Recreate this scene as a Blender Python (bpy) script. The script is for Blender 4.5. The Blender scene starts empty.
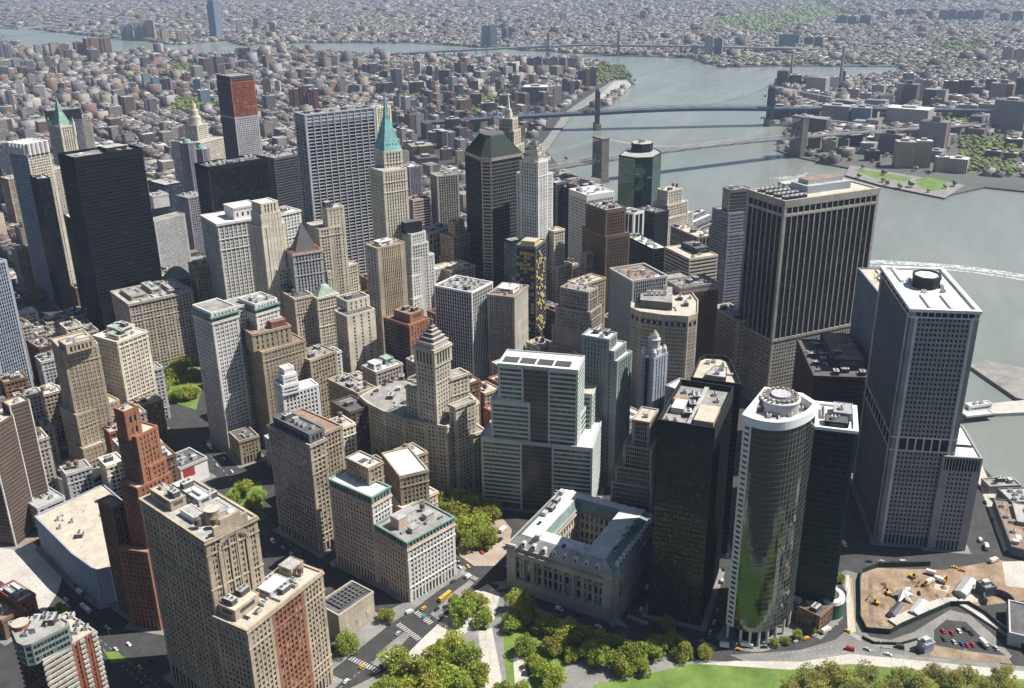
import bpy, math, random
import numpy as np
from mathutils import Vector, Matrix
random.seed(11)
rng = np.random.default_rng(11)
sc = bpy.context.scene
COL = sc.collection
R = math.radians

# ------------------------------------------------------------------ camera
CAM = Vector((-541.0, -182.0, 417.0))
YAW, PIT, ROL, FOC = 1.18326, 0.38430, -0.0129, 962.0
_F = Vector((math.sin(YAW) * math.cos(PIT), math.cos(YAW) * math.cos(PIT), -math.sin(PIT)))
_R = Vector((math.cos(YAW), -math.sin(YAW), 0))
_U = _R.cross(_F)
_R2 = _R * math.cos(ROL) + _U * math.sin(ROL)
_U2 = -_R * math.sin(ROL) + _U * math.cos(ROL)
cd = bpy.data.cameras.new('camera')
cam = bpy.data.objects.new('camera', cd)
COL.objects.link(cam)
cam.matrix_world = Matrix(((_R2.x, _U2.x, -_F.x, CAM.x), (_R2.y, _U2.y, -_F.y, CAM.y), (_R2.z, _U2.z, -_F.z, CAM.z), (0, 0, 0, 1)))
cd.sensor_fit = 'HORIZONTAL'
cd.sensor_width = 36.0
cd.lens = 36.0 * FOC / 1024.0
cd.clip_start = 1.0
cd.clip_end = 90000.0
sc.camera = cam


def un(px, py, z=0.0):
    """where the sight line of a photo point meets the level z (survey of the site)"""
    d = _F + _R2 * ((px - 512) / FOC) - _U2 * ((py - 344) / FOC)
    return CAM + d * ((z - CAM.z) / d.z)


def pr(p):
    D = Vector(p) - CAM
    d = D.dot(_F)
    if d < 1:
        return (-9999, -9999, d)
    return (512 + FOC * D.dot(_R2) / d, 344 - FOC * D.dot(_U2) / d, d)


def P2(pts, z=0.0):
    return [un(x, y, z).xy for x, y in pts]


# ------------------------------------------------------------------ materials
MATS = {}


def _nodes(name):
    m = bpy.data.materials.new(name)
    m.use_nodes = True
    nt = m.node_tree
    b = nt.nodes['Principled BSDF']
    return m, nt, b


def _math(nt, op, a, b=None, c=None):
    n = nt.nodes.new('ShaderNodeMath')
    n.operation = op
    for i, v in enumerate((a, b, c)):
        if v is None:
            continue
        if isinstance(v, (int, float)):
            n.inputs[i].default_value = v
        else:
            nt.links.new(v, n.inputs[i])
    return n.outputs[0]


def _noise(nt, vec, scale, detail=3, rough=.55, dims=None, w=None):
    n = nt.nodes.new('ShaderNodeTexNoise')
    n.inputs['Scale'].default_value = scale
    n.inputs['Detail'].default_value = detail
    n.inputs['Roughness'].default_value = rough
    if vec is not None:
        nt.links.new(vec, n.inputs['Vector'])
    return n.outputs['Fac']


def _map(nt, v, a, b, lo, hi):
    n = nt.nodes.new('ShaderNodeMapRange')
    n.inputs[1].default_value = a
    n.inputs[2].default_value = b
    n.inputs[3].default_value = lo
    n.inputs[4].default_value = hi
    nt.links.new(v, n.inputs[0])
    return n.outputs[0]


def _scale(nt, vec, s):
    n = nt.nodes.new('ShaderNodeMapping')
    n.inputs['Scale'].default_value = s
    nt.links.new(vec, n.inputs['Vector'])
    return n.outputs[0]


def _pos(nt):
    return nt.nodes.new('ShaderNodeNewGeometry').outputs['Position']


def _tint(nt, col, fac):
    n = nt.nodes.new('ShaderNodeVectorMath')
    n.operation = 'SCALE'
    if isinstance(col, (tuple, list)):
        n.inputs[0].default_value = col[:3]
    else:
        nt.links.new(col, n.inputs[0])
    nt.links.new(fac, n.inputs['Scale'])
    return n.outputs[0]


def _ramp(nt, fac, stops, const=False):
    n = nt.nodes.new('ShaderNodeValToRGB')
    r = n.color_ramp
    if const:
        r.interpolation = 'CONSTANT'
    while len(r.elements) < len(stops):
        r.elements.new(.5)
    for e, (p, c) in zip(r.elements, stops):
        e.position = p
        e.color = (*c, 1)
    nt.links.new(fac, n.inputs[0])
    return n.outputs[0]


def _rand(nt):
    g = nt.nodes.new('ShaderNodeNewGeometry').outputs['Random Per Island']
    o = nt.nodes.new('ShaderNodeObjectInfo').outputs['Random']
    return _math(nt, 'FRACT', _math(nt, 'ADD', g, _math(nt, 'MULTIPLY', o, 7.13)))


def masonry(name, col, var=1.0, rough=.85):
    if name in MATS:
        return MATS[name]
    m, nt, b = _nodes(name)
    p = _pos(nt)
    f = _map(nt, _noise(nt, p, .045, 3), .3, .7, 1 - .16 * var, 1 + .12 * var)
    f = _math(nt, 'MULTIPLY', f, _map(nt, _noise(nt, _scale(nt, p, (.5, .5, .035)), 1.0, 4, .65), .3, .7, 1 - .2 * var, 1 + .12 * var))
    f = _math(nt, 'MULTIPLY', f, _map(nt, _noise(nt, p, .9, 2), .3, .7, 1 - .13 * var, 1 + .12 * var))
    f = _math(nt, 'MULTIPLY', f, _map(nt, _noise(nt, _scale(nt, p, (.012, .012, .16)), 1.0, 3, .7), .35, .65, 1 - .12 * var, 1 + .1 * var))
    nt.links.new(_tint(nt, col, f), b.inputs['Base Color'])
    b.inputs['Roughness'].default_value = rough
    b.inputs['Specular IOR Level'].default_value = .22
    MATS[name] = m
    return m


def glass(name, dark, light, blinds=.12, blind=(.30, .29, .26), rough=.12, metal=0.0, spec=.5):
    if name in MATS:
        return MATS[name]
    m, nt, b = _nodes(name)
    r = _rand(nt)
    c = _ramp(nt, r, [(0, dark), (.55, tuple(.5 * (p + q) for p, q in zip(dark, light))), (.8 - blinds, light), (1 - blinds - .02, tuple(.7 * p + .3 * q for p, q in zip(light, blind))), (1 - blinds, blind), (1, tuple(.75 * k for k in blind))])
    nt.links.new(c, b.inputs['Base Color'])
    b.inputs['Roughness'].default_value = rough
    b.inputs['Metallic'].default_value = metal
    b.inputs['Specular IOR Level'].default_value = spec
    MATS[name] = m
    return m


def mirror(name, col, rough=.03, metal=.9):
    if name in MATS:
        return MATS[name]
    m, nt, b = _nodes(name)
    f = _map(nt, _rand(nt), 0, 1, .8, 1.12)
    nt.links.new(_tint(nt, col, f), b.inputs['Base Color'])
    b.inputs['Roughness'].default_value = rough
    b.inputs['Metallic'].default_value = metal
    bp = nt.nodes.new('ShaderNodeBump')
    bp.inputs['Strength'].default_value = .10
    bp.inputs['Distance'].default_value = 1.0
    nt.links.new(_noise(nt, _pos(nt), .22, 2), bp.inputs['Height'])
    nt.links.new(bp.outputs[0], b.inputs['Normal'])
    MATS[name] = m
    return m


def roofmat(name, col, var=1.0):
    if name in MATS:
        return MATS[name]
    m, nt, b = _nodes(name)
    p = _pos(nt)
    f = _map(nt, _noise(nt, p, .11, 4, .7), .3, .7, 1 - .35 * var, 1 + .22 * var)
    f = _math(nt, 'MULTIPLY', f, _map(nt, _noise(nt, p, .8, 3), .3, .7, 1 - .22 * var, 1 + .2 * var))
    v = nt.nodes.new('ShaderNodeTexVoronoi')
    v.inputs['Scale'].default_value = .16
    nt.links.new(p, v.inputs['Vector'])
    sep = nt.nodes.new('ShaderNodeSeparateColor')
    nt.links.new(v.outputs['Color'], sep.inputs[0])
    f = _math(nt, 'MULTIPLY', f, _map(nt, sep.outputs[0], 0, 1, 1 - .16 * var, 1 + .12 * var))
    nt.links.new(_tint(nt, col, f), b.inputs['Base Color'])
    b.inputs['Roughness'].default_value = .9
    MATS[name] = m
    return m


def plain(name, col, rough=.6, metal=0.0, rnd=.25):
    if name in MATS:
        return MATS[name]
    m, nt, b = _nodes(name)
    f = _map(nt, _rand(nt), 0, 1, 1 - rnd, 1 + rnd)
    f = _math(nt, 'MULTIPLY', f, _map(nt, _noise(nt, _pos(nt), .7, 3), .3, .7, .85, 1.12))
    nt.links.new(_tint(nt, col, f), b.inputs['Base Color'])
    b.inputs['Roughness'].default_value = rough
    b.inputs['Metallic'].default_value = metal
    MATS[name] = m
    return m


def ground(name, cols, scale=.02, fine=.6, rough=.92):
    if name in MATS:
        return MATS[name]
    m, nt, b = _nodes(name)
    p = _pos(nt)
    c = _ramp(nt, _noise(nt, p, scale, 6, .65), [(.32, cols[0]), (.5, cols[1]), (.68, cols[2])])
    f = _map(nt, _noise(nt, p, fine, 3), .3, .7, .82, 1.15)
    nt.links.new(_tint(nt, c, f), b.inputs['Base Color'])
    b.inputs['Roughness'].default_value = rough
    MATS[name] = m
    return m


# wall materials
W = {}
for k, c, v in [
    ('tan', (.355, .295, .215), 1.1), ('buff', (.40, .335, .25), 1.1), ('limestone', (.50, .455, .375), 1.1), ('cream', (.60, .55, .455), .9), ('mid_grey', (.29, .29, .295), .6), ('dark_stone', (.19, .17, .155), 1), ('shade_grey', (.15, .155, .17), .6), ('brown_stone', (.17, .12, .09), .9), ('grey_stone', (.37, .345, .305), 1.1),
    ('white_stone', (.62, .61, .59), .7), ('white_panel', (.72, .72, .72), .4), ('pale_grey', (.44, .44, .45), .7), ('grey', (.27, .27, .275), .8),
    ('dark_grey', (.13, .13, .14), .8), ('concrete', (.40, .375, .335), .9), ('red_brick', (.27, .10, .06), .9), ('orange_brick', (.30, .135, .08), 1),
    ('brown_brick', (.20, .125, .08), .9), ('dark_brick', (.105, .075, .06), .8), ('brown_slab', (.15, .115, .095), .6), ('maroon', (.10, .055, .05), .8),
    ('black', (.008, .009, .012), .5), ('charcoal', (.022, .024, .028), .6), ('steel_blue', (.30, .34, .40), .5), ('blue_grey', (.22, .25, .31), .6),
    ('green_grey', (.25, .29, .28), .7), ('copper', (.22, .36, .30), .8), ('turquoise', (.19, .40, .40), 1.5), ('slate', (.13, .13, .135), .8),
    ('gold_net', (.50, .42, .14), 1.3), ('pinkish', (.56, .455, .375), .8), ('orange_net', (.34, .10, .06), 1.2), ('stone_shade', (.42, .375, .305), 1),
    ('sea_glass', (.47, .53, .50), .5), ('granite', (.33, .295, .265), 1), ('dark_green', (.02, .05, .04), .6), ('roof_green', (.022, .035, .03), .6), ('teal_copper', (.17, .26, .235), 1.2),
    ('purple_grey', (.25, .24, .28), .6), ('white_metal', (.78, .79, .8), .3),
]:
    W[k] = masonry(k + '_wall', c, v)
G = {
    'dark': glass('dark_window_glass', (.010, .011, .014), (.035, .038, .042), .09),
    'std': glass('office_window_glass', (.012, .013, .016), (.05, .052, .055), .14),
    'black': glass('black_window_glass', (.004, .005, .007), (.012, .014, .019), .015, (.04, .04, .04), rough=.25, spec=.2),
    'blue': glass('blue_window_glass', (.02, .03, .05), (.06, .09, .14), .06, (.2, .24, .3), metal=.3),
    'green': glass('green_window_glass', (.008, .026, .022), (.022, .055, .048), .07, (.16, .22, .19), metal=.2),
    'bronze': glass('bronze_window_glass', (.02, .014, .010), (.05, .038, .028), .015, (.10, .085, .065)),
    'mirror': mirror('mirror_curtain_glass', (.115, .145, .125)),
    'gmirror': mirror('green_mirror_glass', (.16, .25, .21), .06, .8),
    'dmirror': mirror('dark_mirror_glass', (.085, .10, .095), .08, .8),
}
RF = {
    'tar': roofmat('tar_roof', (.10, .10, .105)), 'gravel': roofmat('gravel_roof', (.27, .26, .245)), 'tanroof': roofmat('tan_roof', (.47, .42, .345), .65),
    'whiteroof': roofmat('white_roof', (.62, .62, .61), .6), 'greyroof': roofmat('grey_roof', (.36, .355, .35)), 'brownroof': roofmat('brown_roof', (.26, .18, .14)),
    'copperroof': roofmat('copper_roof', (.31, .39, .35), 1.0), 'tealroof': roofmat('teal_roof', (.19, .27, .25), 1.0),
}
M = {
    'hvac': plain('galvanised_metal', (.46, .46, .46), .5, .2), 'hvac_d': plain('dark_louver_metal', (.07, .07, .075), .6), 'fan': plain('fan_grille', (.05, .05, .05), .7),
    'wood': plain('tank_timber', (.15, .105, .075), .85), 'rust': plain('rust_metal', (.30, .15, .08), .8), 'white': plain('white_paint', (.75, .75, .74), .5, 0, .08),
    'rubber': plain('tyre_rubber', (.02, .02, .02), .8), 'steel': plain('grey_steel', (.22, .24, .26), .5, .3), 'bark': plain('tree_bark', (.10, .075, .055), .9),
    'bluesteel': plain('blue_painted_steel', (.10, .17, .25), .5, .1), 'stone': W['granite'],
}


# ------------------------------------------------------------------ mesh building
class MB:
    def __init__(s):
        s.v, s.f, s.m, s.mats = [], [], [], []

    def mi(s, mat):
        if mat not in s.mats:
            s.mats.append(mat)
        return s.mats.index(mat)

    def face(s, pts, mat):
        i = len(s.v)
        s.v += [tuple(p) for p in pts]
        s.f.append(tuple(range(i, i + len(pts))))
        s.m.append(s.mi(mat))

    def add(s, vs, fs, mat):
        i = len(s.v)
        s.v += vs
        k = s.mi(mat)
        for f in fs:
            s.f.append(tuple(i + a for a in f))
            s.m.append(k)

    def strip(s, o, u, n, a, b, z0, z1, d, mat, d0=0.0):
        """upright strip standing proud of a wall plane (no back face)"""
        ux, uy, nx, ny, ox, oy = u.x, u.y, n.x, n.y, o.x, o.y
        q = [(ox + ux * t + nx * e, oy + uy * t + ny * e) for t, e in ((a, d0), (a, d), (b, d), (b, d0))]
        vs = [(x, y, z0) for x, y in q] + [(x, y, z1) for x, y in q]
        s.add(vs, [(1, 2, 6, 5), (0, 1, 5, 4), (2, 3, 7, 6), (4, 5, 6, 7), (3, 2, 1, 0)], mat)

    def box(s, c, sx, sy, z0, z1, mat, ang=0.0, top=None):
        ca, sa = math.cos(ang), math.sin(ang)
        q = [(c[0] + x * ca - y * sa, c[1] + x * sa + y * ca) for x, y in ((-sx / 2, -sy / 2), (sx / 2, -sy / 2), (sx / 2, sy / 2), (-sx / 2, sy / 2))]
        s.prism(q, z0, z1, mat, top or mat)

    def prism(s, poly, z0, z1, mat, top=None, bottom=False):
        n = len(poly)
        vs = [(p[0], p[1], z0) for p in poly] + [(p[0], p[1], z1) for p in poly]
        s.add(vs, [(i, (i + 1) % n, n + (i + 1) % n, n + i) for i in range(n)], mat)
        if top is not None:
            k = len(s.v) - n
            s.f.append(tuple(range(k, k + n)))
            s.m.append(s.mi(top))
        if bottom:
            k = len(s.v) - 2 * n
            s.f.append(tuple(range(k + n - 1, k - 1, -1)))
            s.m.append(s.mi(mat))

    def frustum(s, p0, z0, p1, z1, mat, top=None):
        n = len(p0)
        vs = [(p[0], p[1], z0) for p in p0] + [(p[0], p[1], z1) for p in p1]
        s.add(vs, [(i, (i + 1) % n, n + (i + 1) % n, n + i) for i in range(n)] + [tuple(range(n, 2 * n))], mat)

    def ring(s, poly, z0, z1, d, mat, din=0.0, edges=None, inner=False):
        o = offs(poly, d)
        q = offs(poly, -din) if din else poly
        n = len(poly)
        vs = [(*p, z0) for p in o] + [(*p, z1) for p in o] + [(*p, z0) for p in q] + [(*p, z1) for p in q]
        fs = []
        for i in range(n):
            if edges is not None and i not in edges:
                continue
            j = (i + 1) % n
            fs += [(i, j, n + j, n + i), (n + i, n + j, 3 * n + j, 3 * n + i), (2 * n + i, 2 * n + j, j, i)]
            if inner:
                fs.append((2 * n + j, 2 * n + i, 3 * n + i, 3 * n + j))
        s.add(vs, fs, mat)

    def cyl(s, c, r, z0, z1, mat, n=12, r1=None, top=None):
        r1 = r if r1 is None else r1
        p0 = [(c[0] + r * math.cos(2 * math.pi * i / n), c[1] + r * math.sin(2 * math.pi * i / n)) for i in range(n)]
        p1 = [(c[0] + r1 * math.cos(2 * math.pi * i / n), c[1] + r1 * math.sin(2 * math.pi * i / n)) for i in range(n)]
        s.frustum(p0, z0, p1, z1, mat)

    def bar(s, a, b, r, mat, n=6, r1=None):
        a, b = Vector(a), Vector(b)
        d = (b - a)
        if d.length < 1e-6:
            return
        d.normalize()
        x = d.cross(Vector((0, 0, 1)))
        if x.length < .01:
            x = d.cross(Vector((1, 0, 0)))
        x.normalize()
        y = d.cross(x)
        r1 = r if r1 is None else r1
        vs = []
        for p, rr in ((a, r), (b, r1)):
            for i in range(n):
                t = 2 * math.pi * i / n
                vs.append(tuple(p + x * math.cos(t) * rr + y * math.sin(t) * rr))
        s.add(vs, [(i, n + i, n + (i + 1) % n, (i + 1) % n) for i in range(n)] + [tuple(range(n)), tuple(range(2 * n - 1, n - 1, -1))], mat)

    def data(s, name, origin=(0, 0, 0)):
        me = bpy.data.meshes.new(name)
        ox, oy, oz = origin
        me.from_pydata([(x - ox, y - oy, z - oz) for x, y, z in s.v], [], s.f)
        for m in s.mats:
            me.materials.append(m)
        if len(s.mats) > 1:
            me.polygons.foreach_set('material_index', s.m)
        me.update()
        return me

    def build(s, name, parent=None, origin=None):
        if not s.f:
            return None
        o = tuple(parent.location) if parent is not None and origin is None else (origin or (0, 0, 0))
        ob = bpy.data.objects.new(name, s.data(name, o))
        COL.objects.link(ob)
        if parent is not None:
            ob.parent = parent
            if origin is not None:
                pass
        else:
            ob.location = o
        return ob


def offs(poly, d):
    n = len(poly)
    out = []
    for i in range(n):
        a, b, c = Vector(poly[i - 1][:2]), Vector(poly[i][:2]), Vector(poly[(i + 1) % n][:2])
        u1 = (b - a).normalized()
        u2 = (c - b).normalized()
        n1, n2 = Vector((u1.y, -u1.x)), Vector((u2.y, -u2.x))
        k = n1 + n2
        q = k.length_squared
        k = n1 * d if q < .05 else k * (2 * d / q)
        if k.length > 4 * abs(d):
            k = k.normalized() * 4 * abs(d)
        out.append((b.x + k.x, b.y + k.y))
    return out


def area(poly):
    return .5 * sum(poly[i - 1][0] * poly[i][1] - poly[i][0] * poly[i - 1][1] for i in range(len(poly)))


def cent(poly):
    return (sum(p[0] for p in poly) / len(poly), sum(p[1] for p in poly) / len(poly))


def inside(pt, poly):
    x, y = pt
    c = False
    j = len(poly) - 1
    for i in range(len(poly)):
        xi, yi = poly[i][0], poly[i][1]
        xj, yj = poly[j][0], poly[j][1]
        if (yi > y) != (yj > y) and x < (xj - xi) * (y - yi) / (yj - yi) + xi:
            c = not c
        j = i
    return c


def tag(o, label=None, cat=None, group=None, kind=None):
    if label:
        o['label'] = label
    if cat:
        o['category'] = cat
    if group:
        o['group'] = group
    if kind:
        o['kind'] = kind
    return o


def root(name, loc, label, cat, group=None, rz=0.0):
    o = bpy.data.objects.new(name, None)
    o.empty_display_size = 5
    COL.objects.link(o)
    o.location = loc
    o.rotation_euler = (0, 0, rz)
    return tag(o, label, cat, group)


def link(name, me, parent=None, mat=None):
    o = bpy.data.objects.new(name, me)
    COL.objects.link(o)
    if parent is not None:
        o.parent = parent
    if mat is not None:
        o.matrix_local = mat
    return o


def rect(L, N, Rr, H, frame=None):
    """footprint from three surveyed roof corners at height H: (near, right, far, left)"""
    l, n, r = un(*L, H).xy, un(*N, H).xy, un(*Rr, H).xy
    u, v = r - n, l - n
    au = math.atan2(u.y, u.x)
    av = math.atan2(v.y, v.x) - math.pi / 2
    dv = (av - au + math.pi) % (2 * math.pi) - math.pi
    a = au + dv * v.length_squared / (u.length_squared + v.length_squared)
    du = Vector((math.cos(a), math.sin(a)))
    dw = Vector((-du.y, du.x))
    lu, lv = max(u.dot(du), 4), max(v.dot(dw), 4)
    return [tuple(n), tuple(n + du * lu), tuple(n + du * lu + dw * lv), tuple(n + dw * lv)]


def uv(poly, u, v):
    a, b, c, d = [Vector(p[:2]) for p in poly[:4]]
    return (a * (1 - u) * (1 - v) + b * u * (1 - v) + c * u * v + d * (1 - u) * v)


def sub(poly, u0, v0, u1, v1):
    return [tuple(uv(poly, *t)) for t in ((u0, v0), (u1, v0), (u1, v1), (u0, v1))]


def step(L, N, Rr, up, gap=4.0, dz=0.0):
    """lower storey block whose near corner lies just in front of a taller block: level found from the photo"""
    c = Vector(up[0][:2])
    tgt = c + (CAM.xy - c).normalized() * gap
    best = min((abs((un(*N, z * .5).xy - tgt).length), z * .5) for z in range(10, 560))
    z = best[1] + dz
    return (rect(L, N, Rr, z), 0, z)
# ------------------------------------------------------------------ facade styles
DEF = dict(bay=3.4, pier=1.25, pout=.4, fl=3.7, sp=1.45, sout=.22, corner=1.6, base=8.0, top=2.0, corn=0.0, courses=(), w='limestone', s=None, g='std', pair=False, big=0, arch=0)


def st(**k):
    d = dict(DEF)
    d.update(k)
    return d


def SM(k):
    return W[k] if k in W else MATS[k]


WIN_CACHE = {}


def win_mesh(w, h, gm):
    key = (max(.5, round(w * 2) / 2), max(.5, round(h * 2) / 2), gm.name)
    if key not in WIN_CACHE:
        b = MB()
        ww, hh = key[0] / 2, key[1] / 2
        b.add([(-ww, 0, -hh), (ww, 0, -hh), (ww, .04, -hh), (-ww, .04, -hh), (-ww, 0, hh), (ww, 0, hh), (ww, .04, hh), (-ww, .04, hh)],
              [(0, 1, 5, 4), (3, 7, 6, 2), (0, 4, 7, 3), (1, 2, 6, 5), (4, 5, 6, 7), (0, 3, 2, 1)], gm)
        WIN_CACHE[key] = (b.data('window'), key)
    return WIN_CACHE[key]


def facade(mb, wins, p0, p1, z0, z1, S, seen):
    p0, p1 = Vector(p0[:2]), Vector(p1[:2])
    u = p1 - p0
    L = u.length
    if L < 2.5:
        return
    u /= L
    n = Vector((u.y, -u.x))
    co = min(S['corner'], L * .2)
    nb = max(1, round((L - 2 * co) / S['bay']))
    bw = (L - 2 * co) / nb
    base = S['base'] if z0 < 1 else .6
    top = S['top']
    zb = z0 + base
    H = z1 - top - zb
    if H < 2:
        return
    nf = max(1, round(H / S['fl']))
    fh = H / nf
    wm = SM(S['w'])
    pw = min(S['pier'], bw * .8)
    for k in range(nb + 1):
        c = co + k * bw
        w2 = pw / 2
        po = S['pout']
        if S['big'] and k % S['big'] == 0:
            w2 *= 1.6
            po += .12
        a, b = c - w2, c + w2
        if k == 0:
            a = 0
        if k == nb:
            b = L + po
        mb.strip(p0, u, n, a, b, z0, z1 - .3, po, wm)
    if S['pair']:
        for k in range(nb):
            c = co + (k + .5) * bw
            mb.strip(p0, u, n, c - .3, c + .3, zb, z1 - top, max(.1, S['sout'] - .05), wm)
    gm = G[S['g']]
    ww = bw - pw
    sp = S['sp']
    wh = fh - sp
    for k in range(nb):
        c = co + (k + .5) * bw
        if seen:
            hw = (ww - .6) / 2 if S['pair'] else ww
            cs = (c - .3 - hw / 2, c + .3 + hw / 2) if S['pair'] else (c,)
            for j in range(nf):
                zc = zb + j * fh + sp / 2 + wh / 2
                for cc in cs:
                    q = p0 + u * cc
                    wins.append((q.x, q.y, zc, hw, wh, u.x, u.y, gm))
            if base > 4:
                q = p0 + u * c
                wins.append((q.x, q.y, z0 + base * .5, ww, base * .62, u.x, u.y, gm))


def tier(mb, wins, rmb, poly, z0, z1, S, over=None, roof='gravel', par=1.0):
    """one storey block: glass core, wall lattice, cornices, parapet, roof deck"""
    over = over or {}
    n = len(poly)
    if area(poly) < 0:
        poly = poly[::-1]
    mb.prism(poly, z0, z1 - par, G[S['g']] if S['g'] not in ('mirror', 'gmirror') else G[S['g']])
    c = cent(poly)
    for i in range(n):
        Si = over.get(i, S)
        p0, p1 = poly[i], poly[(i + 1) % n]
        if Si is None:
            continue
        mid = Vector(((p0[0] + p1[0]) / 2, (p0[1] + p1[1]) / 2))
        d = Vector((p1[1] - p0[1], -(p1[0] - p0[0])))
        if d.length < .5:
            continue
        seen = d.normalized().dot((CAM.xy - mid).normalized()) > -.12
        if Si.get('blank'):
            u = Vector((p1[0] - p0[0], p1[1] - p0[1])).normalized()
            mb.strip(Vector(p0[:2]), u, d.normalized(), 0, d.length + .18, z0, z1 - .4, .2, SM(Si['w']))
            continue
        facade(mb, wins, p0, p1, z0, z1, Si, seen)
    # horizontal bands as mitred rings
    base = S['base'] if z0 < 1 else .6
    zb = z0 + base
    H = z1 - S['top'] - zb
    wm = SM(S['w'])
    sm = SM(S['s'] or S['w'])
    eds = [i for i in range(n) if not (over.get(i, S) or {}).get('blank') and over.get(i, S) is not None]
    own = [i for i in eds if i not in over]
    for grp, Si in [(own, S)] + [([i], over[i]) for i in eds if i in over]:
        if not grp or H < 2:
            continue
        nf = max(1, round(H / Si['fl']))
        fh = H / nf
        smi = SM(Si['s'] or Si['w'])
        for j in range(nf + 1):
            z = zb + j * fh
            mb.ring(poly, z - Si['sp'] / 2, z + Si['sp'] / 2, Si['sout'], smi, edges=grp)
        for cj in Si['courses']:
            z = zb + (cj if cj >= 0 else nf + cj) * fh
            mb.ring(poly, z - .45, z + .45, Si['pout'] + .4, SM(Si['w']), edges=grp)
    mb.ring(poly, z1 - S['top'], z1, S['pout'] + .06, wm, din=.55, inner=True)
    if S['corn']:
        mb.ring(poly, z1 - S['top'] - .2, z1 - S['top'] + .9, S['corn'], wm)
        mb.ring(poly, z1 - .5, z1 + .05, S['corn'] * .7, wm, din=.6, inner=True)
    inner = offs(poly, -.05)
    b = MB()
    b.face([(*p, z1 - par) for p in inner], RF[roof])
    rmb.append(b)


# ---- roof equipment: one mesh of each kind, copied
def _proto():
    P = {}
    b = MB(); b.box((0, 0), 3.4, 2.6, 0, 2.3, M['hvac']); b.cyl((-.8, 0), .75, 2.3, 2.5, M['fan'], 10); b.cyl((.8, 0), .75, 2.3, 2.5, M['fan'], 10); P['cooling_unit'] = b.data('cooling_unit')
    b = MB(); b.box((0, 0), 6.5, 4.2, 0, 3.4, M['hvac_d']); b.box((0, 0), 6.7, 4.4, 3.4, 3.8, M['hvac']); b.cyl((-1.6, 0), 1.2, 3.8, 4.3, M['hvac'], 12); b.cyl((1.6, 0), 1.2, 3.8, 4.3, M['hvac'], 12)
    b.cyl((-1.6, 0), 1.0, 4.3, 4.33, M['fan'], 12); b.cyl((1.6, 0), 1.0, 4.3, 4.33, M['fan'], 12); P['cooling_tower'] = b.data('cooling_tower')
    b = MB(); b.box((0, 0), 8.5, 1.1, .5, 1.5, M['hvac']); b.box((3.7, 1.8), 1.1, 2.6, .5, 1.5, M['hvac'])
    for x in (-3.5, -.5, 2.5): b.box((x, 0), .3, .9, 0, .5, M['steel'])
    P['air_duct'] = b.data('air_duct')
    b = MB(); b.cyl((0, 0), 1.9, 2.4, 6.2, M['wood'], 14); b.cyl((0, 0), 2.1, 6.2, 7.4, M['wood'], 14, .15)
    for z in (3, 4, 5): b.cyl((0, 0), 1.95, z, z + .12, M['steel'], 14)
    for i in range(4): b.box((1.25 * math.cos(i * 1.571 + .785), 1.25 * math.sin(i * 1.571 + .785)), .25, .25, 0, 2.4, M['steel'])
    P['water_tank'] = b.data('water_tank')
    b = MB(); b.box((0, 0), 4.2, 3.2, 0, 3.0, W['pale_grey']); b.box((0, 0), 4.6, 3.6, 3.0, 3.25, M['hvac']); b.box((2.12, 0), .05, 1.0, 0, 2.1, M['hvac_d']); P['stair_bulkhead'] = b.data('stair_bulkhead')
    b = MB(); b.cyl((0, 0), .28, 0, 1.8, M['hvac'], 8); b.cyl((0, 0), .5, 1.8, 2.2, M['hvac'], 8, .3); P['vent_pipe'] = b.data('vent_pipe')
    b = MB(); b.box((0, 0), 4, 2.4, 0, .6, M['hvac']); b.frustum([(-2, -1.2), (2, -1.2), (2, 1.2), (-2, 1.2)], .6, [(-1.9, -.1), (1.9, -.1), (1.9, .1), (-1.9, .1)], 1.5, G['blue']); P['skylight'] = b.data('skylight')
    b = MB(); b.box((0, 0), 12, .5, .3, .8, M['hvac']); b.box((-2, 1.2), 8, .35, .3, .65, M['rust']); b.box((5.8, .6), .35, 1.7, .3, .7, M['hvac']); P['pipe_run'] = b.data('pipe_run')
    b = MB(); b.box((0, 0), 7, 5.5, 0, .09, RF['tar']); P['tar_patch'] = b.data('tar_patch')
    b = MB(); b.box((0, 0), 6, 3.4, 0, .08, RF['whiteroof']); P['pale_patch'] = b.data('pale_patch')
    return P


PROTO = _proto()
FOOT = []          # (polygon, height) of everything standing on the ground


LASTROOF = {}


def dup_equipment(rt, kind, x, y, z, ang):
    o = link(kind, PROTO[kind], LASTROOF.get(rt.name, rt), Matrix.Translation(Vector((x, y, z)) - rt.location) @ Matrix.Rotation(ang, 4, 'Z'))
    return o


def straight(poly):
    out = []
    n = len(poly)
    for i in range(n):
        a, b, c = Vector(poly[i - 1][:2]), Vector(poly[i][:2]), Vector(poly[(i + 1) % n][:2])
        if abs((b - a).normalized().cross((c - b).normalized())) > .03:
            out.append(poly[i])
    return out


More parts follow.
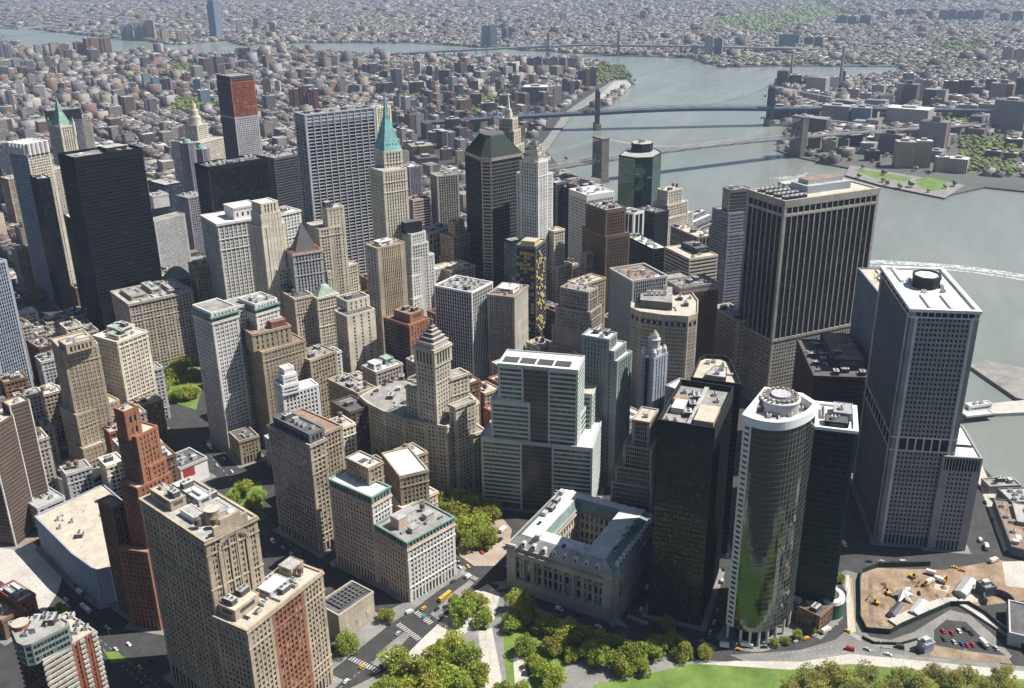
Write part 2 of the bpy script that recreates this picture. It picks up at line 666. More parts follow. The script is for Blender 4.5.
def clutter(rt, poly, z, n, seed, avoid=(), tanks=.12, kinds=None):
    rd = random.Random(seed)
    poly = straight(poly)
    if len(poly) < 4:
        return
    q = poly[:4] if len(poly) == 4 else [poly[i * len(poly) // 4] for i in range(4)]
    e = Vector(q[1][:2]) - Vector(q[0][:2])
    e2 = Vector(q[3][:2]) - Vector(q[0][:2])
    mu, mv = min(.42, 4.2 / max(e.length, 1)), min(.42, 4.2 / max(e2.length, 1))
    ang = math.atan2(e.y, e.x)
    used = []
    for _ in range(n * 5):
        if len(used) >= n:
            break
        u, v = rd.uniform(mu, 1 - mu), rd.uniform(mv, 1 - mv)
        if any(a - .05 < u < c + .05 and b - .05 < v < d + .05 for a, b, c, d in avoid):
            continue
        p = uv(q, u, v)
        k = rd.random()
        if kinds:
            kd = rd.choice(kinds)
        else:
            kd = ('water_tank' if k < tanks else 'cooling_tower' if k < tanks + .14 else 'cooling_unit' if k < .52 else 'air_duct' if k < .66 else 'stair_bulkhead' if k < .8 else 'vent_pipe' if k < .87 else 'skylight' if k < .91 else 'pipe_run' if k < .95 else 'tar_patch' if k < .98 else 'pale_patch')
        rr = {'cooling_tower': 4.2, 'air_duct': 4.0, 'pipe_run': 5, 'tar_patch': 4.2, 'pale_patch': 3.5, 'water_tank': 2.6, 'vent_pipe': 1.0}.get(kd, 2.6)
        if any((p - o).length < rr + ro for o, ro in used):
            continue
        used.append((p, rr))
        dup_equipment(rt, kd, p.x, p.y, z, ang + rd.choice((0, 0, math.pi / 2)))


PAVE = []


def bld(name, label, tiers, S, cat='office tower', roof='gravel', group=None, pent=(), nclut=None, tanks=.05, maxw=100, kinds=None, pave=True, clut_avoid=(), par=1.0):
    """tiers: list of (poly, z0, z1[, style[, over]])"""
    polys = [t[0] for t in tiers]
    c = cent(polys[0])
    rt = root(name, (c[0], c[1], 0), label, cat, group)
    mb, rmb, wins = MB(), [], []
    seed = hash(label) % 99991 if False else sum(ord(ch) * (i + 3) for i, ch in enumerate(label))
    for t in tiers:
        poly, z0, z1 = t[:3]
        Si = t[3] if len(t) > 3 and t[3] else S
        ov = t[4] if len(t) > 4 else None
        rf = t[5] if len(t) > 5 else roof
        tier(mb, wins, rmb, poly, z0, z1, Si, ov, rf, par)
        if z0 < 1:
            FOOT.append((poly, z1))
            if pave:
                PAVE.append(poly)
    mb.build('wall', rt)
    for r_ in rmb:
        LASTROOF[rt.name] = r_.build('roof', rt)
    # windows: the hundred that show largest are parts of their own, the rest one part
    dist = []
    for w in wins:
        px, py, d = pr(w[:3])
        ok = -5 < px < 1029 and -5 < py < 693
        dist.append((0 if ok else 1, d / math.sqrt(max(.1, w[3] * w[4])), w))
    dist.sort(key=lambda a: (a[0], a[1]))
    for _, _, w in dist[:maxw]:
        x, y, z, ww, wh, ux, uy, gm = w
        me, key = win_mesh(ww, wh, gm)
        mt = Matrix(((ux, uy, 0, x - rt.location.x + uy * .03), (uy, -ux, 0, y - rt.location.y - ux * .03), (0, 0, 1, z), (0, 0, 0, 1)))
        # local Y is the outward normal (uy, -ux); scale to the exact opening
        mt = mt @ Matrix.Diagonal((ww / key[0] if key[0] else 1, 1, wh / key[1] if key[1] else 1, 1))
        link('window', me, rt, mt)
    rest = dist[maxw:]
    if rest:
        wb = MB()
        for _, _, w in rest:
            x, y, z, ww, wh, ux, uy, gm = w
            nx, ny = uy * .05, -ux * .05
            a, h = ww / 2, wh / 2
            wb.face([(x - ux * a + nx, y - uy * a + ny, z - h), (x + ux * a + nx, y + uy * a + ny, z - h), (x + ux * a + nx, y + uy * a + ny, z + h), (x - ux * a + nx, y - uy * a + ny, z + h)], gm)
        o = wb.build('windows', rt)
        o['kind'] = 'stuff'
    # penthouses on the top tier
    poly, z1 = tiers[-1][0], tiers[-1][2]
    zr = z1 - par
    av = list(clut_avoid)
    for p in pent:
        u0, v0, u1, v1, h, wm = p[:6]
        pb = MB()
        pp = sub(straight(poly), u0, v0, u1, v1)
        pb.prism(pp, zr, zr + h, SM(wm), RF[p[6] if len(p) > 6 else 'greyroof'])
        pb.ring(pp, zr + h - .5, zr + h + .4, .15, SM(wm), din=.3, inner=True)
        if h > 3.5:
            a, b = Vector(pp[0]), Vector(pp[1])
            for i in range(4):
                a, b = Vector(pp[i]), Vector(pp[(i + 1) % 4])
                u = b - a
                L = u.length
                if L < 4:
                    continue
                u /= L
                pb.strip(a, u, Vector((u.y, -u.x)), L * .2, L * .8, zr + h * .45, zr + h * .8, .06, M['hvac_d'])
        pb.build('penthouse', rt)
        av.append((u0, v0, u1, v1))
        if (u1 - u0) * (v1 - v0) * area(poly) > 150:
            clutter(rt, pp, zr + h, 4, seed + 5, kinds=['cooling_unit', 'cooling_unit', 'vent_pipe', 'cooling_tower', 'air_duct'])
    if len(poly) >= 4:
        A = abs(area(poly))
        n = int(nclut * 2.3 + .5) if nclut is not None else int(min(26, max(4, A / 62)))
        clutter(rt, poly, zr, n, seed, av, tanks, kinds)
    return rt
# ------------------------------------------------------------------ styles
PUNCH = st(bay=3.2, pier=1.25, fl=3.7, sp=1.5, corn=.9, courses=(2, -3), g='std')
def punch(w, **k): return st(**{**PUNCH, 'w': w, **k})
def ribs(w, **k): return st(**{**dict(bay=2.6, pier=1.2, pout=.6, fl=3.6, sp=1.5, sout=.2, w=w, g='std', base=8), **k})
def bands(w, **k): return st(**{**dict(bay=3.0, pier=.15, pout=.12, fl=3.8, sp=1.7, sout=.3, w=w, g='dark', base=6), **k})
def curtain(w, **k): return st(**{**dict(bay=1.8, pier=.2, pout=.2, fl=3.8, sp=.5, sout=.12, corner=.4, w=w, g='black', base=5, top=3), **k})
def blank(w): return dict(DEF, w=w, blank=True)


def split(poly, edge, *fr):
    """extra corners along one edge of a footprint"""
    a, b = Vector(poly[edge][:2]), Vector(poly[(edge + 1) % len(poly)][:2])
    return poly[:edge + 1] + [tuple(a.lerp(b, f)) for f in fr] + poly[edge + 1:]


def plan(pts, H):
    return [tuple(p) for p in P2(pts, H)]


def inset(poly, d):
    return offs(poly, -d)


def pyramid(rt, poly, z0, z1, mat, f=.06, name='spire_roof', steps=None):
    b = MB()
    c = cent(poly)
    tp = [(c[0] + (x - c[0]) * f, c[1] + (y - c[1]) * f) for x, y in poly]
    b.frustum(poly, z0, tp, z1, mat)
    b.build(name, rt)


# ================================================================== front row
# 1 tall ornate block, lower left
wt = rect((143, 497), (205, 541), (252, 514), 129)
rt = bld('ornate_office_tower', 'tall buff stone tower with big arched gable and round tank on its cluttered roof', [(wt, 0, 129)],
         punch('buff', bay=4.2, pier=1.2, pair=True, sp=1.3, fl=3.7, courses=(1, 3, -2, -8), corn=1.3, base=12, big=4, g='dark'), roof='greyroof',
         pent=[(.15, .62, .45, .95, 6, 'tan', 'tanroof'), (.55, .50, .80, .92, 4.5, 'pale_grey', 'whiteroof'), (.2, .30, .42, .52, 3.5, 'white_stone', 'greyroof'), (.55, .22, .8, .42, 3.5, 'pale_grey', 'greyroof')], nclut=9, maxw=100)
b = MB()   # arched gable on the street front
a0, a1 = Vector(wt[0]), Vector(wt[1])
u = (a1 - a0).normalized(); n = Vector((u.y, -u.x)); Lw = (a1 - a0).length
cx = Lw * .5
for r_, th, d in ((Lw * .30, 1.5, 1.0), (Lw * .24, .8, .8)):
    for i in range(16):
        t0, t1 = math.pi * i / 16, math.pi * (i + 1) / 16
        x0, x1 = cx + r_ * math.cos(t1), cx + r_ * math.cos(t0)
        z = 118 + r_ * math.sin((t0 + t1) / 2)
        b.strip(a0, u, n, min(x0, x1), max(x0, x1), z - th * 1.4, z + th, d + .003 * i, W['buff'] if th > 1 else W['dark_grey'])  # inner ring dark grey: shade of the arch recess painted in
for s in (-1, 1):
    b.strip(a0, u, n, cx + s * Lw * .27 - 1.1, cx + s * Lw * .27 + 1.1, 84, 118.5, 1.15, W['buff'])
    b.strip(a0, u, n, cx + s * Lw * .08 - .5, cx + s * Lw * .08 + .5, 84, 126, .9, W['buff'])
b.strip(a0, u, n, cx - Lw * .33, cx + Lw * .33, 128.9, 134.5, .75, W['buff'], d0=-1.2)
b.strip(a0, u, n, cx - Lw * .2, cx + Lw * .2, 134.5, 137.5, .8, W['buff'], d0=-1.2)
b.build('arched_gable', rt)
p = uv(wt, .45, .22); b = MB(); b.cyl(p, 4.2, 128, 136, W['tan'], 20); b.cyl(p, 4.5, 136, 136.6, RF['tanroof'], 20); b.build('round_tank', rt)
p = uv(wt, .72, .16); b = MB()
for i in range(6):
    t0, t1 = math.pi / 2 * i / 6, math.pi / 2 * (i + 1) / 6
    b.cyl(p, 2.4 * math.cos(t0), 131 + 2.4 * math.sin(t0), 131 + 2.4 * math.sin(t1), M['white'], 14, 2.4 * math.cos(t1))
b.cyl(p, 2.4, 128, 131, M['white'], 14); b.build('white_dome', rt)

# 2 lower brick fronted block attached to the right
wl = split(rect((222, 610), (247, 630), (318.5, 570), 82), 0, .30, .72)
bf = punch('buff', bay=3.0, courses=(1, 3, -3), corn=1.1, base=10, g='std')
rt = bld('brick_office_block', 'buff stone block with orange brick panel in its front and roof gardens', [(wl, 0, 82, None, {1: punch('orange_brick', bay=3.0, courses=(1, 3, -3), corn=1.1, base=10)})], bf, cat='office block', roof='tanroof',
         nclut=12, maxw=100, pent=[(.05, .45, .35, .95, 7, 'buff', 'tanroof'), (.45, .35, .7, .75, 4, 'pale_grey', 'whiteroof'), (.8, .5, .97, .9, 5, 'tan', 'greyroof')])
wq = [wl[0], wl[3], wl[4], wl[5]]
def over(rt, poly):
    return rt


# (name, label, cat, tiers, style, kwargs) are called one by one from here on
# 3 stepped orange brick tower
S = punch('orange_brick', bay=3.0, pier=1.6, fl=3.5, sp=1.8, courses=(), corn=0, g='dark', top=1.6)
OB = {0: S, 3: punch('brown_brick', bay=3.0, pier=2.0, sp=2.1, courses=(), corn=0, g='dark')}  # left face browner than the other: its shade put into the colour
dac = rect((119, 430), (136, 436.5), (155, 425), 140)
bld('stepped_brick_tower', 'slim stepped orange brick tower with small brick penthouse beside the big pale flat roof',
    [(*step((119, 481), (137.5, 488), (171, 472), dac, 5), None, None, 'tanroof'), (rect((100, 499), (112, 508), (122, 501), 86), 0, 86, punch('brown_brick', bay=3, courses=(), corn=.6), None, 'brownroof'),  # west wing browned: its shaded look is put into the wall colour
     (rect((118, 548), (147, 552), (153, 548), 62), 0, 62, None, None, 'brownroof'),
     (*step((136, 460), (149, 466), (164, 457), [uv(dac, .5, 0)], 3), None, None, 'tanroof'), (dac, 0, 140, None, {3: punch('brown_brick', bay=3.2, pier=2.2, sp=2.3, courses=(), corn=0)}, 'tanroof'),  # shaft's left face in brown brick paints the shaded side
     (rect((117.5, 406.5), (124, 411.5), (135, 405), 158), 139, 158, punch('orange_brick', bay=2.6, pier=1.5, fl=9, sp=3.5, courses=(), corn=0, top=3), None, 'tanroof')],
    S, nclut=1, tanks=0)

# 4 large flat roofed garage
gp = plan([(35, 516), (72, 553), (96, 570), (112, 566), (122, 500), (103, 484), (82, 494)], 29)
gs = dict(bay=6, pier=1.0, pout=.35, fl=29, sp=1.0, w='blue_grey', g='black', base=3, top=2.5)
rt = bld('parking_garage', 'long low garage with huge pale flat roof and blue grey ribbed side', [(gp, 0, 29)], blank('steel_blue'), cat='garage', roof='tanroof', nclut=0, maxw=0)
b = MB()
for i in range(3):
    a, c = Vector(gp[i]), Vector(gp[i + 1]); L = (c - a).length; u = (c - a) / L; n = Vector((u.y, -u.x))
    k = int(L / 4.5)
    for j in range(k + 1):
        b.strip(a, u, n, j * L / max(k, 1) - .3, j * L / max(k, 1) + .3, 0, 27.5, .55, W['steel_blue'])
b.build('side_rib', rt)
for (fx, fy, k) in ((58, 519, 'cooling_unit'), (64, 517, 'air_duct'), (72, 521, 'cooling_unit'), (80, 535, 'cooling_tower'), (100, 500, 'stair_bulkhead'), (103, 508, 'skylight'), (101, 514, 'skylight'), (84, 511, 'vent_pipe'), (60, 527, 'cooling_unit')):
    q = un(fx, fy, 29); dup_equipment(rt, kind=k, x=q.x, y=q.y, z=28, ang=.6)

# 5 riverside flats, bottom left corner
fb = rect((12, 642), (43, 660), (96, 631), 88)
fb6 = split(fb, 0, .52, .68, .78, .92)
balc = punch('concrete', bay=3.6, pier=.7, sp=1.5, fl=3.2, courses=(), corn=0, g='std', sout=1.0, pout=.3)
brk = punch('red_brick', bay=4, pier=1.6, sp=1.0, fl=3.2, courses=(), corn=0, g='std', sout=.2, pout=.5)
rt = bld('apartment_tower', 'red brick and glass flats with curved green glass corner and roof terraces at street bend',
         [(fb6, 0, 88, balc, {1: brk, 3: brk, 7: punch('dark_brick', bay=4, pier=1.2, sp=1.2, fl=3.2, sout=.8, courses=(), corn=0)}, 'tanroof'),  # left face in darker brick: shade of that side put into the colour
          (plan([(8, 621.6), (17, 642), (23.5, 645), (31, 643.6), (67.5, 625.5), (68, 621), (52.6, 612)], 100), 87, 100, curtain('green_grey', g='green', sp=1.5, fl=3.3, top=1.2), None, 'gravel')],
         balc, cat='apartment building', nclut=0, maxw=100)
q = cent(plan([(21, 627)], 99)); b = MB(); b.cyl(q, 4.0, 98.8, 101.5, W['orange_brick'], 18); b.cyl(q, 4.3, 101.5, 101.9, RF['tanroof'], 18); b.build('round_lift_house', rt)
for (fx, fy, k) in ((30, 622, 'cooling_unit'), (38, 621, 'air_duct'), (46, 617, 'cooling_unit'), (26, 635, 'cooling_unit'), (34, 631, 'stair_bulkhead'), (47, 627, 'vent_pipe'), (58, 620, 'cooling_unit'), (52, 622, 'cooling_tower')):
    q = un(fx, fy, 99); dup_equipment(rt, k, q.x, q.y, 99, .5)
for (fx, fy) in ((72, 617), (78, 625), (86, 629), (76, 633), (66, 641)):
    q = un(fx, fy, 87); dup_equipment(rt, 'cooling_unit', q.x, q.y, 87, .5)
# 6
bld('low_brick_building', 'low red brick block with white roof hatches at the left edge of West road', [(rect((-6, 590), (18, 602), (37.7, 595.7), 22), 0, 22)], punch('red_brick', courses=(), base=4, g='std'), cat='brick building',
    roof='whiteroof', pent=[(.1, .15, .4, .8, 3, 'grey', 'greyroof'), (.55, .15, .85, .8, 3, 'grey', 'whiteroof')], nclut=1, tanks=0)
bld('low_brown_building', 'low brown terrace building with planted roof below the red brick block', [(rect((-25, 608), (2, 620), (20, 610), 16), 0, 16)], punch('brown_brick', courses=(), base=4), cat='brick building', roof='brownroof', nclut=4, tanks=0)

# 7 brown slabs at the left edge
S = dict(bay=40, pier=.5, w='brown_slab')
sl = st(bay=1.5, pier=.55, pout=.25, fl=3.2, sp=1.9, sout=.12, corner=1.2, w='brown_slab', g='black', base=4, top=1.5)
for L_, N_, R_, H_, lab, pod in (((4, 400), (9.5, 406), (27.5, 399), 107, 'plain brown slab tower with white edges and a flat tan roof strip', 1), ((-24, 424), (-12, 430), (7.5, 414), 100, 'brown slab tower with white edges cut by the left picture edge', 0)):
    q = rect(L_, N_, R_, H_)
    rt = bld('slab_tower', lab, [(q, 0, H_)], sl, cat='slab tower', roof='tanroof', nclut=2, tanks=0)
    b = MB()
    for i in range(4):
        a, c = Vector(q[i]), Vector(q[(i + 1) % 4]); L = (c - a).length; u = (c - a) / L; n = Vector((u.y, -u.x))
        b.strip(a, u, n, -.3, .5, 0, H_ + .3, .5, W['white_stone']); b.strip(a, u, n, L - .5, L + .3, 0, H_ + .3, .5, W['white_stone'])
    b.build('edge_trim', rt)
bld('low_banded_block', 'low grey banded podium at the foot of the brown slab', [(rect((30, 492), (37, 508), (58, 492), 26), 0, 26)], bands('pale_grey', fl=3.4, sp=1.9), cat='office block', roof='greyroof', nclut=2, tanks=0)
# 8 pale blue ribbed tower at the very left edge
bld('ribbed_tower', 'pale blue ribbed tower with white ribs at the extreme left edge', [(rect((-70, 256), (-24, 268), (-2, 258), 160), 0, 160)], ribs('steel_blue', bay=2.4, pier=.7, pout=.8, sp=1.2, g='blue'), roof='greyroof', nclut=3)

# 9 tan stepped tower
S = punch('buff', bay=3.6, pier=1.5, pair=True, fl=3.6, sp=1.9, courses=(-3,), corn=.5, g='dark')
TT = rect((52, 338), (63, 351), (97, 342.5), 114)
bld('stepped_tan_tower', 'tan stepped tower with paired windows between brown slab and orange brick tower',
    [(*step((59, 462), (84, 482), (123, 458), TT, 16), None, None, 'tanroof'), (*step((62, 406), (76, 415), (118, 399), TT, 4),), (*step((76, 444), (83, 449), (105, 441), TT, 9), None, None, 'tanroof'),
     (TT, 0, 114), (rect((62, 339), (66, 345), (92, 337), 121), 112.5, 121, punch('buff', fl=5, courses=(), corn=.4), None, 'tanroof')], S, roof='tanroof', nclut=5)
# 10 cream tower, green roof caps
rt = bld('cream_office_tower', 'cream stone tower with pale green copper roof caps beside the tan stepped tower', [(rect((96, 334), (117, 342), (144.4, 330), 101), 0, 101)],
         punch('cream', bay=4.6, pier=1.7, pair=True, fl=3.9, sp=1.9, courses=(3, 9, -1), corn=.9, g='dark'), roof='whiteroof', pent=[(.15, .1, .5, .6, 4, 'cream', 'copperroof'), (.4, .35, .9, .9, 6, 'cream', 'copperroof')], nclut=4)
# small blocks left
bld('brown_brick_block', 'dark brown brick block with rusty bay fronts left of the tan stepped tower', [(rect((26.7, 340), (39, 348), (56, 343), 50), 0, 50)], punch('maroon', bay=3, pier=1, courses=()), cat='brick building', roof='gravel', nclut=4)
bld('red_wall_block', 'small block with painted red side wall and white rimmed roof', [(rect((35, 389), (44, 394), (60, 386), 36), 0, 36, None, {0: blank('red_brick')})], punch('cream', courses=()), cat='brick building', roof='whiteroof', nclut=4)
bld('small_tan_block', 'small tan block in the lane behind the red walled building', [(rect((48, 352), (56, 358), (66, 352), 44), 0, 44)], punch('tan', courses=()), cat='brick building', roof='gravel', nclut=3)
# 11 long ornate office block by the churchyard
rt = bld('ornate_office_block', 'long tan ornate block with arched top storey and many small roof houses beside green churchyard', [(rect((111.5, 291), (128.7, 304), (192, 290), 86), 0, 86)],
         punch('stone_shade', bay=3.5, pier=1.4, fl=3.7, sp=1.6, courses=(2, -3, -5), corn=1.5, g='dark', big=3), roof='greyroof', nclut=16, pent=[(.1, .2, .35, .8, 4, 'tan', 'gravel'), (.45, .3, .6, .9, 5, 'tan', 'copperroof'), (.7, .2, .92, .7, 4, 'concrete', 'greyroof')])
# 12 white block with dark green cornice
S = punch('white_stone', bay=4.3, pier=1.4, pair=True, fl=3.6, sp=1.7, courses=(3,), corn=1.0, g='dark')
SG = punch('teal_copper', bay=2.4, pier=.8, fl=4, sp=1.2, courses=(), corn=1.6, g='green', top=1.4)
w1 = rect((194, 305), (211, 314), (235, 306), 134)
w2 = rect((240, 298), (255, 305.5), (275.6, 298), 134)
wm_ = rect((226, 300), (232, 307), (262, 299), 132)
bld('white_office_block', 'white U shaped office block with dark green copper cornice storeys', [(w1, 0, 126, None, {3: punch('pale_grey', bay=3.4, pier=1.5, sp=1.9, courses=())}), (w2, 0, 126), (wm_, 0, 132), (w1, 124.5, 131, SG), (w2, 124.5, 131, SG), (inset(w1, .6), 129.5, 135, punch('white_stone', fl=4, courses=(), corn=0)), (inset(w2, .6), 129.5, 135, punch('white_stone', fl=4, courses=(), corn=0))], S,
    roof='gravel', nclut=2, maxw=100)
bld('low_annex', 'low annex with tan end wall at foot of the white U shaped block', [(rect((232, 431), (239, 441), (257, 434), 24), 0, 24)], punch('tan', courses=()), cat='annex', roof='tar', nclut=2, tanks=0)
# 13 tan stepped block behind it
bld('stepped_tan_block', 'tan stepped block with wide brown rooftop house right of the white U shaped block',
    [(rect((238, 340), (262, 352), (306, 340), 96), 0, 96), (rect((240, 326), (252, 334), (290, 325), 112), 95, 112, punch('tan', bay=5, pier=3.2, fl=5, courses=()))], punch('tan', bay=3.4, pair=True, courses=(-2,), corn=.7), roof='brownroof', nclut=6,
    pent=[(.55, .1, .95, .7, 6, 'red_brick', 'brownroof')], tanks=.3)
# 14 white tiered penthouse tower
bld('white_tiered_tower', 'small bright white tiered tower rising behind the dark brick corner block',
    [(rect((276, 388), (283, 394), (318, 384), 84), 0, 84, punch('white_panel', courses=(), corn=0), None, 'whiteroof'), (rect((275, 379), (282, 386), (298, 381), 92), 83, 92, bands('white_panel', fl=3.2)),
     (rect((278, 371), (283, 376), (296, 372), 99), 91, 99, bands('white_panel', fl=3.2), None, 'whiteroof'), (rect((280, 366), (284, 369), (293, 366), 104), 98, 104, blank('white_panel'), None, 'whiteroof')], punch('white_panel', courses=()), nclut=0)
# 15 dark brick offices
bo = rect((268, 425), (310, 445), (325, 438), 92)
bld('brick_corner_block', 'dark brown brick office block with tan cornice on shaded avenue and flat penthouse',
    [(bo, 0, 92, None, {0: punch('buff', bay=3.2, courses=(2, -3, -6), corn=1.2)}), (rect((283, 416), (322, 434), (341, 425), 88), 0, 88, punch('tan', courses=(-3,)), None, 'brownroof'), (rect((274, 416), (309, 434), (322, 427), 99), 91, 99, punch('dark_grey', fl=6, courses=(), corn=0, g='dark'), None, 'tar')],
    punch('granite', bay=3.3, pier=1.3, sp=1.5, courses=(2, -3, -6), corn=1.2, g='dark'), roof='gravel', nclut=9)
# 16 pale corner block with green copper roof edge
S = punch('pinkish', bay=3.0, pier=1.6, fl=3.7, sp=1.9, courses=(2, -2), corn=1.1, g='dark')
c1, c2 = rect((328.5, 479), (371.5, 497), (391.5, 487), 71), rect((374, 526), (407, 543.5), (454.7, 518.5), 48)
c3 = rect((343.5, 443), (367, 453), (383, 447), 96)
c4 = rect((374, 492), (402, 503), (440, 488), 50)
CP = punch('teal_copper', bay=3.0, pier=1.4, fl=4, sp=1.5, courses=(), corn=.9, top=.8, g='dark')
bld('pale_corner_block', 'pale stone corner block with green copper roof edges facing the bus stop and square',
    [(c1, 0, 65, None, {0: punch('white_stone', bay=3, courses=(2, -2))}), (c2, 0, 44, None, {0: punch('white_stone', bay=3.2, pair=False, courses=(1, -2), corn=1.2, base=9)}), (c4, 0, 46), (c1, 64, 71, CP, None, 'whiteroof'), (c2, 43, 49, CP, None, 'gravel'),  # right faces in whiter stone: the sunlit side put into the colour
     (rect((386, 452), (400, 476), (425, 466), 70), 0, 70, punch('tan', courses=(-2,)), None, 'whiteroof'), (c3, 0, 84, punch('tan', fl=3.6, courses=(-3,)), None, 'whiteroof')], S, roof='whiteroof',
    nclut=5, maxw=100, tanks=0)
rt = bpy.data.objects['pale_corner_block']
e_ = Vector(c2[1]) - Vector(c2[0]); an_ = math.atan2(e_.y, e_.x)
for s_, t_, w_, d_, h_, m_ in ((.25, .62, 8, 9, 8, 'pinkish'), (.5, .72, 10, 7, 6, 'white_stone'), (.3, .25, 6, 5, 3.5, 'pale_grey'), (.72, .4, 7, 5, 4, 'concrete')):
    p_ = uv(c2, s_, t_); b = MB(); b.box(p_, w_, d_, 47.9, 48 + h_, SM(m_), an_, RF['greyroof']); b.box(p_, w_ + .5, d_ + .5, 48 + h_, 48.5 + h_, SM(m_), an_, RF['greyroof']); b.build('penthouse', rt)
for s_, t_, k_ in ((.6, .25, 'cooling_unit'), (.8, .7, 'water_tank'), (.45, .42, 'air_duct'), (.85, .2, 'skylight'), (.15, .35, 'skylight')):
    p_ = uv(c2, s_, t_); dup_equipment(rt, k_, p_.x, p_.y, 48, an_)
# 17 windowless stone cube with open roof frame
q = rect((322, 600), (338.5, 615), (370, 590), 21.5)
rt = bld('vent_building', 'small windowless stone block with open black roof grating beside two round trees', [(q, 0, 21.5)], blank('stone_shade'), cat='vent building', roof='tar', nclut=0, maxw=0)
b = MB(); b.face([(*p, 20.7) for p in sub(q, .18, .2, .95, .9)], M['fan'])
for i in range(7):
    b.ring(sub(q, .18 + i * .11, .2, .185 + i * .11 + .012, .9), 21.2, 21.9, .05, M['steel'], din=.2)
for i in range(5):
    b.ring(sub(q, .18, .2 + i * .165, .95, .215 + i * .165), 21.25, 21.95, .05, M['steel'], din=.2)
b.build('roof_grating', rt)
b = MB(); u = (Vector(q[1]) - Vector(q[0])).normalized(); n = Vector((u.y, -u.x))
for t in (.2, .5, .8):
    k = (Vector(q[1]) - Vector(q[0])).length * t
    b.strip(Vector(q[0]), u, n, k - 1.3, k + 1.3, 6, 9.5, .5, W['concrete'])
b.build('wall_panel', rt)

# 18 courthouse-like custom house: four wings round a court
ch = rect((512.5, 530.6), (613.6, 567.5), (649.6, 508), 41)
CS = punch('grey_stone', bay=4.2, pier=1.7, pout=.5, fl=6.5, sp=2.2, sout=.3, courses=(1,), corn=1.6, base=8, top=3.5, g='dark')
def q4(*t): return [tuple(uv(ch, *p)) for p in t]
a, c = .20, .80
wings = [q4((0, 0), (1, 0), (.84, .34), (.24, .34)), q4((1, 0), (1, 1), (.84, .72), (.84, .34)), q4((1, 1), (0, 1), (.24, .72), (.84, .72)), q4((0, 1), (0, 0), (.24, .34), (.24, .72))]
CI = punch('cream', bay=4, pier=2.0, fl=6.5, sp=2.6, courses=(), corn=.5, base=7, top=2)
rt = bld('custom_house', 'grand grey stone custom house with columns, mansard roof and open court', [(w_, 0, 34 if i != 0 else 34, None, {1: None, 3: None, 2: CI}, 'whiteroof') for i, w_ in enumerate(wings)], CS, cat='custom house', roof='whiteroof', nclut=0, maxw=100)
b = MB()
for i, w_ in enumerate(wings):      # mansard storey
    o = [Vector(p) for p in w_]
    lo = [tuple(o[0]), tuple(o[1]), tuple(o[2]), tuple(o[3])]
    m_in = lambda s, t: tuple(o[0].lerp(o[3], t).lerp(o[1].lerp(o[2], t), s))
    hi = [m_in(0, .33), m_in(1, .33), m_in(1, .9), m_in(0, .9)]
    b.frustum(lo, 34.02 + i * .004, hi, 40.5 + i * .004, RF['tealroof'] if i != 3 else RF['greyroof'])
    b.face([(x, y, 40.56 + i * .004) for x, y in hi], RF['whiteroof'] if i in (2, 3) else RF['whiteroof'])
b.build('mansard_roof', rt)
dm = MB(); dm.box((0, 0), 2.6, 3.0, 0, 3.4, W['white_stone']); dm.box((0, -1.52), 1.5, .08, .5, 2.8, G['dark']); dm.cyl((0, 0), 1.3, 3.4, 4.3, W['white_stone'], 10, .2); dme = dm.data('dormer')
colm = MB(); colm.cyl((0, 0), 1.0, 0, 17, W['grey_stone'], 12, .85); colm.box((0, 0), 2.4, 2.4, -.8, .0, W['limestone']); colm.box((0, 0), 2.3, 2.3, 17, 18, W['limestone']); cme = colm.data('column')
for (p0, p1, nn) in ((ch[0], ch[1], 12), (ch[3], ch[0], 8), (ch[1], ch[2], 9)):
    a_, b_ = Vector(p0), Vector(p1); u = (b_ - a_).normalized(); n = Vector((u.y, -u.x)); an = math.atan2(u.y, u.x); L = (b_ - a_).length
    for i in range(nn):
        t = (i + .5) / nn
        p = a_ + u * L * (.1 + .8 * t) - n * 1.6
        link('dormer', dme, rt, Matrix.Translation(Vector((p.x, p.y, 35.2)) - rt.location) @ Matrix.Rotation(an, 4, 'Z'))
        p = a_ + u * L * (.12 + .76 * t) + n * 1.6
        link('column', cme, rt, Matrix.Translation(Vector((p.x, p.y, 9.5)) - rt.location))
b = MB()
a_, b_ = Vector(ch[0]), Vector(ch[1])
for (p0, p1) in ((ch[0], ch[1]), (ch[3], ch[0]), (ch[1], ch[2])):
    a_, b_ = Vector(p0), Vector(p1); u = (b_ - a_).normalized(); n = Vector((u.y, -u.x)); L = (b_ - a_).length
    b.strip(a_, u, n, L * .09, L * .91, 27.5, 31, 2.9, W['grey_stone'])
    b.strip(a_, u, n, L * .09, L * .91, 0, 8.7, 2.7, W['grey_stone'])
    for s in (.045, .955):
        b.strip(a_, u, n, L * (s - .045), L * (s + .045), 0, 35.5, 2.2, W['grey_stone'])
b.build('colonnade_entablature', rt)
for (s, t, k) in ((.3, .85, 'skylight'), (.45, .87, 'stair_bulkhead'), (.56, .86, 'cooling_tower'), (.7, .88, 'cooling_tower'), (.85, .9, 'stair_bulkhead'), (.08, .5, 'skylight'), (.1, .3, 'air_duct'), (.1, .75, 'stair_bulkhead'), (.25, .1, 'skylight'), (.45, .1, 'cooling_unit'), (.6, .12, 'stair_bulkhead'), (.7, .1, 'cooling_unit')):
    p = uv(ch, s, t); dup_equipment(rt, k, p.x, p.y, 40.55, math.atan2(ch[1][1] - ch[0][1], ch[1][0] - ch[0][0]))
cp = offs(plan([(560, 532), (612, 548), (633, 520), (575, 505)], 0), 0)

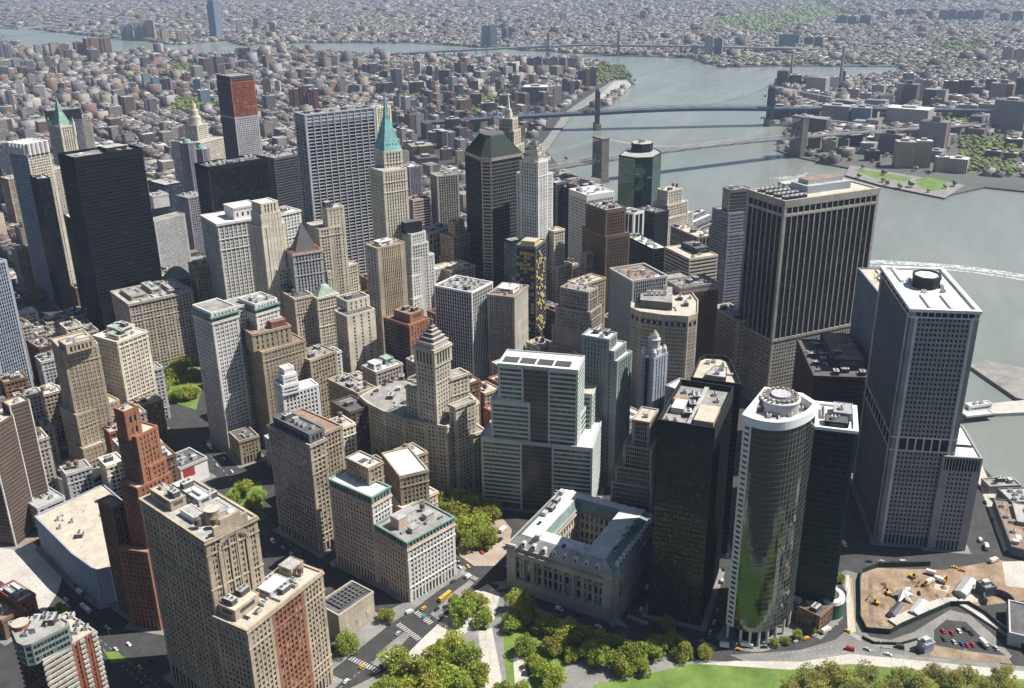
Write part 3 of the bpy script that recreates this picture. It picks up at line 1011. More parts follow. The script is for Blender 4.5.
# 19 green glass stepped office block
S = bands('sea_glass', bay=1.8, pier=.12, fl=3.9, sp=1.7, sout=.25, g='green', top=3.0, base=6)
DK = curtain('dark_grey', bay=1.6, pier=.3, fl=3.9, sp=1.1, g='bronze')
up = split(rect((498, 363), (578, 370), (584.5, 355.5), 126), 3, .32, .63)
lo = split(rect((480.7, 437.7), (592.6, 448), (606, 414), 62), 3, .37, .64)
bld('green_glass_block', 'stepped block of pale green glass bands with dark central strip above the custom house', [(lo, 0, 62, None, {4: DK}), (rect((491, 399), (530, 403), (537, 388), 95), 61, 95), (rect((556, 412), (580, 415), (600, 384), 82), 61, 82, None, None, 'tanroof'), (rect((571, 392), (592, 394), (605, 372), 92), 61, 92, None, None, 'tanroof'), (up, 0, 126, None, {4: DK})],
    S, roof='whiteroof', nclut=0, maxw=100)
b = MB()
for i in range(4):
    b.prism(sub(rect((498, 363), (578, 370), (584.5, 355.5), 126), .2, .12 + i * .22, .55, .12 + i * .22 + .19), 125.02, 125.5, M['fan'], M['fan'])
b.build('roof_fan_well', bpy.data.objects['green_glass_block'])

# 20 curved stepped stone tower
base = plan([(446.8, 423.6), (457, 414), (478, 399), (455, 378), (392, 377), (360.4, 394), (369, 401), (384, 408.5), (403, 415.5), (425.6, 420.4)], 68)
S = punch('limestone', bay=3.3, pier=1.6, fl=3.6, sp=1.9, courses=(3, 8, -4), corn=1.3, g='dark')
tw = rect((413, 346), (434, 350), (452, 343), 131)
rt = bld('stepped_stone_tower', 'tan stone tower with stepped pyramid top over a curved street front', [(base, 0, 66, None, None, 'gravel'), (rect((450, 404), (455.5, 407), (475, 399), 81), 0, 81), (rect((468, 424), (472, 434), (480, 426), 52), 0, 52),
          (rect((405, 386), (424, 392), (441, 385), 90), 65, 90), (tw, 0, 118), (rect((447, 372), (451, 378), (466, 371), 100), 0, 100), (inset(tw, -.4), 117, 131, punch('limestone', bay=3.2, pier=1.3, pout=.9, fl=12, sp=.8, courses=(), corn=1.6, top=2.4))], S, cat='stone tower', roof='gravel', nclut=0, maxw=100)
q = inset(tw, 1.0); z = 130.2
for i, (ins, h) in enumerate(((.6, 5), (2.6, 3.2), (4.6, 3), (6.4, 2.8), (7.9, 2.6), (9.2, 4))):
    pp = inset(tw, ins)
    if area(pp) < 8: break
    b = MB(); b.prism(pp, z, z + h, W['slate'] if i else W['limestone'], W['concrete']); b.ring(pp, z + h - .6, z + h, .4, W['concrete']); b.build('pyramid_step', rt); z += h
b = MB(); cc = cent(tw); b.cyl(cc, 1.6, z, z + 4, W['slate'], 8, 1.0); b.cyl(cc, 1.9, z + 4, z + 5, W['slate'], 8); b.cyl(cc, 1.0, z + 5, z + 8, W['slate'], 8, .3); b.build('finial', rt)
for s, t in ((.2, .25), (.35, .2), (.5, .3), (.2, .5), (.62, .2), (.3, .4)):
    pass
for (fx, fy, k) in ((378, 391, 'stair_bulkhead'), (391, 398, 'cooling_tower'), (399, 390, 'stair_bulkhead'), (386, 385, 'water_tank'), (405, 403, 'stair_bulkhead'), (441, 414, 'cooling_unit'), (451, 409, 'cooling_unit'), (420, 412, 'air_duct'), (372, 395, 'skylight'), (396, 405, 'air_duct'), (402, 379, 'cooling_tower'), (393, 382, 'water_tank')):
    q = un(fx, fy, 65); dup_equipment(rt, k, q.x, q.y, 65, .3)

# 21 black gridded glass tower by the park
bb = rect((658.5, 418.7), (715, 428), (733, 386.6), 148)
rt = bld('black_glass_tower', 'black gridded glass tower with sunken roof well next to the curved mirror tower', [(bb, 0, 148)], curtain('charcoal', bay=2.0, pier=.35, pout=.3, fl=3.7, sp=1.0, g='bronze', top=10, base=8), roof='gravel', par=4.0, nclut=0, maxw=100)
b = MB(); pp = sub(bb, .05, .06, .95, .42); b.prism(sub(bb, .06, .05, .42, .40), 144, 149.5, W['tan'], RF['tanroof']); b.build('penthouse', rt)
b = MB(); b.prism(sub(bb, .03, .44, .95, .52), 144, 146.5, W['concrete'], RF['greyroof']); b.build('penthouse', rt)
for s, t in ((.55, .75), (.55, .9)):
    p = uv(bb, s, t - .02); b = MB(); b.cyl(p, 3.0, 144, 147.2, W['tan'], 16); b.cyl(p, 2.4, 147.2, 147.5, M['rust'], 16); b.build('fan_drum', rt)
for s in (.3, .5, .7):
    p = uv(bb, s, .58); dup_equipment(rt, 'cooling_tower', p.x, p.y, 144, .3)
b = MB(); b.prism(sub(bb, .30, .68, .52, .90), 144, 148, W['pale_grey'], RF['whiteroof']); b.build('penthouse', rt)
for s, t in ((.8, .7), (.8, .85), (.12, .75), (.12, .9), (.7, .2), (.85, .3)):
    p = uv(bb, s, t); dup_equipment(rt, 'cooling_unit', p.x, p.y, 144, .3)
# eight sided dark tower behind it
oc = plan([(691, 377), (741, 384), (729.5, 358), (724, 355.5), (706, 354.5), (700, 357)], 140)
bld('octagonal_tower', 'dark tower with chamfered rim and tan roof behind the black gridded glass tower', [(oc, 0, 140)], curtain('charcoal', bay=2, pier=.3, sp=1.2, g='black', top=4), roof='tanroof', nclut=3, par=3.0, tanks=0,
    pent=[(.2, .15, .7, .55, 3, 'dark_grey', 'greyroof')])

# 22 curved mirror tower
arc = [(744, 418.7), (752, 422), (762, 424.6), (773, 426), (784, 425.6), (795, 423), (805, 418.6), (812, 413.5), (816.5, 408)]
arc3 = [Vector(q) for q in plan(arc, 160)]
sm = []
for i in range(1, len(arc3) - 1):        # smooth the curved front
    p0, p1, p2, p3 = arc3[max(i - 1, 0)], arc3[i], arc3[i + 1], arc3[min(i + 2, len(arc3) - 1)]
    for k in range(3):
        t = k / 3
        sm.append(tuple(.5 * (2 * p1 + (p2 - p0) * t + (2 * p0 - 5 * p1 + 4 * p2 - p3) * t * t + (3 * p1 - p0 - 3 * p2 + p3) * t ** 3)))
cv = [tuple(arc3[0])] + sm + [tuple(arc3[-1])] + plan([(801, 398), (765.5, 392)], 160)
NE = len(cv)
CM = curtain('grey', bay=3.2, pier=.07, pout=.05, fl=3.8, sp=.12, sout=.04, corner=.04, g='mirror', top=3.2, base=1.0)
WS = bands('white_panel', bay=4, fl=3.8, sp=1.9, g='green', base=1.0)
rt = root('curved_glass_tower', (*cent(cv), 0), 'curved mirror glass tower reflecting trees with white ring roof', 'glass tower')
mb, rmb, wins = MB(), [], []
tier(mb, wins, rmb, cv, 12, 160, CM, {0: WS, NE - 2: WS, NE - 1: WS}, 'greyroof', 3.0)
mb.ring(cv, 157.5, 163, 1.2, W['white_metal'], din=2.2, inner=True)
mb.build('curtain_wall', rt); LASTROOF[rt.name] = rmb[0].build('roof', rt)
FOOT.append((cv, 160)); PAVE.append(cv)
wins = [w for w in wins if w[7] is G['green'] or True]
wb = MB()
wins.sort(key=lambda w: pr(w[:3])[2])
for i, w in enumerate(wins):
    x, y, z, ww, wh, ux, uy, gm = w
    if i < 100 and gm is G['green']:
        me, key = win_mesh(ww, wh, gm)
        link('window', me, rt, Matrix(((ux, uy, 0, x - rt.location.x + uy * .03), (uy, -ux, 0, y - rt.location.y - ux * .03), (0, 0, 1, z), (0, 0, 0, 1))) @ Matrix.Diagonal((ww / key[0], 1, wh / key[1], 1)))
    else:
        nx, ny = uy * .02, -ux * .02; a, h = ww / 2, wh / 2
        wb.face([(x - ux * a + nx, y - uy * a + ny, z - h), (x + ux * a + nx, y + uy * a + ny, z - h), (x + ux * a + nx, y + uy * a + ny, z + h), (x - ux * a + nx, y - uy * a + ny, z + h)], gm)
wb.build('glass_panels', rt)['kind'] = 'stuff'
b = MB(); b.prism(inset(cv, 6), 0, 12.5, G['black']); b.build('lobby', rt)
for i in range(0, NE - 2, 3):
    p = Vector(cv[i]); c = Vector(cent(cv)); p = p + (c - p).normalized() * 1.5
    b = MB(); b.cyl(p, .9, 0, 12.2, W['white_stone'], 10); b.build('column', rt)
dr = plan([(780, 404)], 160)[0]
b = MB(); b.cyl(dr, 11.5, 157, 164, W['pale_grey'], 32); b.cyl(dr, 12, 164, 164.8, W['white_metal'], 32); b.cyl(dr, 9, 164.8, 166, W['dark_grey'], 24); b.cyl(dr, 6, 166, 167.2, W['pale_grey'], 20)
for i in range(20):
    t = i * .314; b.box((dr[0] + 10 * math.cos(t), dr[1] + 10 * math.sin(t)), 1.6, 1.6, 164.8, 166.8, W['tan'] if i % 3 else M['hvac'], t)
b.build('roof_drum', rt)
for (fx, fy, k) in ((757, 410, 'cooling_tower'), (769, 417, 'cooling_unit'), (790, 416, 'cooling_unit'), (801, 410, 'cooling_unit'), (762, 401, 'air_duct'), (779, 419, 'air_duct')):
    q = un(fx, fy, 157); dup_equipment(rt, k, q.x, q.y, 157, .2)
# 23 dark green glass block to its right
q = rect((814, 426.5), (857, 431.5), (855.5, 406.5), 142)
rt = bld('dark_glass_block', 'dark green glass block with white rimmed roof squeezed behind the curved mirror tower', [(q, 0, 142)], bands('dark_green', bay=1.8, pier=.12, sp=1.0, fl=3.7, g='black', top=2), roof='whiteroof', nclut=0,
         pent=[(.05, .2, .35, .75, 4.5, 'charcoal', 'tar'), (.42, .1, .85, .55, 5, 'steel_blue', 'greyroof')])
b = MB(); b.ring(q, 140.6, 142.6, .9, W['white_metal'], din=2.0, inner=True); b.build('roof_rim', rt)
for i in range(5):
    p = uv(q, .45 + i * .07, .8); dup_equipment(rt, 'cooling_unit', p.x, p.y, 141, 0)
# shrine / low brick building with white curved roof
q = rect((788, 600), (820, 616), (835, 600), 14)
rt = bld('low_curved_house', 'low brick house with white curved roof and green netting by the bend in the road', [(q, 0, 14)], punch('brown_brick', courses=(), base=4, top=1.5), cat='low house', roof='tar', nclut=3, tanks=0)
b = MB(); c = plan([(830, 597)], 12)[0]
b.cyl(c, 9.5, 0, 12, MATS.setdefault('green_netting', plain('green_netting', (.03, .14, .09), .8)), 22); b.cyl(c, 10, 12, 14.5, M['white'], 22, 9.5); b.cyl(c, 6, 14.5, 14.9, M['fan'], 16); b.build('round_wing', rt)
# ================================================================== right side
# 24 waffle fronted grey tower
q = rect((884, 267.7), (912, 309.5), (978, 311), 188)
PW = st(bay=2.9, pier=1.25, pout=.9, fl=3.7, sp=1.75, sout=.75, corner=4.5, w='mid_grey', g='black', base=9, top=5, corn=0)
PL = st(bay=2.9, pier=1.45, pout=.9, fl=3.7, sp=1.95, sout=.75, corner=3.0, w='shade_grey', g='black', base=9, top=5)  # left and rear faces: shade put into a darker wall grey
a2 = step((930, 424), (944, 455.5), (980, 455.5), [uv(q, .86, 0)], 3)
a2z = a2[2]; a2 = a2[0]
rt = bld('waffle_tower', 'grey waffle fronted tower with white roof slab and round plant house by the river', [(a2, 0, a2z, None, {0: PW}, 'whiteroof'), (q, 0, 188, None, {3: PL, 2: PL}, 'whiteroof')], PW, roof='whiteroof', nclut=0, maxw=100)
b = MB()
for i in (0, 3, 1):
    a_, b_ = Vector(q[i]), Vector(q[(i + 1) % 4]); L = (b_ - a_).length; u = (b_ - a_) / L; n = Vector((u.y, -u.x))
    for s in (3.4, L - 3.4):
        b.strip(a_, u, n, s - .9, s + .9, 0, 184, 1.5, W['white_stone'])
for z0_, z1_ in ((182.3, 183.4), (90, 91), (79.5, 80.5)):
    b.ring(q, z0_, z1_, 1.3, W['white_stone'])
b.ring(q, 186.8, 189, 1.7, W['white_panel'], din=1.2, inner=True)
b.build('pale_trim', rt)
b = MB()
for i in (0, 3):
    a_, b_ = Vector(q[i]), Vector(q[(i + 1) % 4]); L = (b_ - a_).length; u = (b_ - a_) / L; n = Vector((u.y, -u.x))
    b = MB(); b.strip(a_, u, n, 5, L - 5, 80.5, 90, .95, G['black'])
    k = 6 if i == 0 else 9
    for j in range(1, k):
        b.strip(a_, u, n, 5 + (L - 10) * j / k - .5, 5 + (L - 10) * j / k + .5, 80.5, 90, 1.2, W['white_stone'])
    b.build('mechanical_floor', rt); b = MB()
    b.strip(a_, u, n, 2, L - 2, 183.5, 186.5, .98, G['black'])
    k = 9
    for j in range(k + 1):
        b.strip(a_, u, n, 2 + (L - 4) * j / k - .35, 2 + (L - 4) * j / k + .35, 183.5, 186.5, 1.25, W['white_stone'])
    b.build('louver_band', rt)
cc = uv(q, .52, .60)
oct8 = [(cc.x + 12 * math.cos(i * math.pi / 4 + .5), cc.y + 10 * math.sin(i * math.pi / 4 + .5)) for i in range(8)]
b = MB(); b.prism(oct8, 187, 195, W['charcoal'], RF['whiteroof']); b.ring(oct8, 193.5, 196, .4, W['dark_green'], din=1.0, inner=True); b.build('plant_house', rt)
for sb_ in ((.30, .06, .34, .36), (.62, .06, .66, .36), (.15, .66, .2, .98)):
    b = MB(); b.prism(sub(q, *sb_), 187, 188.7, W['white_metal'], W['white_metal']); b.build('gantry_rail', rt)
for s, t in ((.30, .7), (.35, .62), (.75, .55), (.72, .45), (.4, .42)):
    p = uv(q, s, t); dup_equipment(rt, 'cooling_unit', p.x, p.y, 187, .4)
b = MB()
for i in range(7):
    p = uv(a2, .14 + .11 * i, .35); b.box(p, 1.6, 7, a2z - 1, a2z + .3, M['hvac_d'], .2)
b.build('roof_vent', rt)
b = MB()
a_, b_ = Vector(a2[0]), Vector(a2[1]); L = (b_ - a_).length; u = (b_ - a_) / L; n = Vector((u.y, -u.x))
b.strip(a_, u, n, 1, L - 1, a2z - 11, a2z - 1.5, 1.0, G['black'])
for j in range(13): b.strip(a_, u, n, L * j / 12 - .2, L * j / 12 + .2, a2z - 11, a2z - 1.5, 1.25, W['pale_grey'])
b.build('louver_band', rt)
# grey slab behind it
bld('grey_slab_tower', 'plain grey slab with tan roof strip between the waffle fronted tower and dark ribbed tower', [(rect((863, 268), (880.5, 294), (900, 290), 155), 0, 155, None, {3: st(bay=2.4, pier=1.3, fl=3.6, sp=1.9, w='blue_grey', g='dark')})], ribs('blue_grey'), roof='tanroof', nclut=2, tanks=0)
# maroon block in front of the ribbed tower
bld('maroon_block', 'dark maroon block with deep roof in shade beside the waffle fronted tower', [(rect((798, 339), (814, 375.5), (870, 377), 90), 0, 90)], st(bay=2.2, pier=1.0, fl=3.7, sp=1.9, w='maroon', g='black', corner=5), roof='tar', nclut=7, tanks=0,
    pent=[(.42, .2, .98, .95, 9, 'maroon', 'brownroof')], kinds=['cooling_tower', 'cooling_unit', 'air_duct'])
# 25 dark tower with white vertical ribs
q = rect((752.5, 189), (785.5, 201), (877, 187.5), 207)
PR = st(bay=6.6, pier=.95, pout=.9, fl=3.9, sp=.7, sout=.1, corner=1.6, w='grey_stone', s='black', g='black', base=0.5, top=3.5)
WA = st(bay=3.3, pier=1.1, pout=.5, fl=3.9, sp=1.7, sout=.4, corner=2.0, w='grey_stone', g='dark', base=8, top=1)
rt = bld('ribbed_dark_tower', 'huge dark tower with pale vertical ribs and cluttered tan roof above river', [(q, 0, 70, WA), (offs(q, .02), 69, 207, PR)], PR, roof='tanroof', nclut=0, maxw=100)
for z0_, z1_, di in ((192, 194.6, 0), (69, 71.5, 0), (200.5, 207.2, 1.5)):
    b = MB(); b.ring(q, z0_, z1_, 1.1, W['grey_stone'], din=di, inner=di > 0); b.build('pale_band', rt)
b = MB(); b.prism(sub(q, .35, .3, .82, .75), 206, 213, W['steel_blue'], RF['greyroof']); b.prism(sub(q, .30, .78, .75, .98), 206, 211, W['pale_grey'], RF['whiteroof']); b.build('penthouse', rt)
b = MB(); b.prism(sub(q, .40, .42, .78, .68), 213.02, 217, W['pale_grey'], RF['brownroof']); b.build('penthouse', rt)
for i in range(5):
    for j in range(4):
        p = uv(q, .04 + i * .05, .12 + j * .22); dup_equipment(rt, 'cooling_tower', p.x, p.y, 206, .35)
b = MB()
for i in range(26):
    p = uv(q, random.uniform(.18, .6), random.uniform(.7, .97)); b.bar((p.x, p.y, 206), (p.x, p.y, 218 + random.random() * 7), .18, M['white']); 
    p2 = uv(q, random.uniform(.18, .6), random.uniform(.7, .97)); b.bar((p.x, p.y, 212 + random.random() * 6), (p2.x, p2.y, 212 + random.random() * 6), .18, M['white'])
b.build('roof_scaffold', rt)
# 26 stepped glass tower by the river
q = rect((722, 187), (730, 190), (752, 188.5), 174)
S = bands('purple_grey', fl=3.8, sp=1.7, g='blue')
bld('stepped_glass_tower', 'stepped grey glass tower with chamfered top left of the dark ribbed tower', [(*step((710, 226), (728, 234), (756, 230), q, 6),), (*step((714, 207), (729, 213), (754, 209), q, 3),), (q, 0, 174, curtain('grey', g='dmirror', sp=.9, top=3))], S, roof='gravel', nclut=4, tanks=0)
# pinkish block left of ribbed tower's foot
bld('waffle_podium_block', 'pale brown waffle windowed block with cluttered roof at left foot of the dark ribbed tower', [(rect((715, 305), (738, 321), (752, 316), 78), 0, 78)], st(bay=4.2, pier=1.5, pout=.7, fl=4.2, sp=2.0, sout=.6, w='pinkish', g='dark', top=1.5), cat='office block', roof='gravel', nclut=12, tanks=0)
# 27 brown building with rounded corners and row of white cooling towers
pl = plan([(631, 307), (640, 311), (664, 314.5), (688, 316), (697.5, 313), (698, 300), (692, 292), (650, 288), (632, 296)], 122)
rt = bld('rounded_office_block', 'beige brown block with cut corners and row of white cooling towers on its roof', [(pl, 0, 122)], ribs('stone_shade', bay=1.9, pier=.9, sp=1.7, g='bronze', top=5, pout=.35), roof='tanroof', nclut=0, par=1.5)
b = MB()
L_ = [Vector(p) for p in pl]
for i in range(4):
    a_, b_ = L_[i], L_[i + 1]; L = (b_ - a_).length; u = (b_ - a_) / L; n = Vector((u.y, -u.x)); k = max(1, round(L / 5.5))
    for j in range(k):
        b.strip(a_, u, n, L * (j + .25) / k, L * (j + .75) / k, 112, 115.2, .5, G['black'])
b.build('top_window_row', rt)
b = MB(); b.prism(plan([(640, 306), (672, 309), (672, 293), (641, 291)], 122), 120.6, 128, W['dark_grey'], RF['gravel']); b.build('penthouse', rt)
for i in range(4):
    for j, yy in enumerate((288.5, 294)):
        c = plan([(649 + i * 5.2, yy)], 129)[0]; b = MB(); b.box(c, 4.4, 3.2, 128, 133, M['white'], .3); b.cyl(c, 1.5, 133, 133.6, M['hvac_d'], 12); b.build('cooling_tower', rt)
for (fx, fy, k) in ((680, 299, 'cooling_tower'), (686, 305, 'cooling_tower'), (676, 309, 'air_duct'), (690, 298, 'cooling_unit'), (636, 300, 'cooling_tower'), (681, 293, 'stair_bulkhead')):
    c = un(fx, fy, 121); dup_equipment(rt, k, c.x, c.y, 120.5, .3)
# 28..
bld('blank_grey_tower', 'light grey tower with blank left wall, left of the cut corner block', [(rect((616, 267), (632.4, 280.4), (663, 273), 142), 0, 142, None, {3: blank('grey')})], ribs('pale_grey', bay=2.2, pier=.6, sp=.9, g='black'), roof='brownroof', nclut=6, tanks=0, par=2)
bld('dark_brown_block', 'dark brown block with raised dark roof frame behind the cut corner block', [(rect((648, 276), (684, 293.5), (719, 288), 122), 0, 122), (rect((667, 279), (680, 287.5), (718, 282), 128), 121, 128, blank('granite'))], ribs('dark_brick', g='bronze'), roof='gravel', nclut=8, tanks=0, par=2,
    kinds=['cooling_tower', 'cooling_unit', 'air_duct'])
bld('banded_office_block', 'low white and black banded block with dark green roof plant', [(rect((664.6, 246.7), (689.7, 258.5), (718, 254.5), 118), 0, 118)], bands('cream', fl=4.0, sp=1.9, sout=.4, g='black'), cat='office block', roof='tanroof', nclut=2, pent=[(.45, .25, .95, .85, 6, 'dark_green', 'tar')], tanks=0)
bld('flat_dark_block', 'dark block with pale cluttered roof behind the banded block', [(rect((625.3, 235), (653, 249), (667, 247), 112), 0, 112)], bands('charcoal', g='black', sp=1.2), cat='office block', roof='whiteroof', nclut=8, tanks=0)
bld('columned_block', 'block with wide tan roof and dark columned top storey near the river', [(rect((671, 225.5), (698, 237), (714, 235), 104), 0, 104)], ribs('granite', bay=4.5, pier=1.6, fl=8, sp=1.5, g='black'), cat='office block', roof='tanroof', nclut=6, tanks=0)
q = rect((586, 203), (606, 210), (626, 207), 158)
bld('brown_ribbed_tower', 'dark brown ribbed tower with grey cluttered roof in the middle of the skyline', [(*step((583, 226), (606, 236), (629, 232), q, 3),), (q, 0, 158)], ribs('brown_stone', bay=2.2, pier=.9, pout=.5, sp=1.2, g='black', top=4), roof='greyroof', nclut=9, tanks=0)
bld('white_grid_tower', 'white gridded tower with flat white roof by the bridge tower', [(rect((574, 188), (587, 195), (611, 190), 146), 0, 146)], st(bay=3.0, pier=1.0, pout=.5, fl=3.8, sp=1.5, sout=.4, w='white_panel', g='black', top=7, corner=1), roof='whiteroof', nclut=5, tanks=0)
bld('navy_slab_tower', 'dark navy slab just left of the white gridded tower', [(rect((558, 184), (563, 187), (575, 185), 140), 0, 140)], curtain('charcoal', g='black'), roof='gravel', nclut=2, tanks=0)
bld('dark_brown_tower', 'dark tower behind the white ribbed tower with flat grey roof', [(rect((549, 180), (556, 183), (566, 180), 146), 0, 146)], curtain('dark_grey', g='black'), roof='gravel', nclut=2, tanks=0)
oc = plan([(619, 155), (635.5, 157.5), (653, 157), (661.4, 152), (655, 148), (628, 148)], 160)
rt = bld('green_octagonal_tower', 'green mirror glass tower with dark drum on top in front of the stone bridge', [(oc, 0, 160)], curtain('dark_green', bay=2, pier=.12, pout=.1, sp=.4, g='gmirror', top=2), roof='greyroof', nclut=0)
c = plan([(642, 150)], 160)[0]; b = MB(); b.prism([(c[0] + 17 * math.cos(i * math.pi / 4 + .3), c[1] + 15 * math.sin(i * math.pi / 4 + .3)) for i in range(8)], 159, 171, W['charcoal'], RF['greyroof']); b.build('roof_drum', rt)
for i in range(5):
    dup_equipment(rt, 'cooling_unit', c[0] + random.uniform(-8, 8), c[1] + random.uniform(-8, 8), 171, .3)
bld('white_ribbed_block', 'dark block with bold white ribs below the green mirror tower', [(rect((622, 209), (634, 213), (641, 210), 108), 0, 108)], st(bay=7, pier=1.4, pout=.6, fl=3.8, sp=.6, sout=.1, w='white_panel', s='black', g='black', top=3), cat='office block', roof='greyroof', nclut=3, tanks=0)
bld('charcoal_block', 'charcoal block with flat roof right of the white ribbed block', [(rect((636, 208), (655, 213), (669, 210), 104), 0, 104)], curtain('charcoal', g='black'), cat='office block', roof='tar', nclut=3, tanks=0)
bld('white_banded_annex', 'narrow white banded annex at left of green mirror tower', [(rect((621, 180), (625, 182), (634, 181), 120), 0, 120)], bands('white_panel', g='black'), cat='office block', roof='whiteroof', nclut=1, tanks=0)
PQ = rect((662, 187.5), (668, 191), (679, 187), 124)
S = punch('cream', bay=3.2, courses=(), corn=.5)
bld('pale_stepped_tower', 'pale stepped stone tower near the river right of the green mirror tower', [(*step((657, 212), (668, 218), (688, 210), PQ, 5),), (*step((660, 200), (668, 205), (683, 199), PQ, 3),), (PQ, 0, 124)], S, cat='stone tower', roof='whiteroof', nclut=2)
# river shed
q = rect((680, 213), (690, 219), (706, 208), 22)
rt = bld('pier_pavilion', 'white roofed pavilion on the river pier beyond pale stepped tower', [(q, 0, 14), (inset(q, 8), 12, 22)], bands('purple_grey', fl=4), cat='pier pavilion', roof='whiteroof', nclut=4, tanks=0)

# ================================================================== middle
q = rect((519, 160), (538, 162), (549.5, 159.5), 208)
rt = bld('white_stone_tower', 'slender white stone tower with stepped octagonal crown left of the river', [(rect((518, 172), (537, 176), (551, 172), 190), 0, 190), (q, 0, 208)], punch('white_stone', bay=3.2, pier=1.7, pout=.6, sp=1.6, courses=(-4,), corn=.6, g='dark'), cat='stone tower', roof='whiteroof', nclut=0)
c = cent(q); z = 207
for r_, h in ((12, 7), (10, 6), (7.5, 5), (4.5, 3)):
    b = MB(); b.cyl(c, r_, z, z + h, W['cream'], 8); b.cyl(c, r_ + .6, z + h - .8, z + h, W['white_stone'], 8); b.build('crown_step', rt); z += h
# dark tower with hipped roof
e = 206
q = plan([(465, 151.4), (481, 158), (491, 158.5), (522, 153), (514, 146), (472, 145)], e)
S = st(bay=3.0, pier=.5, pout=.3, fl=4.0, sp=1.1, sout=.35, w='dark_grey', g='black', corner=1.0, top=4)
rt = bld('hipped_roof_tower', 'dark banded tower with sloping green black hipped roof and bay corners', [(q, 0, e, S, {1: bands('stone_shade', fl=4, sp=1.7, sout=.5, g='black'), 0: bands('charcoal', fl=4, g='black')})], S, roof='gravel', nclut=0)
b = MB(); c = cent(q); tp = [(c[0] + (x - c[0]) * .45, c[1] + (y - c[1]) * .45) for x, y in q]; b.frustum(offs(q, 1.2), e, tp, 226, W['roof_green']); b.prism(tp, 226, 228, W['slate'], RF['tar']); b.build('hipped_roof', rt)
b = MB(); b.ring(q, e - 3, e + .3, 1.4, W['granite']); b.build('eaves_band', rt)
# spire behind it
c = plan([(498, 150)], 205)[0]
c = Vector((545, 262))
sq = lambda r_: [(c[0] - r_, c[1] - r_), (c[0] + r_, c[1] - r_), (c[0] + r_, c[1] + r_), (c[0] - r_, c[1] + r_)]
rt = bld('spire_tower', 'stepped stone spire tower rising behind the green black hipped roof', [(sq(14), 0, 205), (sq(11), 204, 222), (sq(8.5), 221, 236)], punch('limestone', bay=3, pier=1.6, sp=1.5, courses=(), corn=.4), cat='stone tower', roof='greyroof', nclut=0)
b = MB(); b.cyl(c, 5.5, 235, 246, W['limestone'], 8, 4.2); b.cyl(c, 2.6, 246, 267, W['white_stone'], 8, .3); b.build('spire', rt)
# broad steel and glass slab
q = rect((294, 112), (305, 114.5), (374, 107), 248)
rt = bld('steel_ribbed_slab', 'broad blue grey slab tower with bright steel columns and white floor lines', [(q, 0, 248)], st(bay=8.8, pier=.9, pout=1.3, fl=4.0, sp=1.0, sout=.95, corner=.9, w='pale_grey', s='pale_grey', g='blue', base=6, top=1.5), roof='gravel', nclut=8, par=2.5, tanks=0, kinds=['cooling_tower', 'air_duct'])
b = MB()
for i in (0, 3):
    a_, b_ = Vector(q[i]), Vector(q[(i + 1) % 4]); L = (b_ - a_).length; u = (b_ - a_) / L; n = Vector((u.y, -u.x))
    b.strip(a_, u, n, .5, L - .5, 236, 246.5, .42, W['steel_blue'])
b.build('louver_band', rt)
# pyramid topped tower, turquoise
q = rect((374.5, 147), (384, 151.5), (401.5, 149.5), 222)
rt = bld('turquoise_pyramid_tower', 'stone tower with bright turquoise pyramid roof and needle spire', [(rect((372, 166), (383, 171), (404.5, 167), 205), 0, 205), (q, 0, 222)], punch('cream', bay=3.3, pier=1.7, pout=.6, sp=1.6, courses=(-3, -6), corn=.7, g='dark'), cat='stone tower', roof='greyroof', nclut=0)
c = cent(q); b = MB(); f = lambda s: [(c[0] + (x - c[0]) * s, c[1] + (y - c[1]) * s) for x, y in q]
b.frustum(f(1.0), 221.5, f(.28), 254, W['turquoise']); b.frustum(f(.26), 254, f(.16), 262, W['turquoise']); b.frustum(f(.16), 262, f(.02), 284, W['turquoise']); b.build('pyramid_roof', rt)
b = MB()
for i in range(4):
    a_, b_ = Vector(q[i]), Vector(q[(i + 1) % 4])
    for t in (.2, .4, .6, .8):
        p = a_.lerp(b_, t); p = p.lerp(Vector(c), .18); b.box(p, 1.6, 1.6, 224, 229.5, W['turquoise']); 
b.build('roof_dormers', rt)
# slate pyramid tower
q = rect((284, 249), (293, 254), (322, 250), 138)
rt = bld('slate_pyramid_tower', 'grey stone tower with plain dark slate pyramid roof and columned top storeys', [(q, 0, 138)], punch('pale_grey', bay=3.3, pier=1.4, pout=.7, courses=(-2, -6), corn=1.2, g='dark'), cat='stone tower', roof='brownroof', nclut=0)
pyramid(rt, inset(q, 3), 137, 166, W['slate'], .05, 'pyramid_roof')
b = MB(); b.ring(inset(q, .5), 138, 139.2, .4, W['red_brick'], din=1.5); b.build('red_parapet', rt)
# massive white H block
S = punch('white_stone', bay=4.6, pier=1.6, pair=True, pout=.6, fl=3.8, sp=1.6, courses=(-4, -7, 4), corn=1.4, g='dark')
q = rect((199.5, 215), (217, 224), (256, 218), 160)
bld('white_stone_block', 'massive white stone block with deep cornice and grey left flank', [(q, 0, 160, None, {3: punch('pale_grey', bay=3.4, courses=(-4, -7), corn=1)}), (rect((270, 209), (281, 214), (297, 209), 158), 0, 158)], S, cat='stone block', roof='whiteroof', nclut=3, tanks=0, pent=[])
b = MB(); pp = rect((228, 203), (233, 208), (256, 203), 172); b.prism(pp, 158, 171, W['white_stone'], RF['whiteroof']); b.ring(pp, 170, 172, .5, W['white_stone'], din=.5, inner=True)
a_ = Vector(pp[0]); u = (Vector(pp[1]) - a_).normalized(); n = Vector((u.y, -u.x))
for t in range(5): b.strip(a_, u, n, 3 + t * 6, 5 + t * 6, 162, 166, .1, G['dark'])
b.build('penthouse', bpy.data.objects['white_stone_block'])
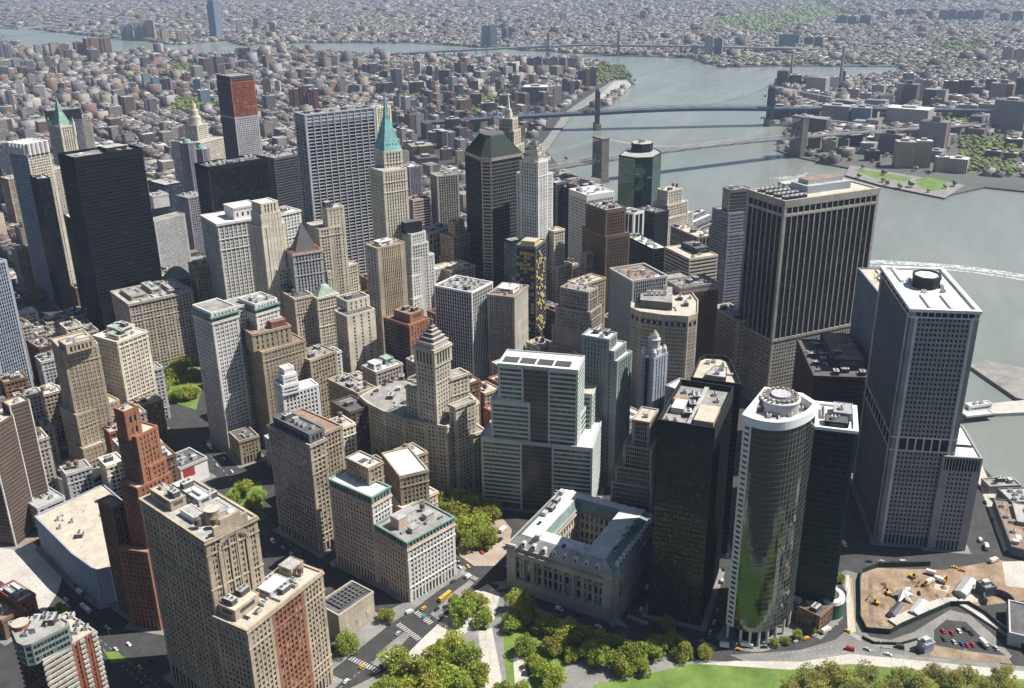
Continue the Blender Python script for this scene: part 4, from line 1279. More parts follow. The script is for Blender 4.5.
# cream fluted tower
q = rect((255, 200), (261, 203.5), (275, 200), 190)
bld('fluted_cream_tower', 'cream fluted stone tower with notched corners in front of white block', [(*step((253, 222), (262, 227), (281, 221), q, 2.6),), (*step((254, 210), (261, 214), (278, 210), q, 1.2),), (q, 0, 190)], ribs('cream', bay=3.6, pier=2.0, pout=.9, sp=1.5, g='dark'), cat='stone tower', roof='whiteroof', nclut=0)
QQ = rect((269, 264), (277, 269), (290, 265), 120)
bld('pink_roof_house', 'small stepped cream tower with pink roof at the foot of the fluted cream tower', [(*step((266, 284), (279, 291), (294, 284), QQ, 5),), (QQ, 0, 120)], punch('cream', courses=(), corn=.5), cat='stone tower', roof='brownroof', nclut=0)
# beige double slab
CQ = rect((323.5, 206), (327, 208.5), (343, 205.5), 152)
S = punch('cream', bay=3.2, courses=(-2,), corn=.5, g='dark')
bld('cream_slab_tower', 'cream slab tower with narrow windows and dark roof box in front of the steel slab', [(*step((308, 262), (324, 272), (352, 261), CQ, 7), None, None, 'greyroof'), (*step((311, 222), (319, 229), (338, 224), CQ, 4),), (CQ, 0, 152, punch('cream', bay=5, pier=3, sp=2, courses=(), corn=0))], S, roof='greyroof', nclut=1, pent=[(.0, .2, .4, .9, 7, 'dark_grey')])
# beige slab tower and its white stepped neighbour
bld('beige_slab_tower', 'beige slab tower with brown window columns and flat white roof box', [(rect((366, 244), (377, 248), (404, 241.6), 142), 0, 142, None, {3: punch('concrete', bay=5, pier=3, courses=(), corn=0)})], ribs('buff', bay=2.5, pier=1.3, sp=1.3, g='bronze', corner=5), roof='brownroof', nclut=2, tanks=0, pent=[(.2, .3, .7, .8, 4, 'white_panel', 'whiteroof')])
S = punch('white_stone', bay=3.0, pier=1.4, pair=False, sp=1.5, courses=(), corn=.4, g='std')
q = rect((405, 233), (411, 236), (424, 232), 134)
rt = bld('white_stepped_tower', 'white stepped tower with black box plant storey on top', [(*step((403, 292), (413, 299), (444, 284), q, 6),), (*step((403, 270), (412, 276), (439, 266), q, 4),), (*step((403, 255), (411.5, 259), (433, 253), q, 2.6),), (*step((404, 241), (411, 245), (427, 241), q, 1.2),), (q, 0, 136)], S, roof='whiteroof', nclut=0)
b = MB(); pp = rect((400, 221), (404.5, 223), (422, 220.5), 148); b.prism(pp, 135.02, 148, W['charcoal'], RF['tar']); b.build('plant_storey', rt)
bld('brown_gold_block', 'dark brown block with orange tan end wall below the beige slab tower', [(rect((385, 316.5), (409, 325), (427, 317), 88), 0, 88, punch('orange_brick', bay=4, pier=2.2, courses=(), corn=0), {3: curtain('charcoal', g='bronze', sp=1.2)})], punch('buff'), cat='office block', roof='brownroof', nclut=2, pent=[(.2, .1, .9, .75, 9, 'orange_brick', 'brownroof')])
bld('blank_cream_tower', 'cream tower with blank sunlit side wall and dark boxed roof', [(rect((337, 310), (347, 316), (373.5, 308), 94), 0, 94, punch('cream', bay=9, pier=6.5, fl=3.7, courses=(), corn=0, corner=3), {3: punch('pinkish', bay=4, courses=(), corn=0)}), (rect((340, 295), (347, 301), (367, 294.5), 104), 93, 104, punch('cream', bay=6, pier=4, courses=(), corn=0))], punch('cream'), roof='tar', nclut=3)
bld('flat_roof_cream_block', 'pinkish cream block with dark flat roof beside the pale green hipped roof', [(rect((278, 289), (294.4, 298.5), (313, 294.5), 98), 0, 98)], punch('pinkish', bay=3, pier=1.4, courses=(-4,), corn=.9, g='dark'), cat='stone block', roof='tar', nclut=3)
q = rect((311, 294), (317, 298), (338, 293), 96)
rt = bld('green_hip_block', 'cream block with pale green hipped copper roof', [(q, 0, 96)], punch('cream', bay=4, pair=True, courses=(-3, -8), corn=.9, g='dark'), cat='stone block', roof='copperroof', nclut=0)
pyramid(rt, inset(q, .5), 95.2, 106, RF['copperroof'], .3, 'hipped_roof')
# black and white striped block
SQ = rect((437, 284), (471.5, 292), (488.5, 281), 112)
S = st(bay=2.9, pier=.55, pout=.7, fl=3.8, sp=.8, sout=.2, w='white_panel', s='pale_grey', g='black', corner=.5, top=2)
bld('striped_block', 'black and white striped office block with lower annex beside green glass block', [(*step((462, 350), (483, 356), (498, 346), [uv(SQ, 1, 0)], 3), None, None, 'whiteroof'), (*step((440, 400), (478, 412), (500, 398), SQ, 6), None, None, 'gravel'), (SQ, 0, 112)], S, cat='office block', roof='gravel', nclut=9, tanks=0)
bld('grey_ribbed_block', 'grey vertically ribbed block with white roof plant right of striped block', [(rect((488.5, 293.5), (514, 297), (527, 285), 106), 0, 106, None, {0: blank('concrete')})], ribs('granite', bay=2.2, pier=1.2, pout=.7, sp=.8, g='dark'), cat='office block', roof='brownroof', nclut=6, tanks=0, pent=[(.3, .2, .75, .8, 4, 'white_panel', 'whiteroof')])
q = rect((517.5, 243.6), (535.6, 246.5), (543, 239), 138)
rt = bld('netted_tower', 'tower under construction wrapped in yellow netting with yellow hoist', [(q, 0, 138)], st(bay=4, pier=.5, fl=4, sp=1.0, w='dark_grey', g='black', top=3, corner=.8), roof='tanroof', nclut=3, tanks=0)
b = MB(); b.prism(sub(q, .1, .1, .6, .8), 137, 142, W['gold_net'], RF['tanroof']); p = uv(q, .5, .5); b.build('yellow_plant_box', rt)
b = MB(); random.seed(4)
for e_ in (0, 3):
    a_, b_ = Vector(q[e_]), Vector(q[(e_ + 1) % 4]); L = (b_ - a_).length; u = (b_ - a_) / L; n = Vector((u.y, -u.x))
    for j in range(32):
        for k in range(int(L / 4)):
            if random.random() < .36:
                b.strip(a_, u, n, k * 4 + .5, k * 4 + 3.6, 4 + j * 4, 4 + j * 4 + random.uniform(1.5, 3.4), .9, W['gold_net'])
b.build('netting_panels', rt)['kind'] = 'stuff'
bld('navy_block', 'narrow navy block left of the yellow netted tower', [(rect((506, 238), (511, 241), (520, 238), 130), 0, 130)], curtain('charcoal', g='blue'), roof='greyroof', nclut=2, tanks=0)
MQ = rect((560, 287), (588.5, 292), (599, 287), 116)
S = punch('granite', bay=2.8, pier=1.2, pout=.5, sp=1.4, courses=(-2,), corn=.6, g='dark')
bld('mansard_stone_block', 'dark stone block stepping in toward its top between netted and brown towers', [(*step((549, 344), (593, 352), (605, 344), MQ, 5), None, None, 'tar'), (*step((552, 325), (591, 332), (603, 324), MQ, 3.6), None, None, 'tar'), (*step((556, 306), (590, 312), (601, 304), MQ, 2), None, None, 'tar'), (MQ, 0, 116)], S, cat='stone block', roof='gravel', nclut=4, tanks=0)
GQ = rect((583, 334), (609, 339), (614, 332), 132)
S = punch('green_grey', bay=3.0, pier=1.6, pout=.6, courses=(), corn=0, g='green')
bld('green_grey_tower', 'pale green grey stepped tower right of the green glass block', [(*step((584, 352), (617, 361), (628, 350), GQ, 3),), (*step((584, 344), (614, 351), (623, 341), GQ, 1.5),), (GQ, 0, 132)], S, roof='whiteroof', nclut=5)
q = rect((638, 355), (654, 358), (670, 353), 116)
rt = bld('lantern_tower', 'slim pale blue tower with domed lantern top in front of cut corner block', [(q, 0, 116, None)], ribs('steel_blue', bay=3.5, pier=2.2, sp=1.6, g='dark'), cat='stone tower', roof='whiteroof', nclut=0)
c = cent(q); b = MB(); b.cyl(c, 6.5, 115, 121, W['pale_grey'], 8); b.cyl(c, 4.8, 121, 128, W['pale_grey'], 8); b.cyl(c, 5.2, 128, 128.8, W['white_stone'], 8); b.cyl(c, 3.6, 128.8, 132, W['white_stone'], 8); b.cyl(c, 3.4, 132, 136, W['tan'], 10, .4); b.build('lantern', rt)
b = MB()
for i in range(4):
    p = Vector(q[i]).lerp(Vector(c), .22); b.cyl(p, 2.2, 115, 120, W['white_stone'], 8); b.cyl(p, 2.2, 120, 123, W['white_stone'], 8, .3)
b.build('corner_turrets', rt)
a_ = Vector(q[3]); b_ = Vector(q[0]); L = (b_ - a_).length; u = (b_ - a_) / L; n = Vector((u.y, -u.x)); b = MB(); b.strip(a_, u, n, L * .40, L * .66, 10, 114, 1.0, G['black']); b.build('dark_recess', rt)  # recess drawn as a proud black strip, its darkness put into the colour
S = ribs('granite', bay=1.6, pier=.5, pout=.4, sp=.9, g='black', top=1.2)
RQ = rect((633, 419), (649.5, 422), (658, 409), 104)
bld('stepped_ribbed_block', 'stepped dark block with fine pale ribs left of the black gridded glass tower', [(*step((612, 480), (652, 487), (661, 460), RQ, 6),), (*step((616, 465), (652, 471), (661, 448), RQ, 4.5),), (*step((624.5, 443), (652, 449), (660, 432), RQ, 3),), (RQ, 0, 104, None, None, 'tanroof')], S, roof='gravel', nclut=3, tanks=0)
bld('white_plant_block', 'low roof crowded with white plant between lantern tower and octagonal tower', [(rect((668, 384), (680, 390), (692, 382), 92), 0, 92)], ribs('grey'), cat='office block', roof='whiteroof', nclut=10, tanks=0)

# ================================================================== left rear
q = rect((63.6, 152), (74, 157.5), (140, 147), 224)
rt = bld('black_slab_tower', 'huge plain black slab tower at the upper left', [(q, 0, 224)], st(bay=9, pier=.5, pout=.35, fl=3.9, sp=1.9, sout=.5, corner=1, w='black', g='black', base=6, top=6), roof='gravel', nclut=5, par=3, tanks=0)
b = MB(); b.prism(sub(q, .55, .3, .85, .8), 221, 226.5, W['charcoal'], RF['greyroof']); b.build('penthouse', rt)
bld('thin_black_tower', 'narrow black slab in front of the pale gridded tower at far left', [(rect((30.6, 175), (38, 179), (49, 177), 171), 0, 171)], curtain('black', g='black'), roof='greyroof', nclut=2, tanks=0)
rt = bld('white_edged_slab', 'low dark slab with thin white edge beside the huge black slab', [(rect((63.6, 214), (70.6, 218.5), (80, 217), 138), 0, 138)], curtain('black', g='black'), roof='whiteroof', nclut=1, tanks=0)
q = bpy.data.objects['white_edged_slab']
pq = rect((63.6, 214), (70.6, 218.5), (80, 217), 138); b = MB(); a_ = Vector(pq[3]); L = (Vector(pq[0]) - a_).length; u = (Vector(pq[0]) - a_) / L; b.strip(a_, u, Vector((u.y, -u.x)), L - .9, L + .4, 0, 138, .6, W['white_panel']); b.build('edge_trim', rt)
S = st(bay=3.2, pier=1.0, pout=.5, fl=3.4, sp=1.3, sout=.4, w='cream', g='dark', top=2)
q = rect((17, 150), (27, 154), (43, 149), 196)
rt = bld('gridded_tower', 'pale gridded tower with scalloped white crown at the upper left', [(*step((35, 164), (43, 170), (54, 165), [uv(q, .9, 0)], 3),), (q, 0, 196, None, {3: st(bay=3, pier=.9, fl=3.4, sp=1.3, w='steel_blue', g='blue')})], S, cat='apartment tower', roof='greyroof', nclut=0)
b = MB()
for i in range(4):
    a_, b_ = Vector(q[i]), Vector(q[(i + 1) % 4])
    for t in range(5):
        p = a_.lerp(b_, (t + .5) / 5); b.cyl(p, 2.6, 194, 208, W['white_stone'], 10); 
b.prism(inset(q, 1.5), 195, 207, W['white_stone'], RF['whiteroof']); b.build('scalloped_crown', rt)
bld('tan_grid_slab', 'thin tan windowed slab showing between two black towers', [(rect((50, 176), (54, 180), (62, 177), 150), 0, 150)], punch('cream', bay=3.2, courses=(), corn=0, g='dark'), cat='apartment tower', roof='greyroof', nclut=1)
# green gothic tower
q = rect((53.4, 124), (60, 126.5), (70, 124), 205)
rt = bld('gothic_tower', 'white gothic tower with green copper pyramid roof and corner pinnacles', [(q, 0, 205)], ribs('cream', bay=3.2, pier=1.4, pout=.8, sp=1.3, g='dark'), cat='stone tower', roof='greyroof', nclut=0)
c = cent(q); f = lambda s: [(c[0] + (x - c[0]) * s, c[1] + (y - c[1]) * s) for x, y in q]
b = MB(); b.frustum(f(.85), 204, f(.35), 222, W['copper']); b.frustum(f(.3), 222, f(.22), 231, W['copper']); b.frustum(f(.2), 231, f(.01), 242, W['copper']); b.build('pyramid_roof', rt)
b = MB()
for i in range(4):
    b.cyl(q[i], 2.0, 190, 209, W['white_stone'], 8); b.cyl(q[i], 2.0, 209, 216, W['copper'], 8, .2)
b.build('pinnacles', rt)
q = rect((42, 108.5), (47, 110.5), (80, 108), 178)
rt = bld('federal_slab', 'purple grey slab with dark louvered top behind the gothic tower', [(q, 0, 178)], ribs('purple_grey', bay=3, pier=1.4, sp=1.6, g='dark', top=1.5), roof='gravel', nclut=3, tanks=0)
b = MB(); b.ring(q, 160, 176, .9, W['charcoal']); b.build('louver_band', rt)
bld('gridded_annex', 'grey waffle windowed annex right of the gothic tower', [(rect((67, 116), (73, 118), (90, 116), 140), 0, 140)], st(bay=4, pier=1.6, fl=4, sp=2, w='concrete', g='dark'), cat='office block', roof='gravel', nclut=2)
# building site tower
q = rect((218, 76), (230, 78.5), (252.5, 76), 238)
OS = punch('orange_net', bay=3, pier=1.2, sp=1.2, fl=3.4, courses=(), corn=0, g='dark')
GS = punch('pale_grey', bay=3, pier=1.3, sp=1.3, fl=3.4, courses=(), corn=0, g='dark')
LS = punch('dark_grey', bay=2.4, pier=.7, sp=1.2, fl=3.4, courses=(), corn=0, g='black')
rt = bld('unfinished_tower', 'unfinished tall tower orange above and grey below with hoist strip', [(q, 0, 176, GS, {3: LS}), (offs(q, .02), 175, 232, OS, {3: LS}), (inset(q, .6), 231, 241, LS)], GS, roof='gravel', nclut=0)
b = MB()
for i in range(7):
    p = uv(q, .1 + i * .13, .5); b.bar((p.x, p.y, 240), (p.x, p.y, 246), .35, M['rust'])
p = uv(q, .1, .5); b.bar((p.x, p.y, 0), (p.x, p.y, 262), .9, M['steel']); b.bar((p.x - 8, p.y + 6, 258), (p.x + 26, p.y - 22, 262), .6, M['steel']); b.build('tower_crane', rt)
q = rect((201, 162), (208, 167), (265, 157), 210)
rt = bld('black_box_tower', 'flat black tower with olive left flank behind the white stone block', [(q, 0, 210, None, {3: curtain('dark_grey', g='bronze')})], curtain('black', bay=1.8, sp=.8, g='black', top=5), roof='tar', nclut=8, tanks=0, par=2)
bld('grey_slab', 'mid grey slab between black box tower and steel ribbed slab', [(rect((266, 155), (274, 158), (298, 153), 160), 0, 160)], curtain('dark_grey', g='black', sp=1.2), roof='gravel', nclut=3, tanks=0)
# municipal tower with gold top
c = un(196, 128, 120).xy
sq = lambda r_: [(c[0] - r_, c[1] - r_), (c[0] + r_, c[1] - r_), (c[0] + r_, c[1] + r_), (c[0] - r_, c[1] + r_)]
rt = bld('municipal_tower', 'pale civic tower with tiered round top left of unfinished tower', [(sq(34), 0, 100), (sq(15), 99, 128)], punch('cream', courses=()), cat='civic tower', roof='greyroof', nclut=2)
b = MB(); b.cyl(c, 11, 127, 142, W['cream'], 14); b.cyl(c, 8, 142, 154, W['cream'], 14); b.cyl(c, 5, 154, 164, W['cream'], 12); b.cyl(c, 4.6, 164, 172, W['buff'], 12, .5); b.build('tiered_top', rt)
for cx, cy, H_, lab in ((187, 142, 118, 'grey column like tower with round cap near black box tower'), (201, 148, 104, 'shorter grey tower with round pale cap by the black box tower')):
    c = un(cx, cy, H_).xy
    pl = [(c[0] + 13 * math.cos(i * math.pi / 4), c[1] + 13 * math.sin(i * math.pi / 4)) for i in range(8)]
    rt = bld('round_cap_tower', lab, [(pl, 0, H_)], ribs('purple_grey', bay=4, pier=1.6), roof='whiteroof', nclut=0)
    b = MB(); b.cyl(c, 8, H_ - 1, H_ + 5, W['copper'], 14, 5); b.build('round_cap', rt)
# checker fronted block and neighbours
bld('checker_block', 'grey checkered office block with pink white roof box beside the black slab', [(rect((151, 218), (154, 221), (183, 213), 112), 0, 112), (rect((150, 193), (152.5, 196), (167, 193), 128), 111, 128, blank('white_stone'), None, 'greyroof')], st(bay=1.8, pier=.8, fl=2.6, sp=1.2, w='pale_grey', g='std', pout=.25), cat='office block', roof='gravel', nclut=3, tanks=0)
bld('navy_front_block', 'dark navy block with pale blue roof behind the checkered block', [(rect((150, 180), (165, 185), (181, 181), 96), 0, 96)], curtain('charcoal', g='blue'), cat='office block', roof='greyroof', nclut=3, tanks=0)
bld('purple_block', 'dull purple block between checkered block and black box tower', [(rect((181, 194), (188, 198), (206, 193), 92), 0, 92)], punch('purple_grey', courses=(), g='dark'), cat='office block', roof='gravel', nclut=2)
bld('narrow_tan_tower', 'narrow tan tower with olive top between ornate block and white stone block', [(rect((190, 262), (194, 266), (206, 263), 106), 0, 106)], punch('tan', courses=(-2,), corn=.8, g='dark'), cat='stone tower', roof='brownroof', nclut=2)
q = rect((166, 275), (174, 280), (190, 274), 74)
rt = bld('green_gable_house', 'grey house with steep green gables behind the long ornate block', [(q, 0, 74)], punch('granite', courses=()), cat='stone house', roof='tealroof', nclut=0)
pyramid(rt, q, 73, 84, RF['tealroof'], .35, 'gable_roof')
bld('mansard_house', 'small grey mansard block at the foot of the white edged slab', [(rect((63, 311), (73, 318), (88, 309), 30), 0, 30)], punch('pinkish', courses=(), base=5), cat='stone house', roof='tar', nclut=3)
bld('tan_window_block', 'tan brick block with arched top storey above the leafy tree at left', [(rect((11, 247), (16, 250), (28, 247.5), 58), 0, 58)], punch('tan', courses=(-3,), corn=.9), cat='brick building', roof='brownroof', nclut=2)
bld('green_front_house', 'narrow white and green fronted house right of the tan arched block', [(rect((33, 254), (36.5, 257), (46, 254), 46), 0, 46)], punch('green_grey', courses=()), cat='brick building', roof='whiteroof', nclut=1)
bld('beige_slab', 'beige slab with flat roof left of pale gridded tower', [(rect((4, 176), (8, 179), (19, 176), 84), 0, 84)], punch('buff', courses=(), g='std'), cat='apartment tower', roof='tanroof', nclut=2)
bld('dark_edge_tower', 'dark bluish slab cut by left picture edge near the gridded tower', [(rect((-14, 140), (-4, 144), (3, 140), 118), 0, 118)], curtain('dark_grey', g='blue'), roof='greyroof', nclut=2, tanks=0)
# middle rear
bld('striped_beige_tower', 'beige striped tower half hidden behind the turquoise pyramid', [(rect((372, 106), (376, 108), (386, 105), 226), 0, 226)], ribs('cream', bay=3, pier=1.4, sp=1), roof='greyroof', nclut=1)
bld('blue_green_block', 'blue green block with pale stripes left of the hipped roof tower', [(rect((428, 173), (437, 176), (459, 174), 138), 0, 138)], ribs('concrete', bay=3.4, pier=1.1, g='green', sp=1.0), cat='office block', roof='gravel', nclut=6, tanks=0)
bld('brown_striped_block', 'brown block with white floor stripes below blue green block', [(rect((406, 197), (413, 200), (430, 197), 108), 0, 108)], bands('pinkish', g='bronze', fl=3.8), cat='office block', roof='brownroof', nclut=3, tanks=0)
bld('white_cap_block', 'grey block with bright white roof right of turquoise pyramid tower', [(rect((404, 164), (409, 167), (420, 165), 116), 0, 116)], ribs('purple_grey'), cat='office block', roof='whiteroof', nclut=2, tanks=0)
bld('white_bay_block', 'pale block with tall dark bays and busy roof behind the white stepped tower', [(rect((420, 228), (428, 233), (450, 225), 112), 0, 112)], st(bay=5.5, pier=1.6, pout=.8, fl=7, sp=1.6, w='pale_grey', g='dark'), cat='office block', roof='gravel', nclut=9, tanks=0)
KQ = rect((450, 220), (454, 222), (463, 219.5), 128)
bld('tan_turret_tower', 'tan stepped tower with grey turret top in front of the hipped roof tower', [(*step((444, 254), (454, 259), (471, 251), KQ, 5),), (*step((446, 232), (453, 237), (468, 231), KQ, 3),), (KQ, 0, 128)], punch('tan', courses=(), g='dark'), cat='stone tower', roof='gravel', nclut=1)
bld('tan_low_block', 'low tan block with flat roof in front of the tan turret tower', [(rect((438, 264), (450, 271), (472, 264), 88), 0, 88)], punch('buff', courses=()), cat='stone block', roof='tanroof', nclut=5)
NQ = rect((550, 228), (554, 231), (562, 228), 128)
bld('white_wing_tower', 'thin pale wing tower stepping down to right of white stone tower', [(*step((550, 262), (557, 267), (568, 262), NQ, 4),), (NQ, 0, 128)], punch('cream', courses=()), cat='stone tower', roof='tanroof', nclut=1)
TQ = rect((582, 252), (586, 254), (592, 252), 106)
bld('small_turret_block', 'small tan turret block in front of the brown ribbed tower', [(*step((576, 268), (586, 273), (600, 267), TQ, 4),), (TQ, 0, 106)], punch('buff', courses=()), cat='stone block', roof='tanroof', nclut=3)
bld('tan_round_front_block', 'tan block with rounded roof rim behind the dark stepping stone block', [(rect((570, 280), (582, 285), (604, 277), 100), 0, 100)], punch('tan', courses=()), cat='stone block', roof='tanroof', nclut=5)
bld('white_front_house', 'white narrow fronted block near the blank cream tower foot', [(rect((314, 352), (320, 357), (340, 350), 70), 0, 70)], punch('white_stone', courses=()), cat='stone block', roof='gravel', nclut=5)
bld('white_tent_block', 'block with white roof tent and green corner behind the curved stone front', [(rect((366, 364), (376, 372), (400, 362), 70), 0, 70)], punch('concrete', courses=()), cat='stone block', roof='whiteroof', nclut=8, pent=[(.1, .3, .4, .8, 5, 'white_panel', 'whiteroof'), (.6, .4, .9, .9, 5, 'copper', 'copperroof')])
bld('flat_roof_theatre', 'long low block with plain dark flat roof behind the dark brick corner block', [(rect((336, 400), (350, 412), (366, 403), 62), 0, 62)], punch('dark_brick', courses=()), cat='office block', roof='tar', nclut=1, tanks=0)
bld('red_parapet_block', 'tan block with red brick parapet end behind the curved stone front', [(rect((330, 378), (358, 393), (372, 385), 64), 0, 64, None, {0: blank('orange_brick')})], punch('buff', courses=()), cat='stone block', roof='gravel', nclut=9)
bld('tan_wedge_block', 'tan wedge block with busy roof left of the blank cream tower', [(rect((296, 352), (310, 360), (334, 350), 78), 0, 78)], punch('tan', courses=()), cat='stone block', roof='gravel', nclut=8)
bld('billboard_house', 'low white house with red picture billboard on its side wall by avenue', [(rect((168, 456), (180, 468), (203, 455), 20), 0, 20, None, {0: blank('white_panel')})], punch('pale_grey', courses=(), base=4), cat='low house', roof='tar', nclut=5, tanks=0)
rt = bpy.data.objects['billboard_house']; q = rect((168, 456), (180, 468), (203, 455), 20)
a_ = Vector(q[0]); L = (Vector(q[1]) - a_).length; u = (Vector(q[1]) - a_) / L; b = MB(); b.strip(a_, u, Vector((u.y, -u.x)), L * .08, L * .5, 9, 18.5, .5, plain('red_poster', (.32, .05, .05), .6)); b.build('billboard', rt)
bld('round_end_house', 'pale low building with rounded end and hatch behind the ornate tower roof', [(plan([(182, 498), (192, 506), (200, 500), (200, 486), (190, 480), (180, 486)], 40), 0, 40)], blank('white_stone'), cat='low house', roof='whiteroof', nclut=2, tanks=0, maxw=0)
# ================================================================== setting
from mathutils.geometry import tessellate_polygon
def struct(ob, kind='structure'):
    ob['kind'] = kind
    return ob


def sheet(name, poly, z, mat, z0=None, kind='structure'):
    b = MB()
    if area(poly) < 0:
        poly = poly[::-1]
    vs = [(p[0], p[1], z) for p in poly]
    tr = tessellate_polygon([[Vector((p[0], p[1], 0)) for p in poly]])
    fs = []
    for t in tr:
        a, b_, c = [Vector(poly[i][:2]) for i in t]
        fs.append(tuple(t) if (b_ - a).cross(c - a) > 0 else tuple(reversed(t)))
    b.add(vs, fs, mat)
    if z0 is not None:
        b.prism(poly, z0, z, mat)
    o = b.build(name)
    if kind:
        o['kind'] = kind
    return o


def far(px, d):
    """point d metres out along the bearing of a photo column"""
    v = un(px, 60, 0) - CAM
    v.z = 0
    v.normalize()
    return (CAM.x + v.x * d, CAM.y + v.y * d)


# water reaches the horizon, land stands on it
BRIDGE = masonry('bridge_steel', (.085, .11, .14), .5)
m, nt, bs = _nodes('river_water')
p = _pos(nt)
c = _ramp(nt, _noise(nt, _scale(nt, p, (.0016, .0065, 1)), 1.0, 6, .7), [(.3, (.15, .17, .15)), (.5, (.185, .205, .185)), (.7, (.235, .25, .235))])  # pale streaks put glare and wind patches into the base colour
nt.links.new(c, bs.inputs['Base Color'])
bs.inputs['Roughness'].default_value = .22
bs.inputs['IOR'].default_value = 1.33
bp = nt.nodes.new('ShaderNodeBump'); bp.inputs['Strength'].default_value = .8; bp.inputs['Distance'].default_value = .6
h = _math(nt, 'ADD', _noise(nt, p, .05, 5, .6), _math(nt, 'MULTIPLY', _noise(nt, _scale(nt, p, (.01, .03, 1)), 1.0, 3), 1.5))
nt.links.new(h, bp.inputs['Height']); nt.links.new(bp.outputs[0], bs.inputs['Normal'])
MATS['river_water'] = m
b = MB(); Z = 60000; b.face([(-Z, -Z, -3), (Z, -Z, -3), (Z, Z, -3), (-Z, Z, -3)], m); struct(b.build('water'))

ASPH = roofmat('asphalt_ground', (.043, .043, .044), .9)
CITY = ground('city_ground', [(.06, .062, .07), (.09, .092, .09), (.075, .10, .05)], .006, .1)
PAVM = ground('pavement_concrete', [(.15, .147, .14), (.20, .195, .185), (.25, .245, .23)], .06)
PALE = ground('pale_paving', [(.36, .34, .31), (.43, .41, .37), (.50, .47, .43)], .05)
LAWN = ground('lawn_grass', [(.07, .12, .02), (.11, .18, .03), (.16, .22, .05)], .06, .9)
DIRT = ground('bare_earth', [(.17, .115, .07), (.25, .18, .115), (.34, .27, .20)], .07, .5)

MAN = [(-3500, 34), (-60, 34), (0, 38), (35, 49), (75, 55), (112, 54), (160, 54), (225, 56), (281, 47.5), (313, 52), (361, 55), (416, 56), (470, 58), (512, 59), (574, 60), (622, 66), (629, 75), (633, 84), (609, 105), (571, 114), (563, 127), (546, 150),
       (578, 190), (640, 212), (700, 228), (725, 240), (790, 300), (880, 385), (940, 432), (984, 468), (1000, 485), (1100, 500), (1500, 560)]
mp = [tuple(q) for q in P2(MAN)]
mp += [(200, -1500), (-2500, -2500), (-3500, 0)]
mland = sheet('manhattan_ground', mp, 0, ASPH, -6)
BKN = [(1700, 190), (1150, 200), (1024, 191), (985, 187), (943, 196), (900, 185), (848, 174), (850, 168), (828, 164), (813, 160), (793, 156), (777, 150), (790, 121), (775, 117), (772, 112), (773, 85), (778, 80), (878, 77.5), (908, 70), (895, 66), (768, 65.5), (724, 67), (702, 62), (700, 59),
       (687, 57.5), (644, 56), (617, 55.5), (594, 54), (512, 49), (468, 46), (411, 42.5), (306, 42.5), (256, 44), (250, 47), (225, 40), (207, 42), (175, 44.5), (140, 40), (120, 39), (85, 35), (50, 31), (20, 27), (-300, 20)]
bp_ = [tuple(q) for q in P2(BKN)] + [far(-700, 55000), far(1700, 55000)]
bland = sheet('brooklyn_ground', bp_, 0, CITY, -6)
mpx, bpx = MAN + [(1500, 3000), (-3500, 3000)], BKN + [(-300, -40), (1700, -40)]

# ---- foreground paving, roads, park
PARKS = []
def gp(name, pts, mat, z, keep=True, z0=None, kind='structure'):
    pl = [tuple(q) for q in P2(pts)]
    if keep:
        PARKS.append(pl)
    return sheet(name, pl, z, mat, z0, kind)


gp('battery_park', [(326, 700), (400, 664), (430, 655), (470, 626), (488, 596), (503, 592), (560, 618), (630, 640), (700, 660), (760, 664), (850, 650), (1040, 668), (1100, 760), (300, 760)], PAVM, .10, z0=0)
gp('grass', [(600, 683), (640, 676), (690, 664), (760, 668), (840, 660), (900, 664), (1000, 676), (1040, 684), (1060, 740), (560, 740), (560, 700)], LAWN, .16, False)
gp('grass', [(503, 632), (522, 622), (560, 632), (590, 640), (568, 655), (560, 700), (512, 720), (505, 665)], LAWN, .15, False)
gp('grass', [(380, 690), (440, 652), (474, 640), (486, 680), (490, 730), (360, 740)], LAWN, .155, False)
gp('path', [(478, 632), (492, 628), (502, 680), (508, 740), (480, 740), (484, 680)], PALE, .17, False)
gp('path', [(513, 655), (521, 653), (532, 690), (534, 740), (518, 740)], PALE, .17, False)
gp('path', [(362, 700), (420, 641), (470, 594), (488, 584), (500, 594), (494, 620), (470, 630), (440, 652), (405, 668), (378, 700)], PALE, .175, False)
gp('path', [(735, 661), (800, 662), (850, 654), (1030, 672), (1030, 680), (850, 664), (790, 670), (700, 664)], PALE, .172, False)
gp('path', [(560, 690), (570, 660), (600, 664), (640, 668), (596, 684), (585, 700)], PAVM, .165, False)
gp('plaza', [(456, 548), (470, 538), (500, 515), (512, 530), (507, 556), (494, 566), (474, 566), (460, 556)], ground('brick_paving', [(.26, .20, .16), (.33, .27, .22), (.40, .34, .29)], .05), .11, z0=0)
gp('grass', [(430, 520), (450, 492), (490, 492), (504, 512), (486, 528), (452, 544), (436, 540)], LAWN, .12)
gp('pavement', [(330, 672), (393, 622), (413, 610), (454, 579), (470, 566), (458, 566), (410, 600), (372, 618), (340, 640), (318, 680)], PAVM, .13, z0=0)
gp('grass', [(376, 655), (386, 647), (388, 652), (378, 661)], LAWN, .14, False)
gp('pavement', [(384, 648), (404, 632), (410, 636), (380, 668), (372, 664)], PAVM, .12, False)
gp('pavement', [(430, 614), (456, 590), (470, 580), (474, 583), (438, 620)], PAVM, .12, False)
gp('road', [(-20, 540), (14, 528), (36, 545), (62, 578), (58, 592), (44, 614), (30, 602), (-20, 566)], PALE, .05)
gp('road', [(44, 614), (62, 580), (110, 622), (160, 668), (205, 700), (130, 740), (100, 690), (80, 650)], ASPH, .04)
gp('plaza', [(8, 535), (24, 528), (40, 532), (36, 542), (18, 548)], DIRT, .09, False)
